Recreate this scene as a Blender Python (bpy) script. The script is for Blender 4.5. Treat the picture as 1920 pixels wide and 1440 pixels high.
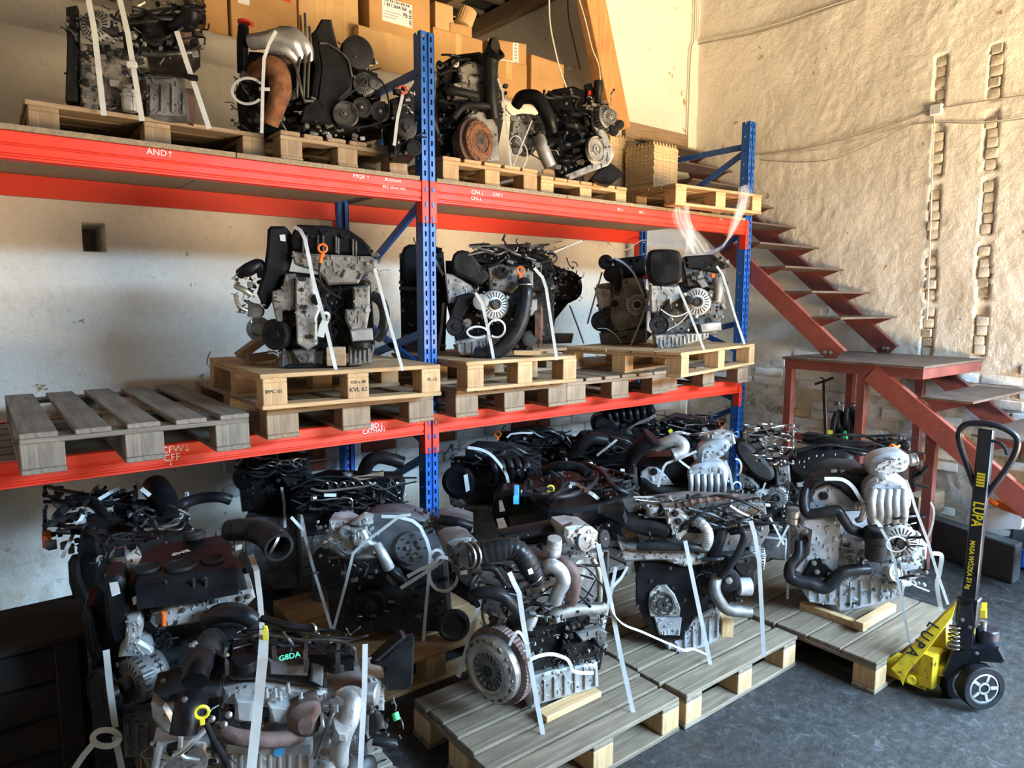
import bpy, math, random
from mathutils import Vector as V, Matrix, noise
random.seed(7)
R = math.radians
scene = bpy.context.scene
for o in list(bpy.data.objects): bpy.data.objects.remove(o)

# ------------------------------------------------------------------ camera
FPX, YAW, PIT, ROL = 1300.3, R(37.758), R(-6.811), R(0.163)
CAM = V((-1.873, -3.111, 1.68))
FW = V((math.sin(YAW)*math.cos(PIT), math.cos(YAW)*math.cos(PIT), math.sin(PIT)))
_r = V((math.cos(YAW), -math.sin(YAW), 0)); _u = _r.cross(FW)
RT = math.cos(ROL)*_r + math.sin(ROL)*_u
UP = -math.sin(ROL)*_r + math.cos(ROL)*_u
cd = bpy.data.cameras.new('camera'); cd.sensor_width = 36; cd.lens = FPX/1920*36; cd.clip_start = .05
co = bpy.data.objects.new('camera', cd); scene.collection.objects.link(co)
co.matrix_world = Matrix(((RT.x, UP.x, -FW.x, CAM.x), (RT.y, UP.y, -FW.y, CAM.y), (RT.z, UP.z, -FW.z, CAM.z), (0, 0, 0, 1)))
scene.camera = co

# ------------------------------------------------------------------ light
scene.view_settings.view_transform = 'Standard'
scene.view_settings.look = 'None'
scene.view_settings.gamma = 1
scene.view_settings.use_curve_mapping = False
scene.view_settings.exposure = 0.0
scene.cycles.max_bounces = 6; scene.cycles.diffuse_bounces = 3; scene.cycles.glossy_bounces = 3; scene.cycles.transmission_bounces = 2; scene.cycles.adaptive_threshold = .03
w = bpy.data.worlds.new('sky'); scene.world = w; w.use_nodes = True
w.node_tree.nodes['Background'].inputs[0].default_value = (.55, .75, 1, 1)
w.node_tree.nodes['Background'].inputs[1].default_value = 0.25
def area(name, loc, target, sx, sy, col, power):
    l = bpy.data.lights.new(name, 'AREA'); l.shape = 'RECTANGLE'; l.size = sx; l.size_y = sy
    l.color = col; l.energy = power
    o = bpy.data.objects.new(name, l); scene.collection.objects.link(o); o.location = loc
    o.rotation_euler = (V(target)-V(loc)).to_track_quat('-Z', 'Y').to_euler()
    return o
# daylight through the wide gate behind and to the right: open sky above, sunlit yard below
area('gate_sky', (4.2, -7.6, 5.4), (1.2, 0.0, 0.4), 8.0, 4.0, (.46, .72, 1.0), 10800)
area('gate_yard_bounce', (1.9, -7.6, 0.06), (1.9, -7.59, 9.0), 9.0, 4.6, (1.0, .74, .44), 7400)

# ------------------------------------------------------------------ pixel <-> place
def ray(px, py): return FW + RT*((px-960)/FPX) + UP*((720-py)/FPX)
def onz(px, py, z): d = ray(px, py); return CAM + d*((z-CAM.z)/d.z)
def ony(px, py, y): d = ray(px, py); return CAM + d*((y-CAM.y)/d.y)
def onx(px, py, x): d = ray(px, py); return CAM + d*((x-CAM.x)/d.x)

# ------------------------------------------------------------------ mesh helpers
def perp(a):
    a = a.normalized(); t = V((0, 0, 1)) if abs(a.z) < .9 else V((1, 0, 0))
    u = t.cross(a).normalized(); return u, a.cross(u)
def smooth_path(pts, n=6):
    pts = [V(p) for p in pts]
    if len(pts) < 3: return pts
    P = [pts[0]*2-pts[1]] + pts + [pts[-1]*2-pts[-2]]; out = []
    for i in range(1, len(P)-2):
        a, b, c, d = P[i-1:i+3]
        for k in range(n):
            t = k/n
            out.append(.5*((2*b) + (c-a)*t + (2*a-5*b+4*c-d)*t*t + (3*b-a-3*c+d)*t**3))
    out.append(pts[-1]); return out
class MB:
    def __init__(s): s.v = []; s.f = []
    def add(s, vs, fs):
        o = len(s.v); s.v += [V(v) for v in vs]; s.f += [[i+o for i in f] for f in fs]; return s
    def box(s, c, hx, hy, hz, b=0):
        """box from centre and three half-axis vectors, chamfer b"""
        c, hx, hy, hz = V(c), V(hx), V(hy), V(hz)
        if b <= 0:
            vs = [c+hx*i+hy*j+hz*k for i in (-1, 1) for j in (-1, 1) for k in (-1, 1)]
            return s.add(vs, [(0,1,3,2),(4,6,7,5),(0,4,5,1),(2,3,7,6),(0,2,6,4),(1,5,7,3)])
        ls = [max(h.length, 1e-5) for h in (hx, hy, hz)]; b = min(b, .45*min(ls)*1.9)
        q = [1-b/l for l in ls]; vs = []; idx = {}
        for i in (-1, 1):
            for j in (-1, 1):
                for k in (-1, 1):
                    idx[i,j,k] = len(vs)
                    vs += [c+hx*i+hy*j*q[1]+hz*k*q[2], c+hx*i*q[0]+hy*j+hz*k*q[2], c+hx*i*q[0]+hy*j*q[1]+hz*k]
        I = lambda i, j, k, a: idx[i,j,k]+a
        fs = []
        for t in (-1, 1):
            fs.append([I(t,-1,-1,0), I(t,1,-1,0), I(t,1,1,0), I(t,-1,1,0)][::t])
            fs.append([I(-1,t,-1,1), I(-1,t,1,1), I(1,t,1,1), I(1,t,-1,1)][::t])
            fs.append([I(-1,-1,t,2), I(1,-1,t,2), I(1,1,t,2), I(-1,1,t,2)][::t])
        for j in (-1, 1):
            for k in (-1, 1):
                fs.append([I(-1,j,k,1), I(-1,j,k,2), I(1,j,k,2), I(1,j,k,1)])
                fs.append([I(j,-1,k,0), I(j,-1,k,2), I(j,1,k,2), I(j,1,k,0)])
                fs.append([I(j,k,-1,0), I(j,k,-1,1), I(j,k,1,1), I(j,k,1,0)])
        for i in (-1, 1):
            for j in (-1, 1):
                for k in (-1, 1): fs.append([I(i,j,k,0), I(i,j,k,1), I(i,j,k,2)])
        return s.add(vs, fs)
    def bx(s, x0, x1, y0, y1, z0, z1, b=0):
        return s.box(((x0+x1)/2, (y0+y1)/2, (z0+z1)/2), ((x1-x0)/2, 0, 0), (0, (y1-y0)/2, 0), (0, 0, (z1-z0)/2), b)
    def lathe(s, c, axis, prof, seg=20, cap=True, wob=0):
        c = V(c); a = V(axis).normalized(); u, w_ = perp(a); vs = []; fs = []
        for r, h in prof:
            for k in range(seg):
                t = 2*math.pi*k/seg; rr = r*(1+wob*(k % 2))
                vs.append(c+a*h+u*(rr*math.cos(t))+w_*(rr*math.sin(t)))
        n = len(prof)
        for i in range(n-1):
            for k in range(seg):
                k2 = (k+1) % seg; fs.append((i*seg+k, i*seg+k2, (i+1)*seg+k2, (i+1)*seg+k))
        if cap:
            if prof[0][0] > 1e-4: fs.append(list(range(seg))[::-1])
            if prof[-1][0] > 1e-4: fs.append([(n-1)*seg+k for k in range(seg)])
        return s.add(vs, fs)
    def tube(s, pts, r, seg=8, n=6, corr=0, pitch=.012, cap=True, hollow=False):
        P = smooth_path(pts, n) if n > 1 else [V(p) for p in pts]
        if corr:
            Q = [P[0]]
            for a, b in zip(P, P[1:]):
                m = max(1, int((b-a).length/(pitch/3)+.5))
                for k in range(1, m+1): Q.append(a.lerp(b, k/m))
            P = Q
        rl = r if isinstance(r, (list, tuple)) else None
        N = len(P); T = []
        for i in range(N):
            d = P[min(i+1, N-1)]-P[max(i-1, 0)]
            T.append(d.normalized() if d.length > 1e-9 else V((0, 0, 1)))
        u, w_ = perp(T[0]); vs = []; fs = []
        for i in range(N):
            u = (u-T[i]*u.dot(T[i]))
            if u.length < 1e-6: u, _ = perp(T[i])
            u.normalize(); w_ = T[i].cross(u)
            if rl:
                t = i/(N-1)*(len(rl)-1); j = min(int(t), len(rl)-2); rr = rl[j]*(1-t+j)+rl[j+1]*(t-j)
            else: rr = r
            if corr: rr *= 1+corr*(1 if i % 3 == 1 else -.6)
            for k in range(seg):
                t = 2*math.pi*k/seg; vs.append(P[i]+u*(rr*math.cos(t))+w_*(rr*math.sin(t)))
        for i in range(N-1):
            for k in range(seg):
                k2 = (k+1) % seg; fs.append((i*seg+k, i*seg+k2, (i+1)*seg+k2, (i+1)*seg+k))
        if hollow:
            o = len(vs); c = P[-1]
            for k in range(seg): vs.append(c+(vs[(N-1)*seg+k]-c)*.82)
            for k in range(seg): vs.append(c+(vs[(N-1)*seg+k]-c)*.8-T[-1]*((rl[-1] if rl else r)*1.6))
            for k in range(seg):
                k2 = (k+1) % seg
                fs.append(((N-1)*seg+k, (N-1)*seg+k2, o+k2, o+k)); fs.append((o+k, o+k2, o+seg+k2, o+seg+k))
            fs.append([o+seg+k for k in range(seg)])
            fs.append(list(range(seg))[::-1])
        elif cap:
            fs.append(list(range(seg))[::-1]); fs.append([(N-1)*seg+k for k in range(seg)])
        return s.add(vs, fs)
    def prism(s, poly, back, b=0):
        """poly: 3D outline (planar), swept by the vector back; b chamfers the front edge"""
        poly = [V(p) for p in poly]; back = V(back); n = len(poly); nd = back.normalized()
        cen = sum(poly, V((0, 0, 0)))/n
        area2 = V((0, 0, 0))
        for i in range(n): area2 += (poly[i]-cen).cross(poly[(i+1) % n]-cen)
        if area2.dot(nd) > 0: poly.reverse()
        if b > 0:
            ins = []
            for i in range(n):
                e1 = (poly[i]-poly[i-1]).normalized(); e2 = (poly[(i+1) % n]-poly[i]).normalized()
                m = nd.cross(e1)+nd.cross(e2)
                m = m.normalized() if m.length > 1e-6 else V((0, 0, 0))
                ins.append(poly[i]-m*b)
            # keep the inset side: it must move towards the centre on average
            if sum((a-cen).length for a in ins) > sum((a-cen).length for a in poly):
                ins = [p*2-q for p, q in zip(poly, ins)]
            vs = ins+[p+nd*b for p in poly]+[p+back for p in poly]
            fs = [list(range(n))]
            for r_ in (0, 1):
                for i in range(n):
                    j = (i+1) % n; fs.append((r_*n+i, (r_+1)*n+i, (r_+1)*n+j, r_*n+j))
            fs.append([2*n+i for i in range(n)][::-1])
        else:
            vs = poly+[p+back for p in poly]; fs = [list(range(n)), [n+i for i in range(n)][::-1]]
            for i in range(n): fs.append((i, n+i, n+(i+1) % n, (i+1) % n))
        return s.add(vs, fs)
    def ribbon(s, pts, width, face, th=.0012, n=1):
        P = smooth_path(pts, n) if n > 1 else [V(p) for p in pts]
        N = len(P); vs = []; fs = []
        for i in range(N):
            t = P[min(i+1, N-1)]-P[max(i-1, 0)]
            f_ = face(i/(N-1)) if callable(face) else V(face)
            sd = t.cross(f_)
            if sd.length < 1e-6: sd, _ = perp(t)
            sd = sd.normalized()*(width/2); nn = sd.cross(t).normalized()*th
            vs += [P[i]-sd, P[i]+sd, P[i]+sd+nn, P[i]-sd+nn]
        for i in range(N-1):
            for k in range(4): fs.append((i*4+k, i*4+(k+1) % 4, i*4+4+(k+1) % 4, i*4+4+k))
        fs += [(3, 2, 1, 0), ((N-1)*4, (N-1)*4+1, (N-1)*4+2, (N-1)*4+3)]
        return s.add(vs, fs)
    def mesh(s, name, m, off=(0, 0, 0), sharp=38):
        me = bpy.data.meshes.new(name); off = V(off)
        me.from_pydata([v-off for v in s.v], [], s.f); me.materials.append(M[m] if isinstance(m, str) else m)
        me.polygons.foreach_set('use_smooth', [True]*len(me.polygons))
        me.set_sharp_from_angle(angle=R(sharp)); me.update(); return me
COL = scene.collection
def link(name, me, parent=None, loc=(0, 0, 0)):
    o = bpy.data.objects.new(name, me); COL.objects.link(o); o.location = loc
    if parent is not None: o.parent = parent
    return o
WORLD_OF = {}
def thing(name, label, cat, loc=(0, 0, 0), group=None):
    o = bpy.data.objects.new(name, None); COL.objects.link(o); o.location = loc; o.empty_display_size = .1
    o['label'] = label; o['category'] = cat
    if group: o['group'] = group
    WORLD_OF[o.name] = V(loc); return o
def wof(o):
    while o is not None:
        if o.name in WORLD_OF: return WORLD_OF[o.name]
        o = o.parent
    return V((0, 0, 0))
def part(name, mb, m, parent, sharp=38, label=None, stuff=False):
    o = link(name, mb.mesh(name, m, wof(parent), sharp), parent)
    if label: o['label'] = label
    if stuff: o['kind'] = 'stuff'
    return o
def solo(name, mb, m, label, cat, group=None, sharp=38, base=None):
    c = V(base) if base is not None else (lambda vs: V((sum(v.x for v in vs)/len(vs), sum(v.y for v in vs)/len(vs), min(v.z for v in vs))))(mb.v)
    o = link(name, mb.mesh(name, m, c, sharp), None, c); o['label'] = label; o['category'] = cat
    WORLD_OF[o.name] = c
    if group: o['group'] = group
    return o
def struct(name, mb, m, sharp=60, parent=None):
    o = link(name, mb.mesh(name, m, (0, 0, 0), sharp), parent)
    if parent is None: o['kind'] = 'structure'
    return o
_tc = {}
def text_mesh(s, size, m, bold=0.0):
    k = (s, size, m, bold)
    if k in _tc: return _tc[k]
    c = bpy.data.curves.new('t', 'FONT'); c.body = s; c.size = size; c.align_x = 'CENTER'; c.align_y = 'CENTER'; c.offset = bold; c.extrude = .0003; c.resolution_u = 2
    o = bpy.data.objects.new('t', c); COL.objects.link(o); bpy.context.view_layer.update()
    me = bpy.data.meshes.new_from_object(o.evaluated_get(bpy.context.evaluated_depsgraph_get()))
    bpy.data.objects.remove(o); bpy.data.curves.remove(c); me.materials.clear(); me.materials.append(M[m]); _tc[k] = me; return me
def text(s, size, m, at, x, up, parent, name='lettering', bold=0.0, wide=1.0):
    """flat print: at = world centre, x = reading direction, up = up direction"""
    o = link(name, text_mesh(s, size, m, bold), parent)
    x = V(x).normalized(); u = V(up); u = (u-x*u.dot(x)).normalized(); n = x.cross(u); at = V(at)-wof(parent)
    o.matrix_basis = Matrix(((x.x*wide, u.x, n.x, at.x), (x.y*wide, u.y, n.y, at.y), (x.z*wide, u.z, n.z, at.z), (0, 0, 0, 1)))
    return o

# ------------------------------------------------------------------ materials
M = {}
class NT:
    def __init__(s, name):
        s.m = bpy.data.materials.new(name); s.m.use_nodes = True; s.t = s.m.node_tree; s.b = s.t.nodes['Principled BSDF']; M[name] = s.m
    def n(s, t, **kw):
        x = s.t.nodes.new(t)
        for k, v in kw.items():
            if k.startswith('i_'): x.inputs[k[2:].replace('_', ' ')].default_value = v
            else: setattr(x, k, v)
        return x
    def l(s, a, b): s.t.links.new(a, b)
    def noise(s, scale, detail=4, rough=.55, vec=None, dist=0):
        x = s.n('ShaderNodeTexNoise', i_Scale=scale, i_Detail=detail, i_Roughness=rough, i_Distortion=dist)
        if vec is not None: s.l(vec, x.inputs['Vector'])
        return x.outputs['Fac']
    def coord(s, scale=None):
        c = s.n('ShaderNodeTexCoord').outputs['Object']
        if scale is None: return c
        m = s.n('ShaderNodeMapping'); m.inputs['Scale'].default_value = scale; s.l(c, m.inputs[0]); return m.outputs[0]
    def ramp(s, fac, stops):
        r_ = s.n('ShaderNodeValToRGB'); e = r_.color_ramp.elements
        while len(e) < len(stops): e.new(.5)
        for x, (p, c) in zip(e, stops): x.position = p; x.color = (*c, 1) if len(c) == 3 else c
        s.l(fac, r_.inputs[0]); return r_.outputs[0]
    def mix(s, fac, a, b, mode='MIX'):
        x = s.n('ShaderNodeMix', data_type='RGBA', blend_type=mode)
        for sock, v in ((x.inputs[0], fac), (x.inputs[6], a), (x.inputs[7], b)):
            if hasattr(v, 'is_linked'): s.l(v, sock)
            else: sock.default_value = v if not isinstance(v, tuple) else (*v, 1)
        return x.outputs[2]
    def math(s, op, a, b):
        x = s.n('ShaderNodeMath', operation=op)
        for sock, v in zip(x.inputs, (a, b)):
            if hasattr(v, 'is_linked'): s.l(v, sock)
            else: sock.default_value = v
        return x.outputs[0]
    def bump(s, h, dist, strength=1.0):
        x = s.n('ShaderNodeBump'); x.inputs['Distance'].default_value = dist; x.inputs['Strength'].default_value = strength
        s.l(h, x.inputs['Height']); s.l(x.outputs[0], s.b.inputs['Normal'])
    def out(s, col, rough=.6, metal=0.0):
        if hasattr(col, 'is_linked'): s.l(col, s.b.inputs['Base Color'])
        else: s.b.inputs['Base Color'].default_value = (*col, 1)
        if hasattr(rough, 'is_linked'): s.l(rough, s.b.inputs['Roughness'])
        else: s.b.inputs['Roughness'].default_value = rough
        s.b.inputs['Metallic'].default_value = metal
DARK = ('plastic', 'plastic_matte', 'plastic_dusty', 'iron_black', 'rubber', 'hose')
def grimy(name, c1, c2, rough=.5, metal=0., scale=18, bump=0.0, bscale=120, lo=.35, hi=.7, rvar=.12):
    t = NT(name); co_ = t.coord(); n = t.noise(scale, 5, .6, co_)
    t.out(t.ramp(n, [(lo, c1), (hi, c2)]), t.ramp(n, [(.3, (max(rough-rvar, .05),)*3), (.7, (min(rough+rvar, 1),)*3)]), metal)
    if bump: t.bump(t.noise(bscale, 3, .6, co_), bump)
    if name in DARK: t.b.inputs['Specular IOR Level'].default_value = .2
def wood(name, c1, c2, c3, axis, bump=.0012):
    t = NT(name); sc = [55, 55, 55]; sc[axis] = 3.2
    v = t.coord(tuple(sc)); n = t.noise(1.0, 5, .65, v, .6); big = t.noise(3.5, 3, .5, t.coord())
    rnd = t.n('ShaderNodeObjectInfo').outputs['Random']
    c = t.ramp(n, [(.25, c1), (.5, c2), (.78, c3)])
    c = t.mix(t.ramp(rnd, [(0, (0, 0, 0)), (1, (.55,)*3)]), c, t.mix(1.0, c, (.62, .60, .58), 'MULTIPLY'))
    c = t.mix(t.ramp(big, [(.5, (0, 0, 0)), (.72, (.6,)*3)]), c, t.mix(1.0, c, (.5, .47, .45), 'MULTIPLY'))
    t.out(c, .78); t.bump(n, bump)
for ax, sfx in ((0, '_x'), (1, '_y'), (2, '_z')):
    wood('pine'+sfx, (.34, .19, .085), (.54, .34, .165), (.64, .44, .24), ax)
    wood('greywood'+sfx, (.10, .085, .07), (.20, .17, .135), (.31, .265, .21), ax, .002)
    wood('dustwood'+sfx, (.16, .105, .065), (.29, .205, .13), (.39, .29, .19), ax, .0015)
    wood('oldwood'+sfx, (.20, .13, .075), (.34, .235, .14), (.45, .33, .21), ax, .002)
for ax, sfx in ((0, '_x'), (1, '_y'), (2, '_z')): wood('floorwood'+sfx, (.085, .062, .040), (.19, .143, .096), (.30, .23, .16), ax, .002)
wood('timber', (.42, .19, .06), (.60, .30, .11), (.72, .42, .18), 2, .003)
grimy('chipboard', (.20, .15, .10), (.36, .27, .17), .85, 0, 60, .001, 300)
grimy('pressed_block', (.42, .27, .12), (.66, .46, .24), .85, 0, 90, .002, 160)
grimy('red_paint', (.66, .030, .008), (.74, .040, .011), .52, 0, 6)
grimy('blue_paint', (.012, .085, .36), (.018, .12, .46), .36, 0, 6)
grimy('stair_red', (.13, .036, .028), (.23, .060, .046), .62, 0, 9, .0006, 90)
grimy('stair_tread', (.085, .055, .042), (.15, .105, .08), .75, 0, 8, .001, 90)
grimy('yellow_paint', (.62, .44, .015), (.80, .62, .03), .4, 0, 5)
t = NT('worn_yellow'); n_ = t.noise(22, 6, .7, t.coord())
t.out(t.ramp(n_, [(.36, (.03, .025, .02)), (.42, (.60, .42, .015)), (.7, (.82, .62, .03))]), .45)
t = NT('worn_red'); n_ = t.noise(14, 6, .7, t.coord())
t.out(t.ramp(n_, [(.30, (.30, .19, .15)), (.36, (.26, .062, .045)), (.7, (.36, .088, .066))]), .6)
grimy('jack_black', (.006, .007, .012), (.014, .016, .024), .32, 0, 9)
grimy('rubber', (.008, .008, .009), (.02, .02, .021), .62, 0, 20)
grimy('hose', (.010, .010, .011), (.024, .024, .025), .36, 0, 14)
grimy('plastic', (.004, .004, .005), (.012, .012, .013), .40, 0, 10, .0004, 260)
grimy('plastic_matte', (.008, .008, .009), (.020, .020, .020), .62, 0, 12, .0005, 240)
grimy('plastic_dusty', (.012, .012, .013), (.042, .039, .036), .66, 0, 9, .0005, 240)
grimy('plastic_grey', (.06, .061, .066), (.13, .132, .14), .5, 0, 10, .0004, 240)
grimy('alu', (.30, .295, .285), (.58, .57, .55), .48, .55, 14, .0011, 190)
grimy('alu_dirty', (.12, .108, .092), (.38, .355, .315), .58, .45, 11, .0014, 150)
grimy('alu_dark', (.07, .068, .067), (.25, .245, .24), .52, .5, 12, .0012, 170)
grimy('alu_bright', (.44, .44, .44), (.68, .68, .67), .38, .7, 12, .0006, 220)
grimy('alu_cast', (.33, .34, .36), (.54, .55, .57), .50, .35, 16, .0012, 230)
grimy('iron', (.018, .017, .016), (.06, .055, .05), .58, .5, 14, .0012, 150)
grimy('iron_black', (.005, .005, .005), (.020, .019, .018), .55, .0, 14, .0010, 150)
grimy('steel', (.30, .29, .27), (.52, .50, .47), .34, .85, 18)
grimy('steel_dark', (.08, .075, .07), (.20, .19, .175), .40, .8, 16)
grimy('zinc', (.45, .42, .34), (.62, .58, .46), .36, .8, 16)
grimy('rust', (.10, .035, .014), (.30, .125, .05), .85, .1, 26, .002, 160)
grimy('rust_dark', (.055, .028, .02), (.16, .085, .06), .75, .2, 22, .0016, 160)
grimy('rust_purple', (.075, .045, .04), (.19, .125, .105), .7, .25, 20, .0012, 160)
grimy('orange', (.80, .13, .012), (.90, .18, .02), .42)
grimy('yellow', (.75, .62, .03), (.85, .74, .05), .42)
grimy('red_plastic', (.50, .02, .015), (.60, .03, .02), .42)
grimy('green', (.05, .55, .16), (.08, .65, .2), .42)
grimy('sky_blue', (.05, .35, .75), (.08, .42, .85), .42)
grimy('strap', (.46, .47, .46), (.62, .63, .62), .5, 0, 7)
grimy('cable_white', (.60, .55, .46), (.75, .70, .60), .6)
grimy('cable_grey', (.30, .27, .22), (.42, .38, .32), .7)
grimy('sticker', (.72, .73, .73), (.82, .83, .83), .5)
grimy('ink', (.008, .008, .008), (.02, .02, .02), .6)
grimy('chalk', (.85, .70, .68), (.95, .85, .82), .8)
grimy('pen_grey', (.35, .33, .33), (.45, .43, .43), .8)
grimy('pen_green', (.06, .55, .28), (.10, .65, .35), .7)
grimy('yellow_print', (.75, .62, .02), (.82, .70, .03), .5)
grimy('cardboard', (.44, .25, .095), (.54, .32, .13), .85, 0, 5)
grimy('cardboard_pale', (.52, .33, .15), (.62, .41, .20), .85, 0, 6)
grimy('tape', (.58, .36, .14), (.66, .43, .18), .3, 0, 6)
grimy('red_print', (.60, .03, .02), (.66, .05, .03), .7)
grimy('pulp', (.58, .43, .25), (.74, .57, .36), .9, 0, 30, .002, 120)
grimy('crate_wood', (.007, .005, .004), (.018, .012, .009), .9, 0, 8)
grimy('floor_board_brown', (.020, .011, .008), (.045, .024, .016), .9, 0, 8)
grimy('crate_blue', (.01, .12, .55), (.015, .16, .65), .4)
grimy('crate_grey', (.08, .10, .11), (.14, .16, .17), .5)
grimy('concrete_dark', (.03, .032, .035), (.06, .062, .065), .8, 0, 10, .002, 90)
grimy('white_paint', (.55, .57, .58), (.70, .71, .71), .45, 0, 6)
grimy('roof_dark', (.02, .02, .018), (.06, .055, .045), .9, 0, 8, .004, 30)
grimy('brick_red', (.16, .035, .018), (.32, .09, .05), .9, 0, 24, .004, 70)
grimy('brick_white', (.56, .55, .52), (.82, .80, .76), .9, 0, 9, .004, 60)
grimy('brick_plaster', (.42, .36, .27), (.64, .57, .46), .95, 0, 14, .005, 50)
grimy('brick_ochre', (.36, .24, .11), (.55, .42, .24), .9, 0, 14, .004, 60)
grimy('mortar', (.48, .47, .44), (.70, .68, .64), .95, 0, 14, .005, 60)
# limewashed plaster with peeled patches; the lower band is older, flaked limewash
def plaster(name, low0, low1):
    t = NT(name); c = t.coord(); z = t.n('ShaderNodeSeparateXYZ'); t.l(c, z.inputs[0]); z = z.outputs['Z']
    big = t.noise(1.3, 5, .6, c); mid = t.noise(5.5, 6, .68, c, .4); fine = t.noise(26, 6, .7, c); grain = t.noise(130, 3, .6, c)
    base = t.ramp(fine, [(.25, (.68, .61, .50)), (.42, (.82, .77, .67)), (.7, (.86, .82, .73))])
    base = t.mix(t.ramp(big, [(.45, (0, 0, 0)), (.8, (.35,)*3)]), base, (.70, .61, .48))
    peel = t.ramp(t.math('ADD', mid, t.math('MULTIPLY', grain, .05)), [(.685, (0, 0, 0)), (.70, (1, 1, 1))])
    base = t.mix(peel, base, (.42, .28, .13))
    lowm = t.n('ShaderNodeMapRange'); t.l(t.math('ADD', z, t.math('MULTIPLY', big, .9)), lowm.inputs[0])
    lowm.inputs[1].default_value = low1; lowm.inputs[2].default_value = low0
    flake = t.ramp(t.noise(11, 7, .72, c, .8), [(.34, (.30, .28, .22)), (.43, (.52, .50, .43)), (.49, (.76, .75, .70)), (.7, (.84, .83, .79))])
    ochre = t.ramp(t.noise(2.2, 5, .6, c), [(.5, (0, 0, 0)), (.58, (.8,)*3)])
    flake = t.mix(ochre, flake, (.62, .50, .31))
    base = t.mix(lowm.outputs[0], base, flake)
    t.out(base, .92)
    h = t.math('ADD', t.math('MULTIPLY', mid, 1.4), t.math('ADD', fine, t.math('MULTIPLY', grain, .10)))
    h = t.math('ADD', h, t.math('MULTIPLY', peel, -.35))
    t.bump(h, .035, .4)
plaster('plaster_back', .55, .9)
plaster('plaster_right', 1.25, 2.0)
t = NT('floor_concrete'); c_ = t.coord(); a_ = t.noise(2.2, 6, .65, c_); b_ = t.noise(24, 8, .8, c_); d_ = t.noise(9, 4, .7, c_, 1.2)
cc = t.ramp(b_, [(.3, (.008, .008, .008)), (.52, (.028, .028, .028)), (.75, (.11, .108, .106))])
cc = t.mix(t.ramp(a_, [(.42, (0, 0, 0)), (.68, (.8,)*3)]), cc, (.026, .021, .018))
cc = t.mix(t.ramp(d_, [(.62, (0, 0, 0)), (.7, (.45,)*3)]), cc, (.16, .16, .165))
t.out(cc, t.ramp(d_, [(.35, (.42,)*3), (.65, (.8,)*3)])); t.bump(t.math('ADD', b_, d_), .02, .5)
t = NT('film'); t.b.inputs['Base Color'].default_value = (.9, .9, .9, 1); t.b.inputs['Roughness'].default_value = .12
t.b.inputs['Alpha'].default_value = .15
# ================================================================== the room
XR, YB = 3.73, 1.25
def fbm(x, y, z=0.0): return noise.noise(V((x, y, z)))
def wall_grid(name, m, o, du, dv, nu, nv, su, sv, nrm, hf, keep=None):
    o, du, dv, nrm = V(o), V(du), V(dv), V(nrm); vs = []; fs = []
    for j in range(nv+1):
        for i in range(nu+1):
            u_, v_ = i*su, j*sv; vs.append(o+du*u_+dv*v_+nrm*hf(u_, v_))
    for j in range(nv):
        for i in range(nu):
            if keep is None or keep((i+.5)*su, (j+.5)*sv):
                a = j*(nu+1)+i; fs.append((a, a+1, a+nu+2, a+nu+1))
    mb = MB(); mb.v = vs; mb.f = fs; return struct(name, mb, m, 75)
def lumps(u_, v_, s=0.0):
    f = fbm(u_*9.0, v_*9.0, s+3); g = fbm(u_*26, v_*22, s+9)
    return .016*fbm(u_*1.7, v_*1.7, s)+.008*fbm(u_*4.2, v_*4.2, s)+.006*(1-abs(f)*2)*.7+.0025*g
# right wall with two cut channels (u runs from the corner towards the gate)
CH = [(-.885, -.92, [(105, 205), (232, 330), (345, 450), (467, 565), (580, 668)], 1768, 1735), (-1.215, -1.265, [(85, 190), (208, 320), (333, 440), (457, 560), (578, 668)], 1862, 1836)]
chz = []
for ya, yb, secs, xa, xb in CH:
    l = []
    for p0, p1 in secs:
        q = (p0+p1)/2; px = xa+(xb-xa)*(q-100)/565; l.append((onx(px, p1, XR).z, onx(px, p0, XR).z))
    chz.append((ya, yb, l))
def ch_y(ya, yb, z): return ya+(yb-ya)*(3.42-z)/2.1
def h_right(u_, v_):
    y, z = YB-u_, v_; h = lumps(u_, v_, 11.0)
    for ya, yb, l in chz:
        yc = ch_y(ya, yb, z)+.006*fbm(z*14, ya*9)
        if abs(y-yc) < .036+.008*fbm(z*20, 4.0) and any(a < z < b for a, b in l): h -= .030+.012*fbm(z*9, ya*5)
    return h
wr = wall_grid('wall_right', 'plaster_right', (XR, YB, 0), (0, -1, 0), (0, 0, 1), 236, 260, .018, .018, (-1, 0, 0), h_right)
wb = wall_grid('wall_back', 'plaster_back', (-4.2, YB, 0), (1, 0, 0), (0, 0, 1), 361, 212, .022, .022, (0, -1, 0),
    lambda u_, v_: lumps(u_, v_, 31.0)-(.35 if (abs(u_-4.2+1.33) < .045 and abs(v_-2.01) < .06) else 0)-(.02 if .36 < v_ < 1.1 and u_ > 3.7 else 0), lambda u_, v_: v_ < 3.2 or u_-4.2 > 2.4)
bk = {}
def brick_mesh(l, d, h, m, seed, axis):
    k = (round(l, 3), m, seed, axis)
    if k not in bk:
        rr = random.Random(seed*7+int(l*1000)); mb = MB()
        hx, hy = ((l/2, 0, 0), (0, d/2, 0)) if axis == 'x' else ((d/2, 0, 0), (0, l/2, 0))
        mb.box((0, 0, 0), hx, hy, (0, 0, h/2), .007); mb.v = [v+V((rr.uniform(-1, 1), rr.uniform(-1, 1), rr.uniform(-1, 1)))*.0025 for v in mb.v]
        bk[k] = mb.mesh('brick', m, (0, 0, 0), 50)
    return bk[k]
rb = random.Random(3)
mo = MB().bx(-.62, 3.6, YB-.012, YB+.02, .36, 1.085); struct('mortar_bed', mo, 'mortar', parent=wb)
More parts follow.
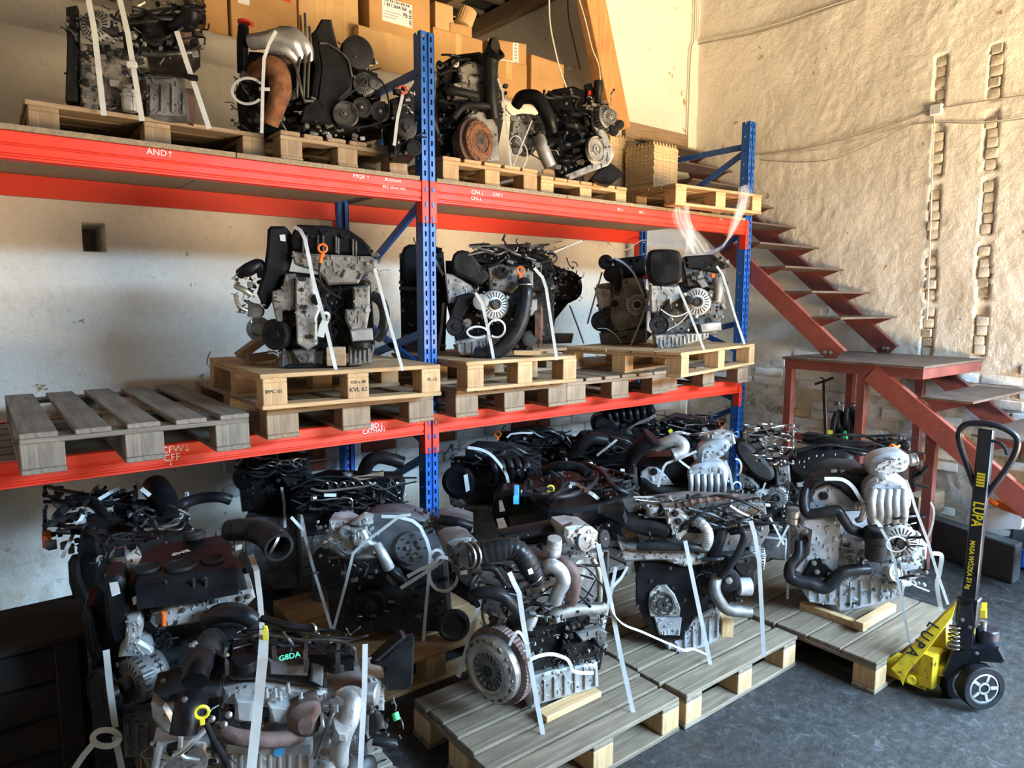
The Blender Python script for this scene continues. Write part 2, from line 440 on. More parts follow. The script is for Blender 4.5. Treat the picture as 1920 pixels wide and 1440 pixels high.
for c in range(9):
    z = .40+c*.079; x = -.6-(c % 2)*.13
    while x < 3.4:
        l = rb.choice((.25, .25, .245, .12)) if c % 2 else .25
        exposed = rb.random() < (.42 if (-.3 < x < 1.7 and z > .6) else .06)
        m = 'brick_red' if exposed else 'brick_white'
        o = link('brick', brick_mesh(l, .05, .066, m, rb.randrange(4), 'x'), wb, (x+l/2, YB-.005-rb.uniform(0, .008), z+.035)); x += l+.013
for c in range(15):
    z = .03+c*.083; y = 1.1-(c % 2)*.13
    while y > -1.75:
        l = rb.choice((.25, .25, .27, .13, .3))
        if rb.random() < .5 and not any(abs(y-l/2-ch_y(a, b, 1.2)) < .12 for a, b, _ in chz):
            m = 'brick_ochre' if rb.random() < .05 else 'brick_white'
            o = link('brick', brick_mesh(l, .05, .07, m, rb.randrange(4), 'y'), wr, (XR+.022-rb.uniform(0, .014), y-l/2, z+.035))
        y -= l+.014
for ya, yb, l in chz:
    for a, b in l:
        z = a+.01
        while z < b-.05:
            hgt = rb.uniform(.045, .085); yc = ch_y(ya, yb, z)+rb.uniform(-.008, .008)
            o = link('brick', brick_mesh(rb.choice((.062, .07, .078)), .05, .066, 'brick_plaster', rb.randrange(4), 'y'), wr, (XR+.024+rb.uniform(-.008, .008), yc, z+hgt/2)); z += max(.066, hgt)+.003
fl = wall_grid('floor', 'floor_concrete', (-4.2, -7.5, 0), (1, 0, 0), (0, 1, 0), 106, 88, .1, .1, (0, 0, 1), lambda u_, v_: .004*fbm(u_*2, v_*2))
struct('ceiling', MB().bx(-4.3, 5.7, -5.1, 1.6, 4.85, 4.95), 'roof_dark')
struct('wall_left', MB().bx(-4.3, -4.2, -5.1, 1.3, 0, 4.9), 'plaster_back')
gw = MB().bx(-4.3, .5, -5.1, -5.0, 0, 4.9); gw.bx(.5, 5.7, -5.1, -5.0, 3.35, 4.9)  # unseen wall; opening and lintel height shaped to grade the incoming daylight
struct('wall_gate_unseen', gw, 'plaster_back')
struct('wall_side', MB().bx(3.75, 5.7, -3.0, -2.9, 0, 4.9), 'plaster_back')
struct('wall_far_right', MB().bx(5.6, 5.7, -5.0, -3.0, 0, 4.9), 'plaster_back')
# loft above the back wall: sill, side wall, rear wall and low roof
mb = MB(); ns = 330
for k in range(ns+1):
    x = -4.2+k*.02; bw_ = .012*fbm(x*3.1, 2.0)+.010*fbm(x*11, 5.0); bt = .014*fbm(x*2.3, 7.0)+.008*fbm(x*9, 1.0)
    for yy, zz in ((YB+.01, 3.02+bt), (YB-.035-bw_, 3.05+bt), (YB-.055-bw_, 3.10), (YB-.05-bw_, 3.16+bt), (YB-.02, 3.20+bt*.5), (YB+.12, 3.215)): mb.v.append(V((x, yy, zz)))
for k in range(ns):
    for j in range(5): mb.f.append([k*6+j, k*6+6+j, k*6+7+j, k*6+1+j])
struct('trim_1', mb, 'plaster_back', 80)
struct('floor_loft', MB().bx(-4.2, 2.42, YB+.02, 3.2, 3.1, 3.2), 'concrete_dark')
struct('wall_loft_side', MB().bx(2.40, 2.5, YB+.01, 3.2, 3.1, 4.9), 'plaster_back')
struct('wall_loft_rear', MB().bx(-4.2, 2.5, 3.1, 3.2, 3.1, 4.9), 'plaster_back')
ra, rb_ = onx(905, 72, 2.4), onx(1072, -8, 2.4)
sl = (rb_.z-ra.z)/(rb_.y-ra.y)
def roof_z(y): return ra.z+sl*(y-ra.y)
mb = MB(); y0, y1 = 1.0, 3.2
mb.add([(-4.2, y0, roof_z(y0)+.22), (2.5, y0, roof_z(y0)+.22), (2.5, y1, roof_z(y1)+.22), (-4.2, y1, roof_z(y1)+.22), (-4.2, y0, roof_z(y0)+.3), (2.5, y0, roof_z(y0)+.3), (2.5, y1, roof_z(y1)+.3), (-4.2, y1, roof_z(y1)+.3)], [(0, 1, 2, 3), (4, 7, 6, 5), (0, 4, 5, 1), (2, 6, 7, 3)])
rf = struct('ceiling_loft', mb, 'roof_dark')
for k in range(9):
    x = 2.36-k*.62; d_ = V((0, y1-y0, roof_z(y1)-roof_z(y0)))
    part('rafter', MB().box(V((x, (y0+y1)/2, (roof_z(y0)+roof_z(y1))/2+.10)), (.045, 0, 0), d_/2, (0, 0, .075), .004), 'oldwood_y', rf)
for k in range(7):
    y = 1.15+k*.33
    part('batten', MB().box((-.85, y, roof_z(y)+.19), (3.35, 0, 0), (0, .03, 0), (0, 0, .018), .003), 'greywood_x', rf)
# slanting timber post in front of the loft opening
a, b = ony(1100, -40, 1.17), ony(1148, 196, 1.17); dr = (b-a).normalized()
mb = MB(); cen = (a+b)/2; half = (b-a)/2*1.35
mb.box(cen+dr*.05, dr.cross(V((0, 1, 0))).normalized()*.108, (0, .06, 0), half, .006)
solo('timber_post', mb, 'timber', 'slanting bare orange-brown timber post standing in the corner by the loft', 'post', base=cen)
# plank along the back wall beside the trays, and cables
p0, p1 = ony(1262, 262, YB-.06), ony(1338, 280, YB-.06)
solo('wall_plank', MB().bx(2.7, 3.55, YB-.05, YB-.012, p0.z-.06, p0.z+.075, .004), 'oldwood_x', 'short brown plank fixed to the back wall beside the trays', 'plank')
def cable(name, pts, r, m, label, group=None, n=6): return solo(name, MB().tube(pts, r, 6, n), m, label, 'cable', group)
W = lambda x, y, d=.026: onx(x, y, XR-d)
B = lambda x, y, d=.03: ony(x, y, YB-d)
cable('wall_cable', [W(1304, 80), W(1340, 70), W(1400, 58), W(1470, 40), W(1540, 16), W(1620, -10)], .006, 'cable_white', 'pale cable bundle climbing across the top of the plastered right wall')
cable('wall_cable', [W(1304, 84), W(1345, 76), W(1405, 65), W(1475, 45), W(1545, 20), W(1620, -6)], .006, 'cable_grey', 'thin grey cable just under the pale bundle on the right wall')
cable('wall_cable', [B(1303, -5), B(1302, 40), B(1300, 78), B(1296, 90), B(1293, 140), B(1291, 200), B(1289, 255)], .006, 'cable_grey', 'grey cable running straight down the corner of the room')
cable('wall_cable', [B(1311, -5), B(1310, 40), B(1308, 76)], .006, 'cable_white', 'short pale cable dropping down to the cable junction in the corner')
cable('wall_cable', [W(1425, 290, .03), W(1520, 276), W(1620, 250), W(1700, 224), W(1742, 208)], .005, 'cable_grey', 'grey cable rising from the rack to the white junction box')
cable('wall_cable', [W(1425, 300, .03), W(1500, 304), W(1570, 296), W(1650, 262), W(1705, 236), W(1760, 230), W(1840, 231), W(1925, 222)], .004, 'cable_grey', 'sagging dark cable passing below the white junction box')
cable('wall_cable', [W(1425, 293, .03), W(1520, 284), W(1600, 268), W(1690, 240), W(1760, 228), W(1850, 228), W(1925, 218)], .0035, 'cable_white', 'sagging pale cable passing below the white junction box')
cable('wall_cable', [W(1768, 202), W(1840, 190), W(1925, 178)], .005, 'cable_grey', 'grey cable leading right from the white junction box')
cable('wall_cable', [W(1752, 218), W(1748, 320), W(1744, 450), W(1740, 560), W(1738, 600)], .005, 'cable_white', 'pale cable running down the cut channel below the junction box')
mb = MB(); c = W(1756, 206); mb.box(c, (.02, 0, 0), (0, .042, 0), (0, 0, .04), .008)
jb = solo('junction_box', mb, 'white_paint', 'small white junction box on the plastered right wall', 'junction box')
part('lid', MB().box(c-V((.022, 0, 0)), (.004, 0, 0), (0, .036, 0), (0, 0, .034), .003), 'white_paint', jb)
L = lambda x, y: ony(x, y, 1.05)
cable('hanging_wire', [L(1029, -30), L(1031, 40), L(1040, 90), L(1050, 130), L(1062, 164)], .006, 'cable_white', 'white wire hanging down in front of the loft side wall')
cable('hanging_wire', [ony(1064, -20, 1.4), ony(1066, 30, 1.4), ony(1075, 75, 1.4), ony(1088, 130, 1.4)], .005, 'ink', 'thin black wire hanging between the boxes and the timber post')
cable('hanging_wire', [ony(1083, -10, 1.09), ony(1098, 40, 1.09), ony(1110, 90, 1.09), ony(1122, 120, 1.09), ony(1126, 150, 1.09)], .005, 'cable_white', 'pale wire tacked down the face of the timber post')
cable('hanging_wire', [ony(1030, 470, 1.15), ony(1060, 462, 1.1), ony(1096, 450, 1.1)], .004, 'cable_grey', 'thin grey wire end on the back wall under the upper beam')
cable('hanging_wire', [ony(1137, 452, 1.0), ony(1150, 462, .95), ony(1175, 468, .95), ony(1200, 452, .95), ony(1212, 450, .97)], .004, 'cable_white', 'pale looping wire behind the far rack post')

# ================================================================== pallet rack
ZU, ZL, BH, ZT, RD = 2.279, 1.085, .101, 3.0, 1.03
rack = thing('pallet_rack', 'blue and red steel pallet rack with two loaded levels along the back wall', 'rack', (0, 0, 0))
def post(x, y, front):
    """slotted upright: front face with two rows of real slots, sides with bolt holes"""
    mb = MB(); s = -1 if front else 1; wd, dp, th = .04, .066, .0025
    def q(x0, x1, z0, z1): mb.bx(x+x0, x+x1, min(y, y+th*-s), max(y, y+th*-s), z0, z1)
    q(-wd, -.026, 0, ZT); q(.026, wd, 0, ZT); q(-.016, -.007, 0, ZT); q(.007, .016, 0, ZT)
    mb.bx(x-.007, x+.007, y+(.008 if front else -.0105), y+(.0105 if front else -.008), 0, ZT)
    mb.bx(x-.0085, x-.006, min(y, y-s*.01), max(y, y-s*.01), 0, ZT); mb.bx(x+.006, x+.0085, min(y, y-s*.01), max(y, y-s*.01), 0, ZT)
    for c0, c1 in ((-.026, -.016), (.016, .026)):
        for k in range(60): q(c0, c1, k*.05+.032, k*.05+.05); q(c0, c1, k*.05, k*.05+.006)
    for sx in (-1, 1):
        for (a, b) in ((0, .028), (.042, dp)):
            mb.bx(x+sx*wd-(th if sx > 0 else 0), x+sx*wd+(0 if sx > 0 else th), min(y-s*a, y-s*b), max(y-s*a, y-s*b), 0, ZT)
        for k in range(30):
            mb.bx(x+sx*wd-(th if sx > 0 else 0), x+sx*wd+(0 if sx > 0 else th), min(y-s*.028, y-s*.042), max(y-s*.028, y-s*.042), k*.1, k*.1+.088)
        mb.bx(x+sx*wd*.55-.011, x+sx*wd*.55+.011, min(y-s*dp, y-s*(dp+th)), max(y-s*dp, y-s*(dp+th)), 0, ZT)
    p = part('upright_post', mb, 'blue_paint', rack, 30)
    part('foot_plate', MB().bx(x-.07, x+.07, y-.03 if front else y-.1, y+.1 if front else y+.03, 0, .008), 'blue_paint', p)
    return p
for x in (-2.78, 0, 2.78):
    post(x, 0, True); post(x, RD+.07, False)
    for za, zb, m in ((2.83, 2.83, 'blue_paint'), (2.80, 2.30, 'blue_paint'), (2.20, 1.70, 'blue_paint'), (1.30, 1.66, 'blue_paint'), (1.52, 1.27, 'blue_paint'), (.86, .36, 'blue_paint'), (.92, 1.22, 'steel_dark'), (.2, .2, 'blue_paint')):
        a, b = V((x, .04, za)), V((x, RD+.03, zb)); d_ = (b-a)/2
        part('brace', MB().box((a+b)/2, (.011, 0, 0), d_, d_.cross(V((1, 0, 0))).normalized()*.021, .002), m, rack)
def beam(x0, x1, y, ztop, front):
    s = -1 if front else 1
    # stepped box profile (offset from face, height below top)
    prof = [(0.004, 0), (0, .004), (0, .042), (.005, .046), (.005, .049), (.0015, .053), (.0015, .078), (.007, .082), (.007, .087), (0, .091), (0, .099), (.004, BH), (.045, BH), (.045, 0)]
    vs = [(xx, y+(d_ if front else -d_), ztop-h) for xx in (x0, x1) for d_, h in prof]; n = len(prof)
    fs = [(i, (i+1) % n, n+(i+1) % n, n+i) for i in range(n)]+[list(range(n))[::-1], [n+i for i in range(n)]]
    if not front: fs = [f[::-1] for f in fs]
    p = part('beam', MB().add(vs, fs), 'red_paint', rack, 30)
    for xe, dr_ in ((x0, -1), (x1, 1)):
        mb = MB(); t = .005
        yo = y+s*.006
        mb.bx(min(xe, xe+dr_*.036), max(xe, xe+dr_*.036), min(yo, yo-s*t), max(yo, yo-s*t), ztop-.205, ztop+.004, .002)
        mb.bx(xe-.003+(0 if dr_ > 0 else -.002), xe+.003, min(yo, yo-s*.055), max(yo, yo-s*.055), ztop-.205, ztop+.004, .001)
        cn = part('beam_connector', mb, 'red_paint', p, 30)
        if front:
            for k in (.04, .115, .185):
                part('hook', MB().box((xe+dr_*.02, yo+s*.0015, ztop-k), (.006, 0, .003), (0, .0025, 0), (-.002, 0, .011), .001), 'blue_paint', cn)
    return p
fb = {}
for lv, z in (('u', ZU), ('l', ZL)):
    for i, (a, b) in enumerate(((-2.74, -.04), (.04, 2.74))):
        fb[lv, i] = beam(a, b, 0, z, True); beam(a, b, RD+.07, z, False)
for i, (a, b) in enumerate(((-2.73, -.05), (.045, 2.735))):
    n = 3; w_ = (b-a)/n
    for k in range(n):
        part('deck_board', MB().bx(a+k*w_+.002, a+(k+1)*w_-.002, -.002, RD+.06, ZU+.001, ZU+.022, .001), 'chipboard', rack)
    for k in range(6):
        y = .06+k*.17
        if i == 0: part('shelf_plank', MB().bx(a, b, y, y+.14, ZL-.03, ZL-.008, .002), 'greywood_x', rack)
def write(s, px, py, size, bm, m='chalk', wide=1.0):
    p = ony(px, py, -.0015); ar = s[-1] if s[-1] in '\u2191\u2193' else None; s = s[:-1].strip() if ar else s
    if s: text(s, size, m, p, (1, 0, 0), (0, 0, 1), bm, 'handwriting', 0, wide)
    if ar:
        x = p.x+(size*.36*len(s)+size*.35 if s else 0); h = size*.36; d_ = 1 if ar == '\u2191' else -1; mb = MB(); q = V((x, -.0012, p.z))
        for a_, b_ in (((0, -h), (0, h)), ((0, d_*h), (-h*.45, d_*h*.35)), ((0, d_*h), (h*.45, d_*h*.35))):
            a_, b_ = q+V((a_[0], 0, a_[1])), q+V((b_[0], 0, b_[1])); mb.box((a_+b_)/2, (b_-a_)/2, (0, .0004, 0), (b_-a_).normalized().cross(V((0, 1, 0)))*size*.035)
        part('drawn_arrow', mb, m, bm)
write('AND \u2191', 294, 286, .034, fb['u', 0]); write('F9Q8 \u2191', 673, 331, .026, fb['u', 0])
write('BLS(diesel)', 737, 338, .020, fb['u', 0]); write('BKC (diesel mat)', 739, 352, .018, fb['u', 0])
write('CFH \u2193', 892, 361, .030, fb['u', 1]); write('CFG \u2193', 890, 372, .026, fb['u', 1]); write('CAX \u2191', 931, 365, .026, fb['u', 1])
write('SDI \u2193', 1161, 393, .022, fb['u', 1]); write('BST \u2193', 1202, 398, .020, fb['u', 1]); write('BLS', 1352, 411, .024, fb['u', 1], 'pen_grey')
write('CFW \u2193', 323, 843, .040, fb['l', 0]); write('CFF', 322, 858, .040, fb['l', 0]); write('\u2193', 320, 868, .030, fb['l', 0])
write('CBD \u2193', 699, 799, .034, fb['l', 0]); write('CATHAN', 701, 808, .030, fb['l', 0])

# ================================================================== pallets
_bm = {}
def board(name, dx, dy, dz, m, parent, loc, ch=.003):
    k = (round(dx, 3), round(dy, 3), round(dz, 3), m)
    if k not in _bm: _bm[k] = MB().box((0, 0, 0), (dx/2, 0, 0), (0, dy/2, 0), (0, 0, dz/2), ch).mesh(name, m, (0, 0, 0), 30)
    return link(name, _bm[k], parent, loc)
def pallet(label, x0, x1, y0, y1, z0, wd='pine', deck='y', nb=5, h=.144, rot=0, gap=.02, nblk=(3, 3), blockm=None, bw=.10, group='wooden pallets', jit=.006):
    """deck boards run along the deck axis; bearers across; 3x3 blocks; three runners below"""
    cx, cy = (x0+x1)/2, (y0+y1)/2; lx, ly = x1-x0, y1-y0
    p = thing('wooden_pallet', label, 'pallet', (cx, cy, z0), group); p.rotation_euler.z = R(rot)
    rr = random.Random(int(abs(x0*997+y0*131+z0*17)*10)); b = .019; hb = h-3*b
    L_, Wd = (lx, ly) if deck == 'x' else (ly, lx)
    bwid = (Wd-gap*(nb-1))/nb
    for k in range(nb):
        t = -Wd/2+bwid/2+k*(bwid+gap); e = rr.uniform(-jit, jit)
        if deck == 'x': board('deck_board', L_-.004*rr.randrange(3), bwid, b, wd+'_x', p, (e, t, h-b/2+rr.uniform(-.001, .001)))
        else: board('deck_board', bwid, L_-.004*rr.randrange(3), b, wd+'_y', p, (t, e, h-b/2+rr.uniform(-.001, .001)))
    bl = .12 if L_ > 1 else .095
    for i in range(3):
        q = (-1+i)*(L_/2-.055)
        if deck == 'x': board('bearer_board', .1, Wd, b, wd+'_y', p, (q, 0, h-1.5*b))
        else: board('bearer_board', Wd, .1, b, wd+'_x', p, (0, q, h-1.5*b))
    blocks = []
    for i in range(3):
        q = (-1+i)*(L_/2-.055)
        for j in range(3):
            t = (-1+j)*(Wd/2-bw/2)
            if deck == 'x': blocks.append(board('block', .1, bw, hb, blockm or wd+'_z', p, (q, t, b+hb/2)))
            else: blocks.append(board('block', bw, .1, hb, blockm or wd+'_z', p, (t, q, b+hb/2)))
    for j in range(3):
        t = (-1+j)*(Wd/2-bw/2)
        if deck == 'x': board('runner_board', L_, bw*1.02, b, wd+'_x', p, (0, t, b/2))
        else: board('runner_board', bw*1.02, L_, b, wd+'_y', p, (t, 0, b/2))
    return p
# upper level
ZD = ZU+.022
pallet('brown pallet under the strapped grey engine at the upper left', -1.66, -.76, .16, .96, ZD, 'oldwood', 'x', 6, .13)
pallet('small pallet under the engine with the rusty exhaust', -.74, -.10, .03, .83, ZD, 'oldwood', 'y', 6, .13, blockm='oldwood_z')
pallet('small pallet under the engine with the rusty clutch disc', .12, .76, .05, .85, ZD, 'pine', 'y', 5, .13)
pallet('low pallet under the tilted black engine', .83, 1.56, .1, .9, ZD, 'pine', 'y', 7, .115, blockm='pressed_block', gap=.006)
pallet('pale pallet with pressed-chip blocks under the stacked trays', 1.78, 2.66, -.17, .65, ZD, 'pine', 'x', 7, .135, rot=-4, blockm='pressed_block', gap=.014)
# middle level
pallet('empty weathered grey pallet at the left end of the middle level', -1.78, -1.02, -.28, .95, ZL, 'greywood', 'y', 5, .144, gap=.05, bw=.13)
pallet('weathered lower pallet beneath the engine with the orange dipstick', -.91, -.08, -.16, 1.04, ZL, 'dustwood', 'y', 5, .144, gap=.045, bw=.14)
M2 = pallet('upper pallet carrying the engine with the orange dipstick', -.93, -.09, -.27, .75, ZL+.144, 'pine', 'x', 5, .15, rot=-3, gap=.004, bw=.1)
pallet('weathered lower pallet just right of the middle post', .046, .81, -.17, 1.0, ZL, 'dustwood', 'y', 6, .144, bw=.14)
pallet('weathered lower pallet in the middle of the right bay', .82, 1.71, -.16, 1.04, ZL, 'dustwood', 'y', 6, .144, bw=.15)
pallet('weathered lower pallet at the right end of the right bay', 1.73, 2.68, -.12, 1.0, ZL, 'dustwood', 'y', 6, .144, bw=.13)
pallet('upper pallet carrying the engine with the big silver alternator', .05, .80, -.26, .52, ZL+.144, 'pine', 'x', 5, .15, gap=.004)
pallet('upper pallet standing behind against the back wall', .84, 1.40, .32, 1.08, ZL+.144, 'oldwood', 'x', 5, .144, gap=.006)
pallet('turned upper pallet carrying the two engines at the far right', 1.32, 2.52, -.36, .50, ZL+.144, 'pine', 'x', 5, .150, rot=13, gap=.006)
for s_, lx_, sz, dz in (('IPPC 01', -.37, .022, .075), ('150 x 80', 0, .020, .092), ('KVL 62', 0, .028, .058), ('PL-13', .37, .022, .08)):
    o = link('stamp', text_mesh(s_, sz, 'ink'), M2); o.matrix_basis = Matrix(((1, 0, 0, lx_), (0, 0, -1, -.512), (0, 1, 0, dz), (0, 0, 0, 1)))
# floor pallets
FP = 'pallets on the floor'
pallet('nearest floor pallet under the engine with the big clutch disc', -.63, .215, -1.50, -.88, 0, 'floorwood', 'x', 6, .144, gap=.014, rot=0, jit=.014, group=FP, blockm='pine_z', bw=.12)
pallet('floor pallet under the engine with the black backing plate', .235, 1.04, -1.51, -.53, 0, 'floorwood', 'x', 8, .144, gap=.014, jit=.010, group=FP, blockm='pine_z')
pallet('floor pallet on the forks of the pallet truck', 1.08, 1.9, -1.85, -.90, 0, 'floorwood', 'x', 6, .144, gap=.008, group=FP, blockm='pine_z')
pallet('dark floor pallet under the front left engine', -1.52, -.86, -1.42, -.92, 0, 'greywood', 'x', 6, .144, gap=.012, group=FP)
pallet('dark floor pallet under the engine with three round bosses', -1.52, -.88, -.86, -.06, 0, 'greywood', 'x', 6, .144, gap=.012, group=FP)
pallet('floor pallet under the engine with the round timing cover', -.76, .04, -.62, .34, 0, 'pine', 'x', 6, .144, gap=.012, group=FP)
pallet('floor pallet behind the engine with the black backing plate', 1.25, 2.05, -.55, .3, 0, 'pine', 'x', 6, .144, gap=.012, group=FP)
pallet('dark floor pallet under the far left engine', -1.52, -.82, .0, .9, 0, 'greywood', 'x', 6, .144, group=FP)
pallet('dark floor pallet under the engines behind the middle post', -.6, .3, .42, 1.2, 0, 'greywood', 'x', 6, .144, group=FP)
pallet('dark floor pallet under the engines in the middle by the wall', .40, 1.2, -.40, .8, 0, 'greywood', 'y', 6, .144, group=FP)
pallet('dark floor pallet under the engines at the right by the wall', 1.45, 2.65, .35, 1.15, 0, 'greywood', 'x', 6, .144, group=FP)

# ================================================================== staircase
st = thing('staircase', 'rusty red steel staircase with landing rising along the right wall', 'stairs', (3.2, -.8, 0))
SX0, SX1 = 2.74, 3.70
part('landing_plate', MB().bx(SX0-.02, SX1, -1.31, -.36, 1.272, 1.29, .003), 'stair_tread', st)
for x in (SX0, SX1-.06):
    part('landing_beam', MB().bx(x, x+.05, -1.30, -.37, 1.205, 1.272, .003), 'stair_red', st)
for y in (-1.30, -.42): part('landing_beam', MB().bx(SX0+.05, SX1-.06, y, y+.05, 1.205, 1.272, .003), 'stair_red', st)
for x, y in ((SX0, -.43), (SX0, -.95), (SX1-.06, -.43), (SX1-.06, -.95)):
    part('leg', MB().bx(x, x+.055, y, y+.055, 0, 1.205, .003), 'stair_red', st)
part('leg', MB().bx(SX0+.02, SX0+.075, -1.39, -1.33, 0, .98, .003), 'stair_red', st)
part('cross_rail', MB().bx(SX0+.005, SX0+.045, -1.34, -.40, .70, .745, .003), 'stair_red', st)
def stringer(x, a, b, m):
    a, b = V(a), V(b); d_ = (b-a)/2; up = V((1, 0, 0)).cross(d_).normalized()
    if up.z < 0: up = -up
    mb = MB(); c = (a+b)/2
    mb.box(c, (.004, 0, 0), d_, up*.062, 0); mb.box(c+up*.060+V((.022, 0, 0)), (.025, 0, 0), d_, up*.004, 0); mb.box(c-up*.060+V((.022, 0, 0)), (.025, 0, 0), d_, up*.004, 0)
    return part('stringer', mb, m, st)
rise, run = .1845, .2165
SXU = 2.835
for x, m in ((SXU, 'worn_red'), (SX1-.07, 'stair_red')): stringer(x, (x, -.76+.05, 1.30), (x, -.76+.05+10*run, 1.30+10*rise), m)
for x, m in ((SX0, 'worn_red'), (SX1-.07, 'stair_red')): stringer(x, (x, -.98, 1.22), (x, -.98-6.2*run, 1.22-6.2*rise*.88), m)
def gusset(x, y0, z0, m): # triangular bracket under a tread
    mb = MB(); mb.prism([(x-.004, y0, z0), (x-.004, y0+.27, z0), (x-.004, y0+.20, z0-.075)], (.008, 0, 0)); return part('tread_bracket', mb, m, st)
for k in range(1, 10):
    y, z = -.71+(k-1)*run, 1.58+(k-1)*rise-.004
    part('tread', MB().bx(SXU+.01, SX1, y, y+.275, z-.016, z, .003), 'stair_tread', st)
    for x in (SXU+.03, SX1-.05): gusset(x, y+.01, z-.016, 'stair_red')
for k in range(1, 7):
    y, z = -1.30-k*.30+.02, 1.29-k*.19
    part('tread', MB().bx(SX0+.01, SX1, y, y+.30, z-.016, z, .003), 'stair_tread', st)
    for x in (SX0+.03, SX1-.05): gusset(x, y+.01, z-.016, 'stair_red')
for x, y, z in ((SXU-.006, -.62, 1.33), (SXU-.006, -.66, 1.33), (SX1-.078, -.66, 1.33), (SX1-.078, -.69, 1.33)):
    part('bolt', MB().lathe((x, y, z), (-1, 0, 0), [(.014, 0), (.014, .006), (.009, .007), (.009, .016), (.003, .017)], 8), 'steel', st)

# ================================================================== cardboard boxes on the loft sill
def carton(label, px0, px1, pyt, pyb, y, depth, m='cardboard', rot=0, z0=None, tape=True, group='cardboard boxes on the loft sill'):
    a, b = ony(px0, (pyt+pyb)/2, y), ony(px1, (pyt+pyb)/2, y); t_, d_ = ony((px0+px1)/2, pyt, y), ony((px0+px1)/2, pyb, y)
    z0 = d_.z if z0 is None else z0; hx, hz = (b.x-a.x)/2, (t_.z-z0)/2
    o = thing('cardboard_box', label, 'box', ((a.x+b.x)/2, y+depth/2, z0), group)
    W0 = V(o.location)
    part('body', MB().box(W0+V((0, 0, hz)), (hx, 0, 0), (0, depth/2, 0), (0, 0, hz), .004), m, o)
    part('top_flap', MB().bx(W0.x-hx*.99, W0.x+hx*.99, W0.y-depth*.495, W0.y-.002, z0+hz*2, z0+hz*2+.004), m, o)
    part('top_flap', MB().bx(W0.x-hx*.99, W0.x+hx*.99, W0.y+.002, W0.y+depth*.495, z0+hz*2, z0+hz*2+.004), m, o)
    if tape: part('packing_tape', MB().bx(W0.x-.025, W0.x+.025, W0.y-depth/2-.0012, W0.y-depth/2+.001, z0+hz*1.2, z0+hz*2.0), 'tape', o)
    o.rotation_euler.z = R(rot); return o, W0, hx, hz
SIL = 3.222
carton('plain cardboard box half hidden behind the top left engine', 382, 426, -40, 40, 1.36, .4, 'cardboard', 0, SIL, False)
o, c, hx, hz = carton('cardboard box with a white label and red print on its corner', 432, 556, -60, 56, 1.34, .4, 'cardboard', 0, SIL, False)
part('label', MB().bx(c.x-hx*.78, c.x-hx*.45, c.y-.2015, c.y-.199, c.z+hz*.95, c.z+hz*1.6), 'sticker', o)
part('red_print', MB().bx(c.x-hx*.72, c.x-hx*.35, c.y-.2013, c.y-.199, c.z+hz*.42, c.z+hz*.56), 'red_print', o)
part('red_print', MB().bx(c.x+hx*.55, c.x+hx*.8, c.y-.2013, c.y-.199, c.z+hz*1.3, c.z+hz*1.42), 'red_print', o)
o, c, hx, hz = carton('taped cardboard box between the labelled boxes', 560, 672, -30, 72, 1.38, .4, 'cardboard_pale', 0, SIL)
part('packing_tape', MB().bx(c.x+hx*.45, c.x+hx*.6, c.y-.2012, c.y-.199, c.z+.03, c.z+hz*2), 'tape', o)
part('packing_tape', MB().bx(c.x-hx*.5, c.x-hx*.35, c.y-.2012, c.y-.199, c.z+.03, c.z+hz*2), 'tape', o)
o, c, hx, hz = carton('wide flat cardboard box under the box with the printed label', 672, 782, 62, 122, 1.30, .42, 'cardboard_pale', 0, SIL)
zt = c.z+hz*2+.004
o, c, hx, hz = carton('upper cardboard box with a large printed white shipping label', 692, 806, -40, 62, 1.32, .4, 'cardboard', 0, zt, False)
p = ony(745, 24, c.y-.2); lb = part('label', MB().bx(p.x-.115, p.x+.115, c.y-.2015, c.y-.199, p.z-.075, p.z+.075), 'sticker', o)
for s_, dx, dz, sz in (('1 811 5664 068', -.015, .035, .034), ('PB', .06, -.005, .04)):
    text(s_, sz, 'ink', (p.x+dx, c.y-.2022, p.z+dz), (1, 0, 0), (0, 0, 1), lb, 'print', .0008, .8)
for k in range(16):
    part('barcode_bar', MB().bx(p.x-.108+k*.0135, p.x-.108+k*.0135+(.008 if k % 3 else .004), c.y-.2023, c.y-.2010, p.z+.056, p.z+.070), 'ink', lb)
for k in range(9):
    part('barcode_bar', MB().bx(p.x+.088, p.x+.110, c.y-.2023, c.y-.2010, p.z-.065+k*.012, p.z-.065+k*.012+(.007 if k % 3 else .003)), 'ink', lb)
for k in range(3):
    part('print_line', MB().bx(p.x-.105, p.x+.03-.02*k, c.y-.2023, c.y-.2010, p.z-.012-k*.018, p.z-.006-k*.018), 'pen_grey', lb)
o, c, hx, hz = carton('large cardboard box behind the top of the middle post', 812, 905, 64, 128, 1.36, .4, 'cardboard', 0, SIL)
zt = c.z+hz*2+.004
carton('narrow upright cardboard carton beside the round tube', 816, 850, 8, 62, 1.42, .14, 'cardboard_pale', 0, zt, False)
o, c, hx, hz = carton('small cardboard carton holding the pleated paper roll', 848, 886, 48, 76, 1.40, .16, 'cardboard', -8, zt, False)
p = ony(872, 36, 1.52); mb = MB(); ax = V((.35, -.1, .93)).normalized()
mb.lathe(p-ax*.06, ax, [(.05, 0), (.066, .004), (.066, .13), (.05, .134), (.045, .12), (.02, .1)], 40, True, .05)
solo('paper_roll', mb, 'cardboard_pale', 'pleated round paper filter roll standing in a small carton', 'roll')
o, c, hx, hz = carton('lower cardboard box with strips of white printed tape', 930, 990, 118, 172, 1.42, .3, 'cardboard', -12, SIL)
zt = c.z+hz*2+.004
o, c, hx, hz = carton('turned cardboard box with printed white tape on top of another', 928, 990, 80, 132, 1.44, .3, 'cardboard', -16, zt, False)
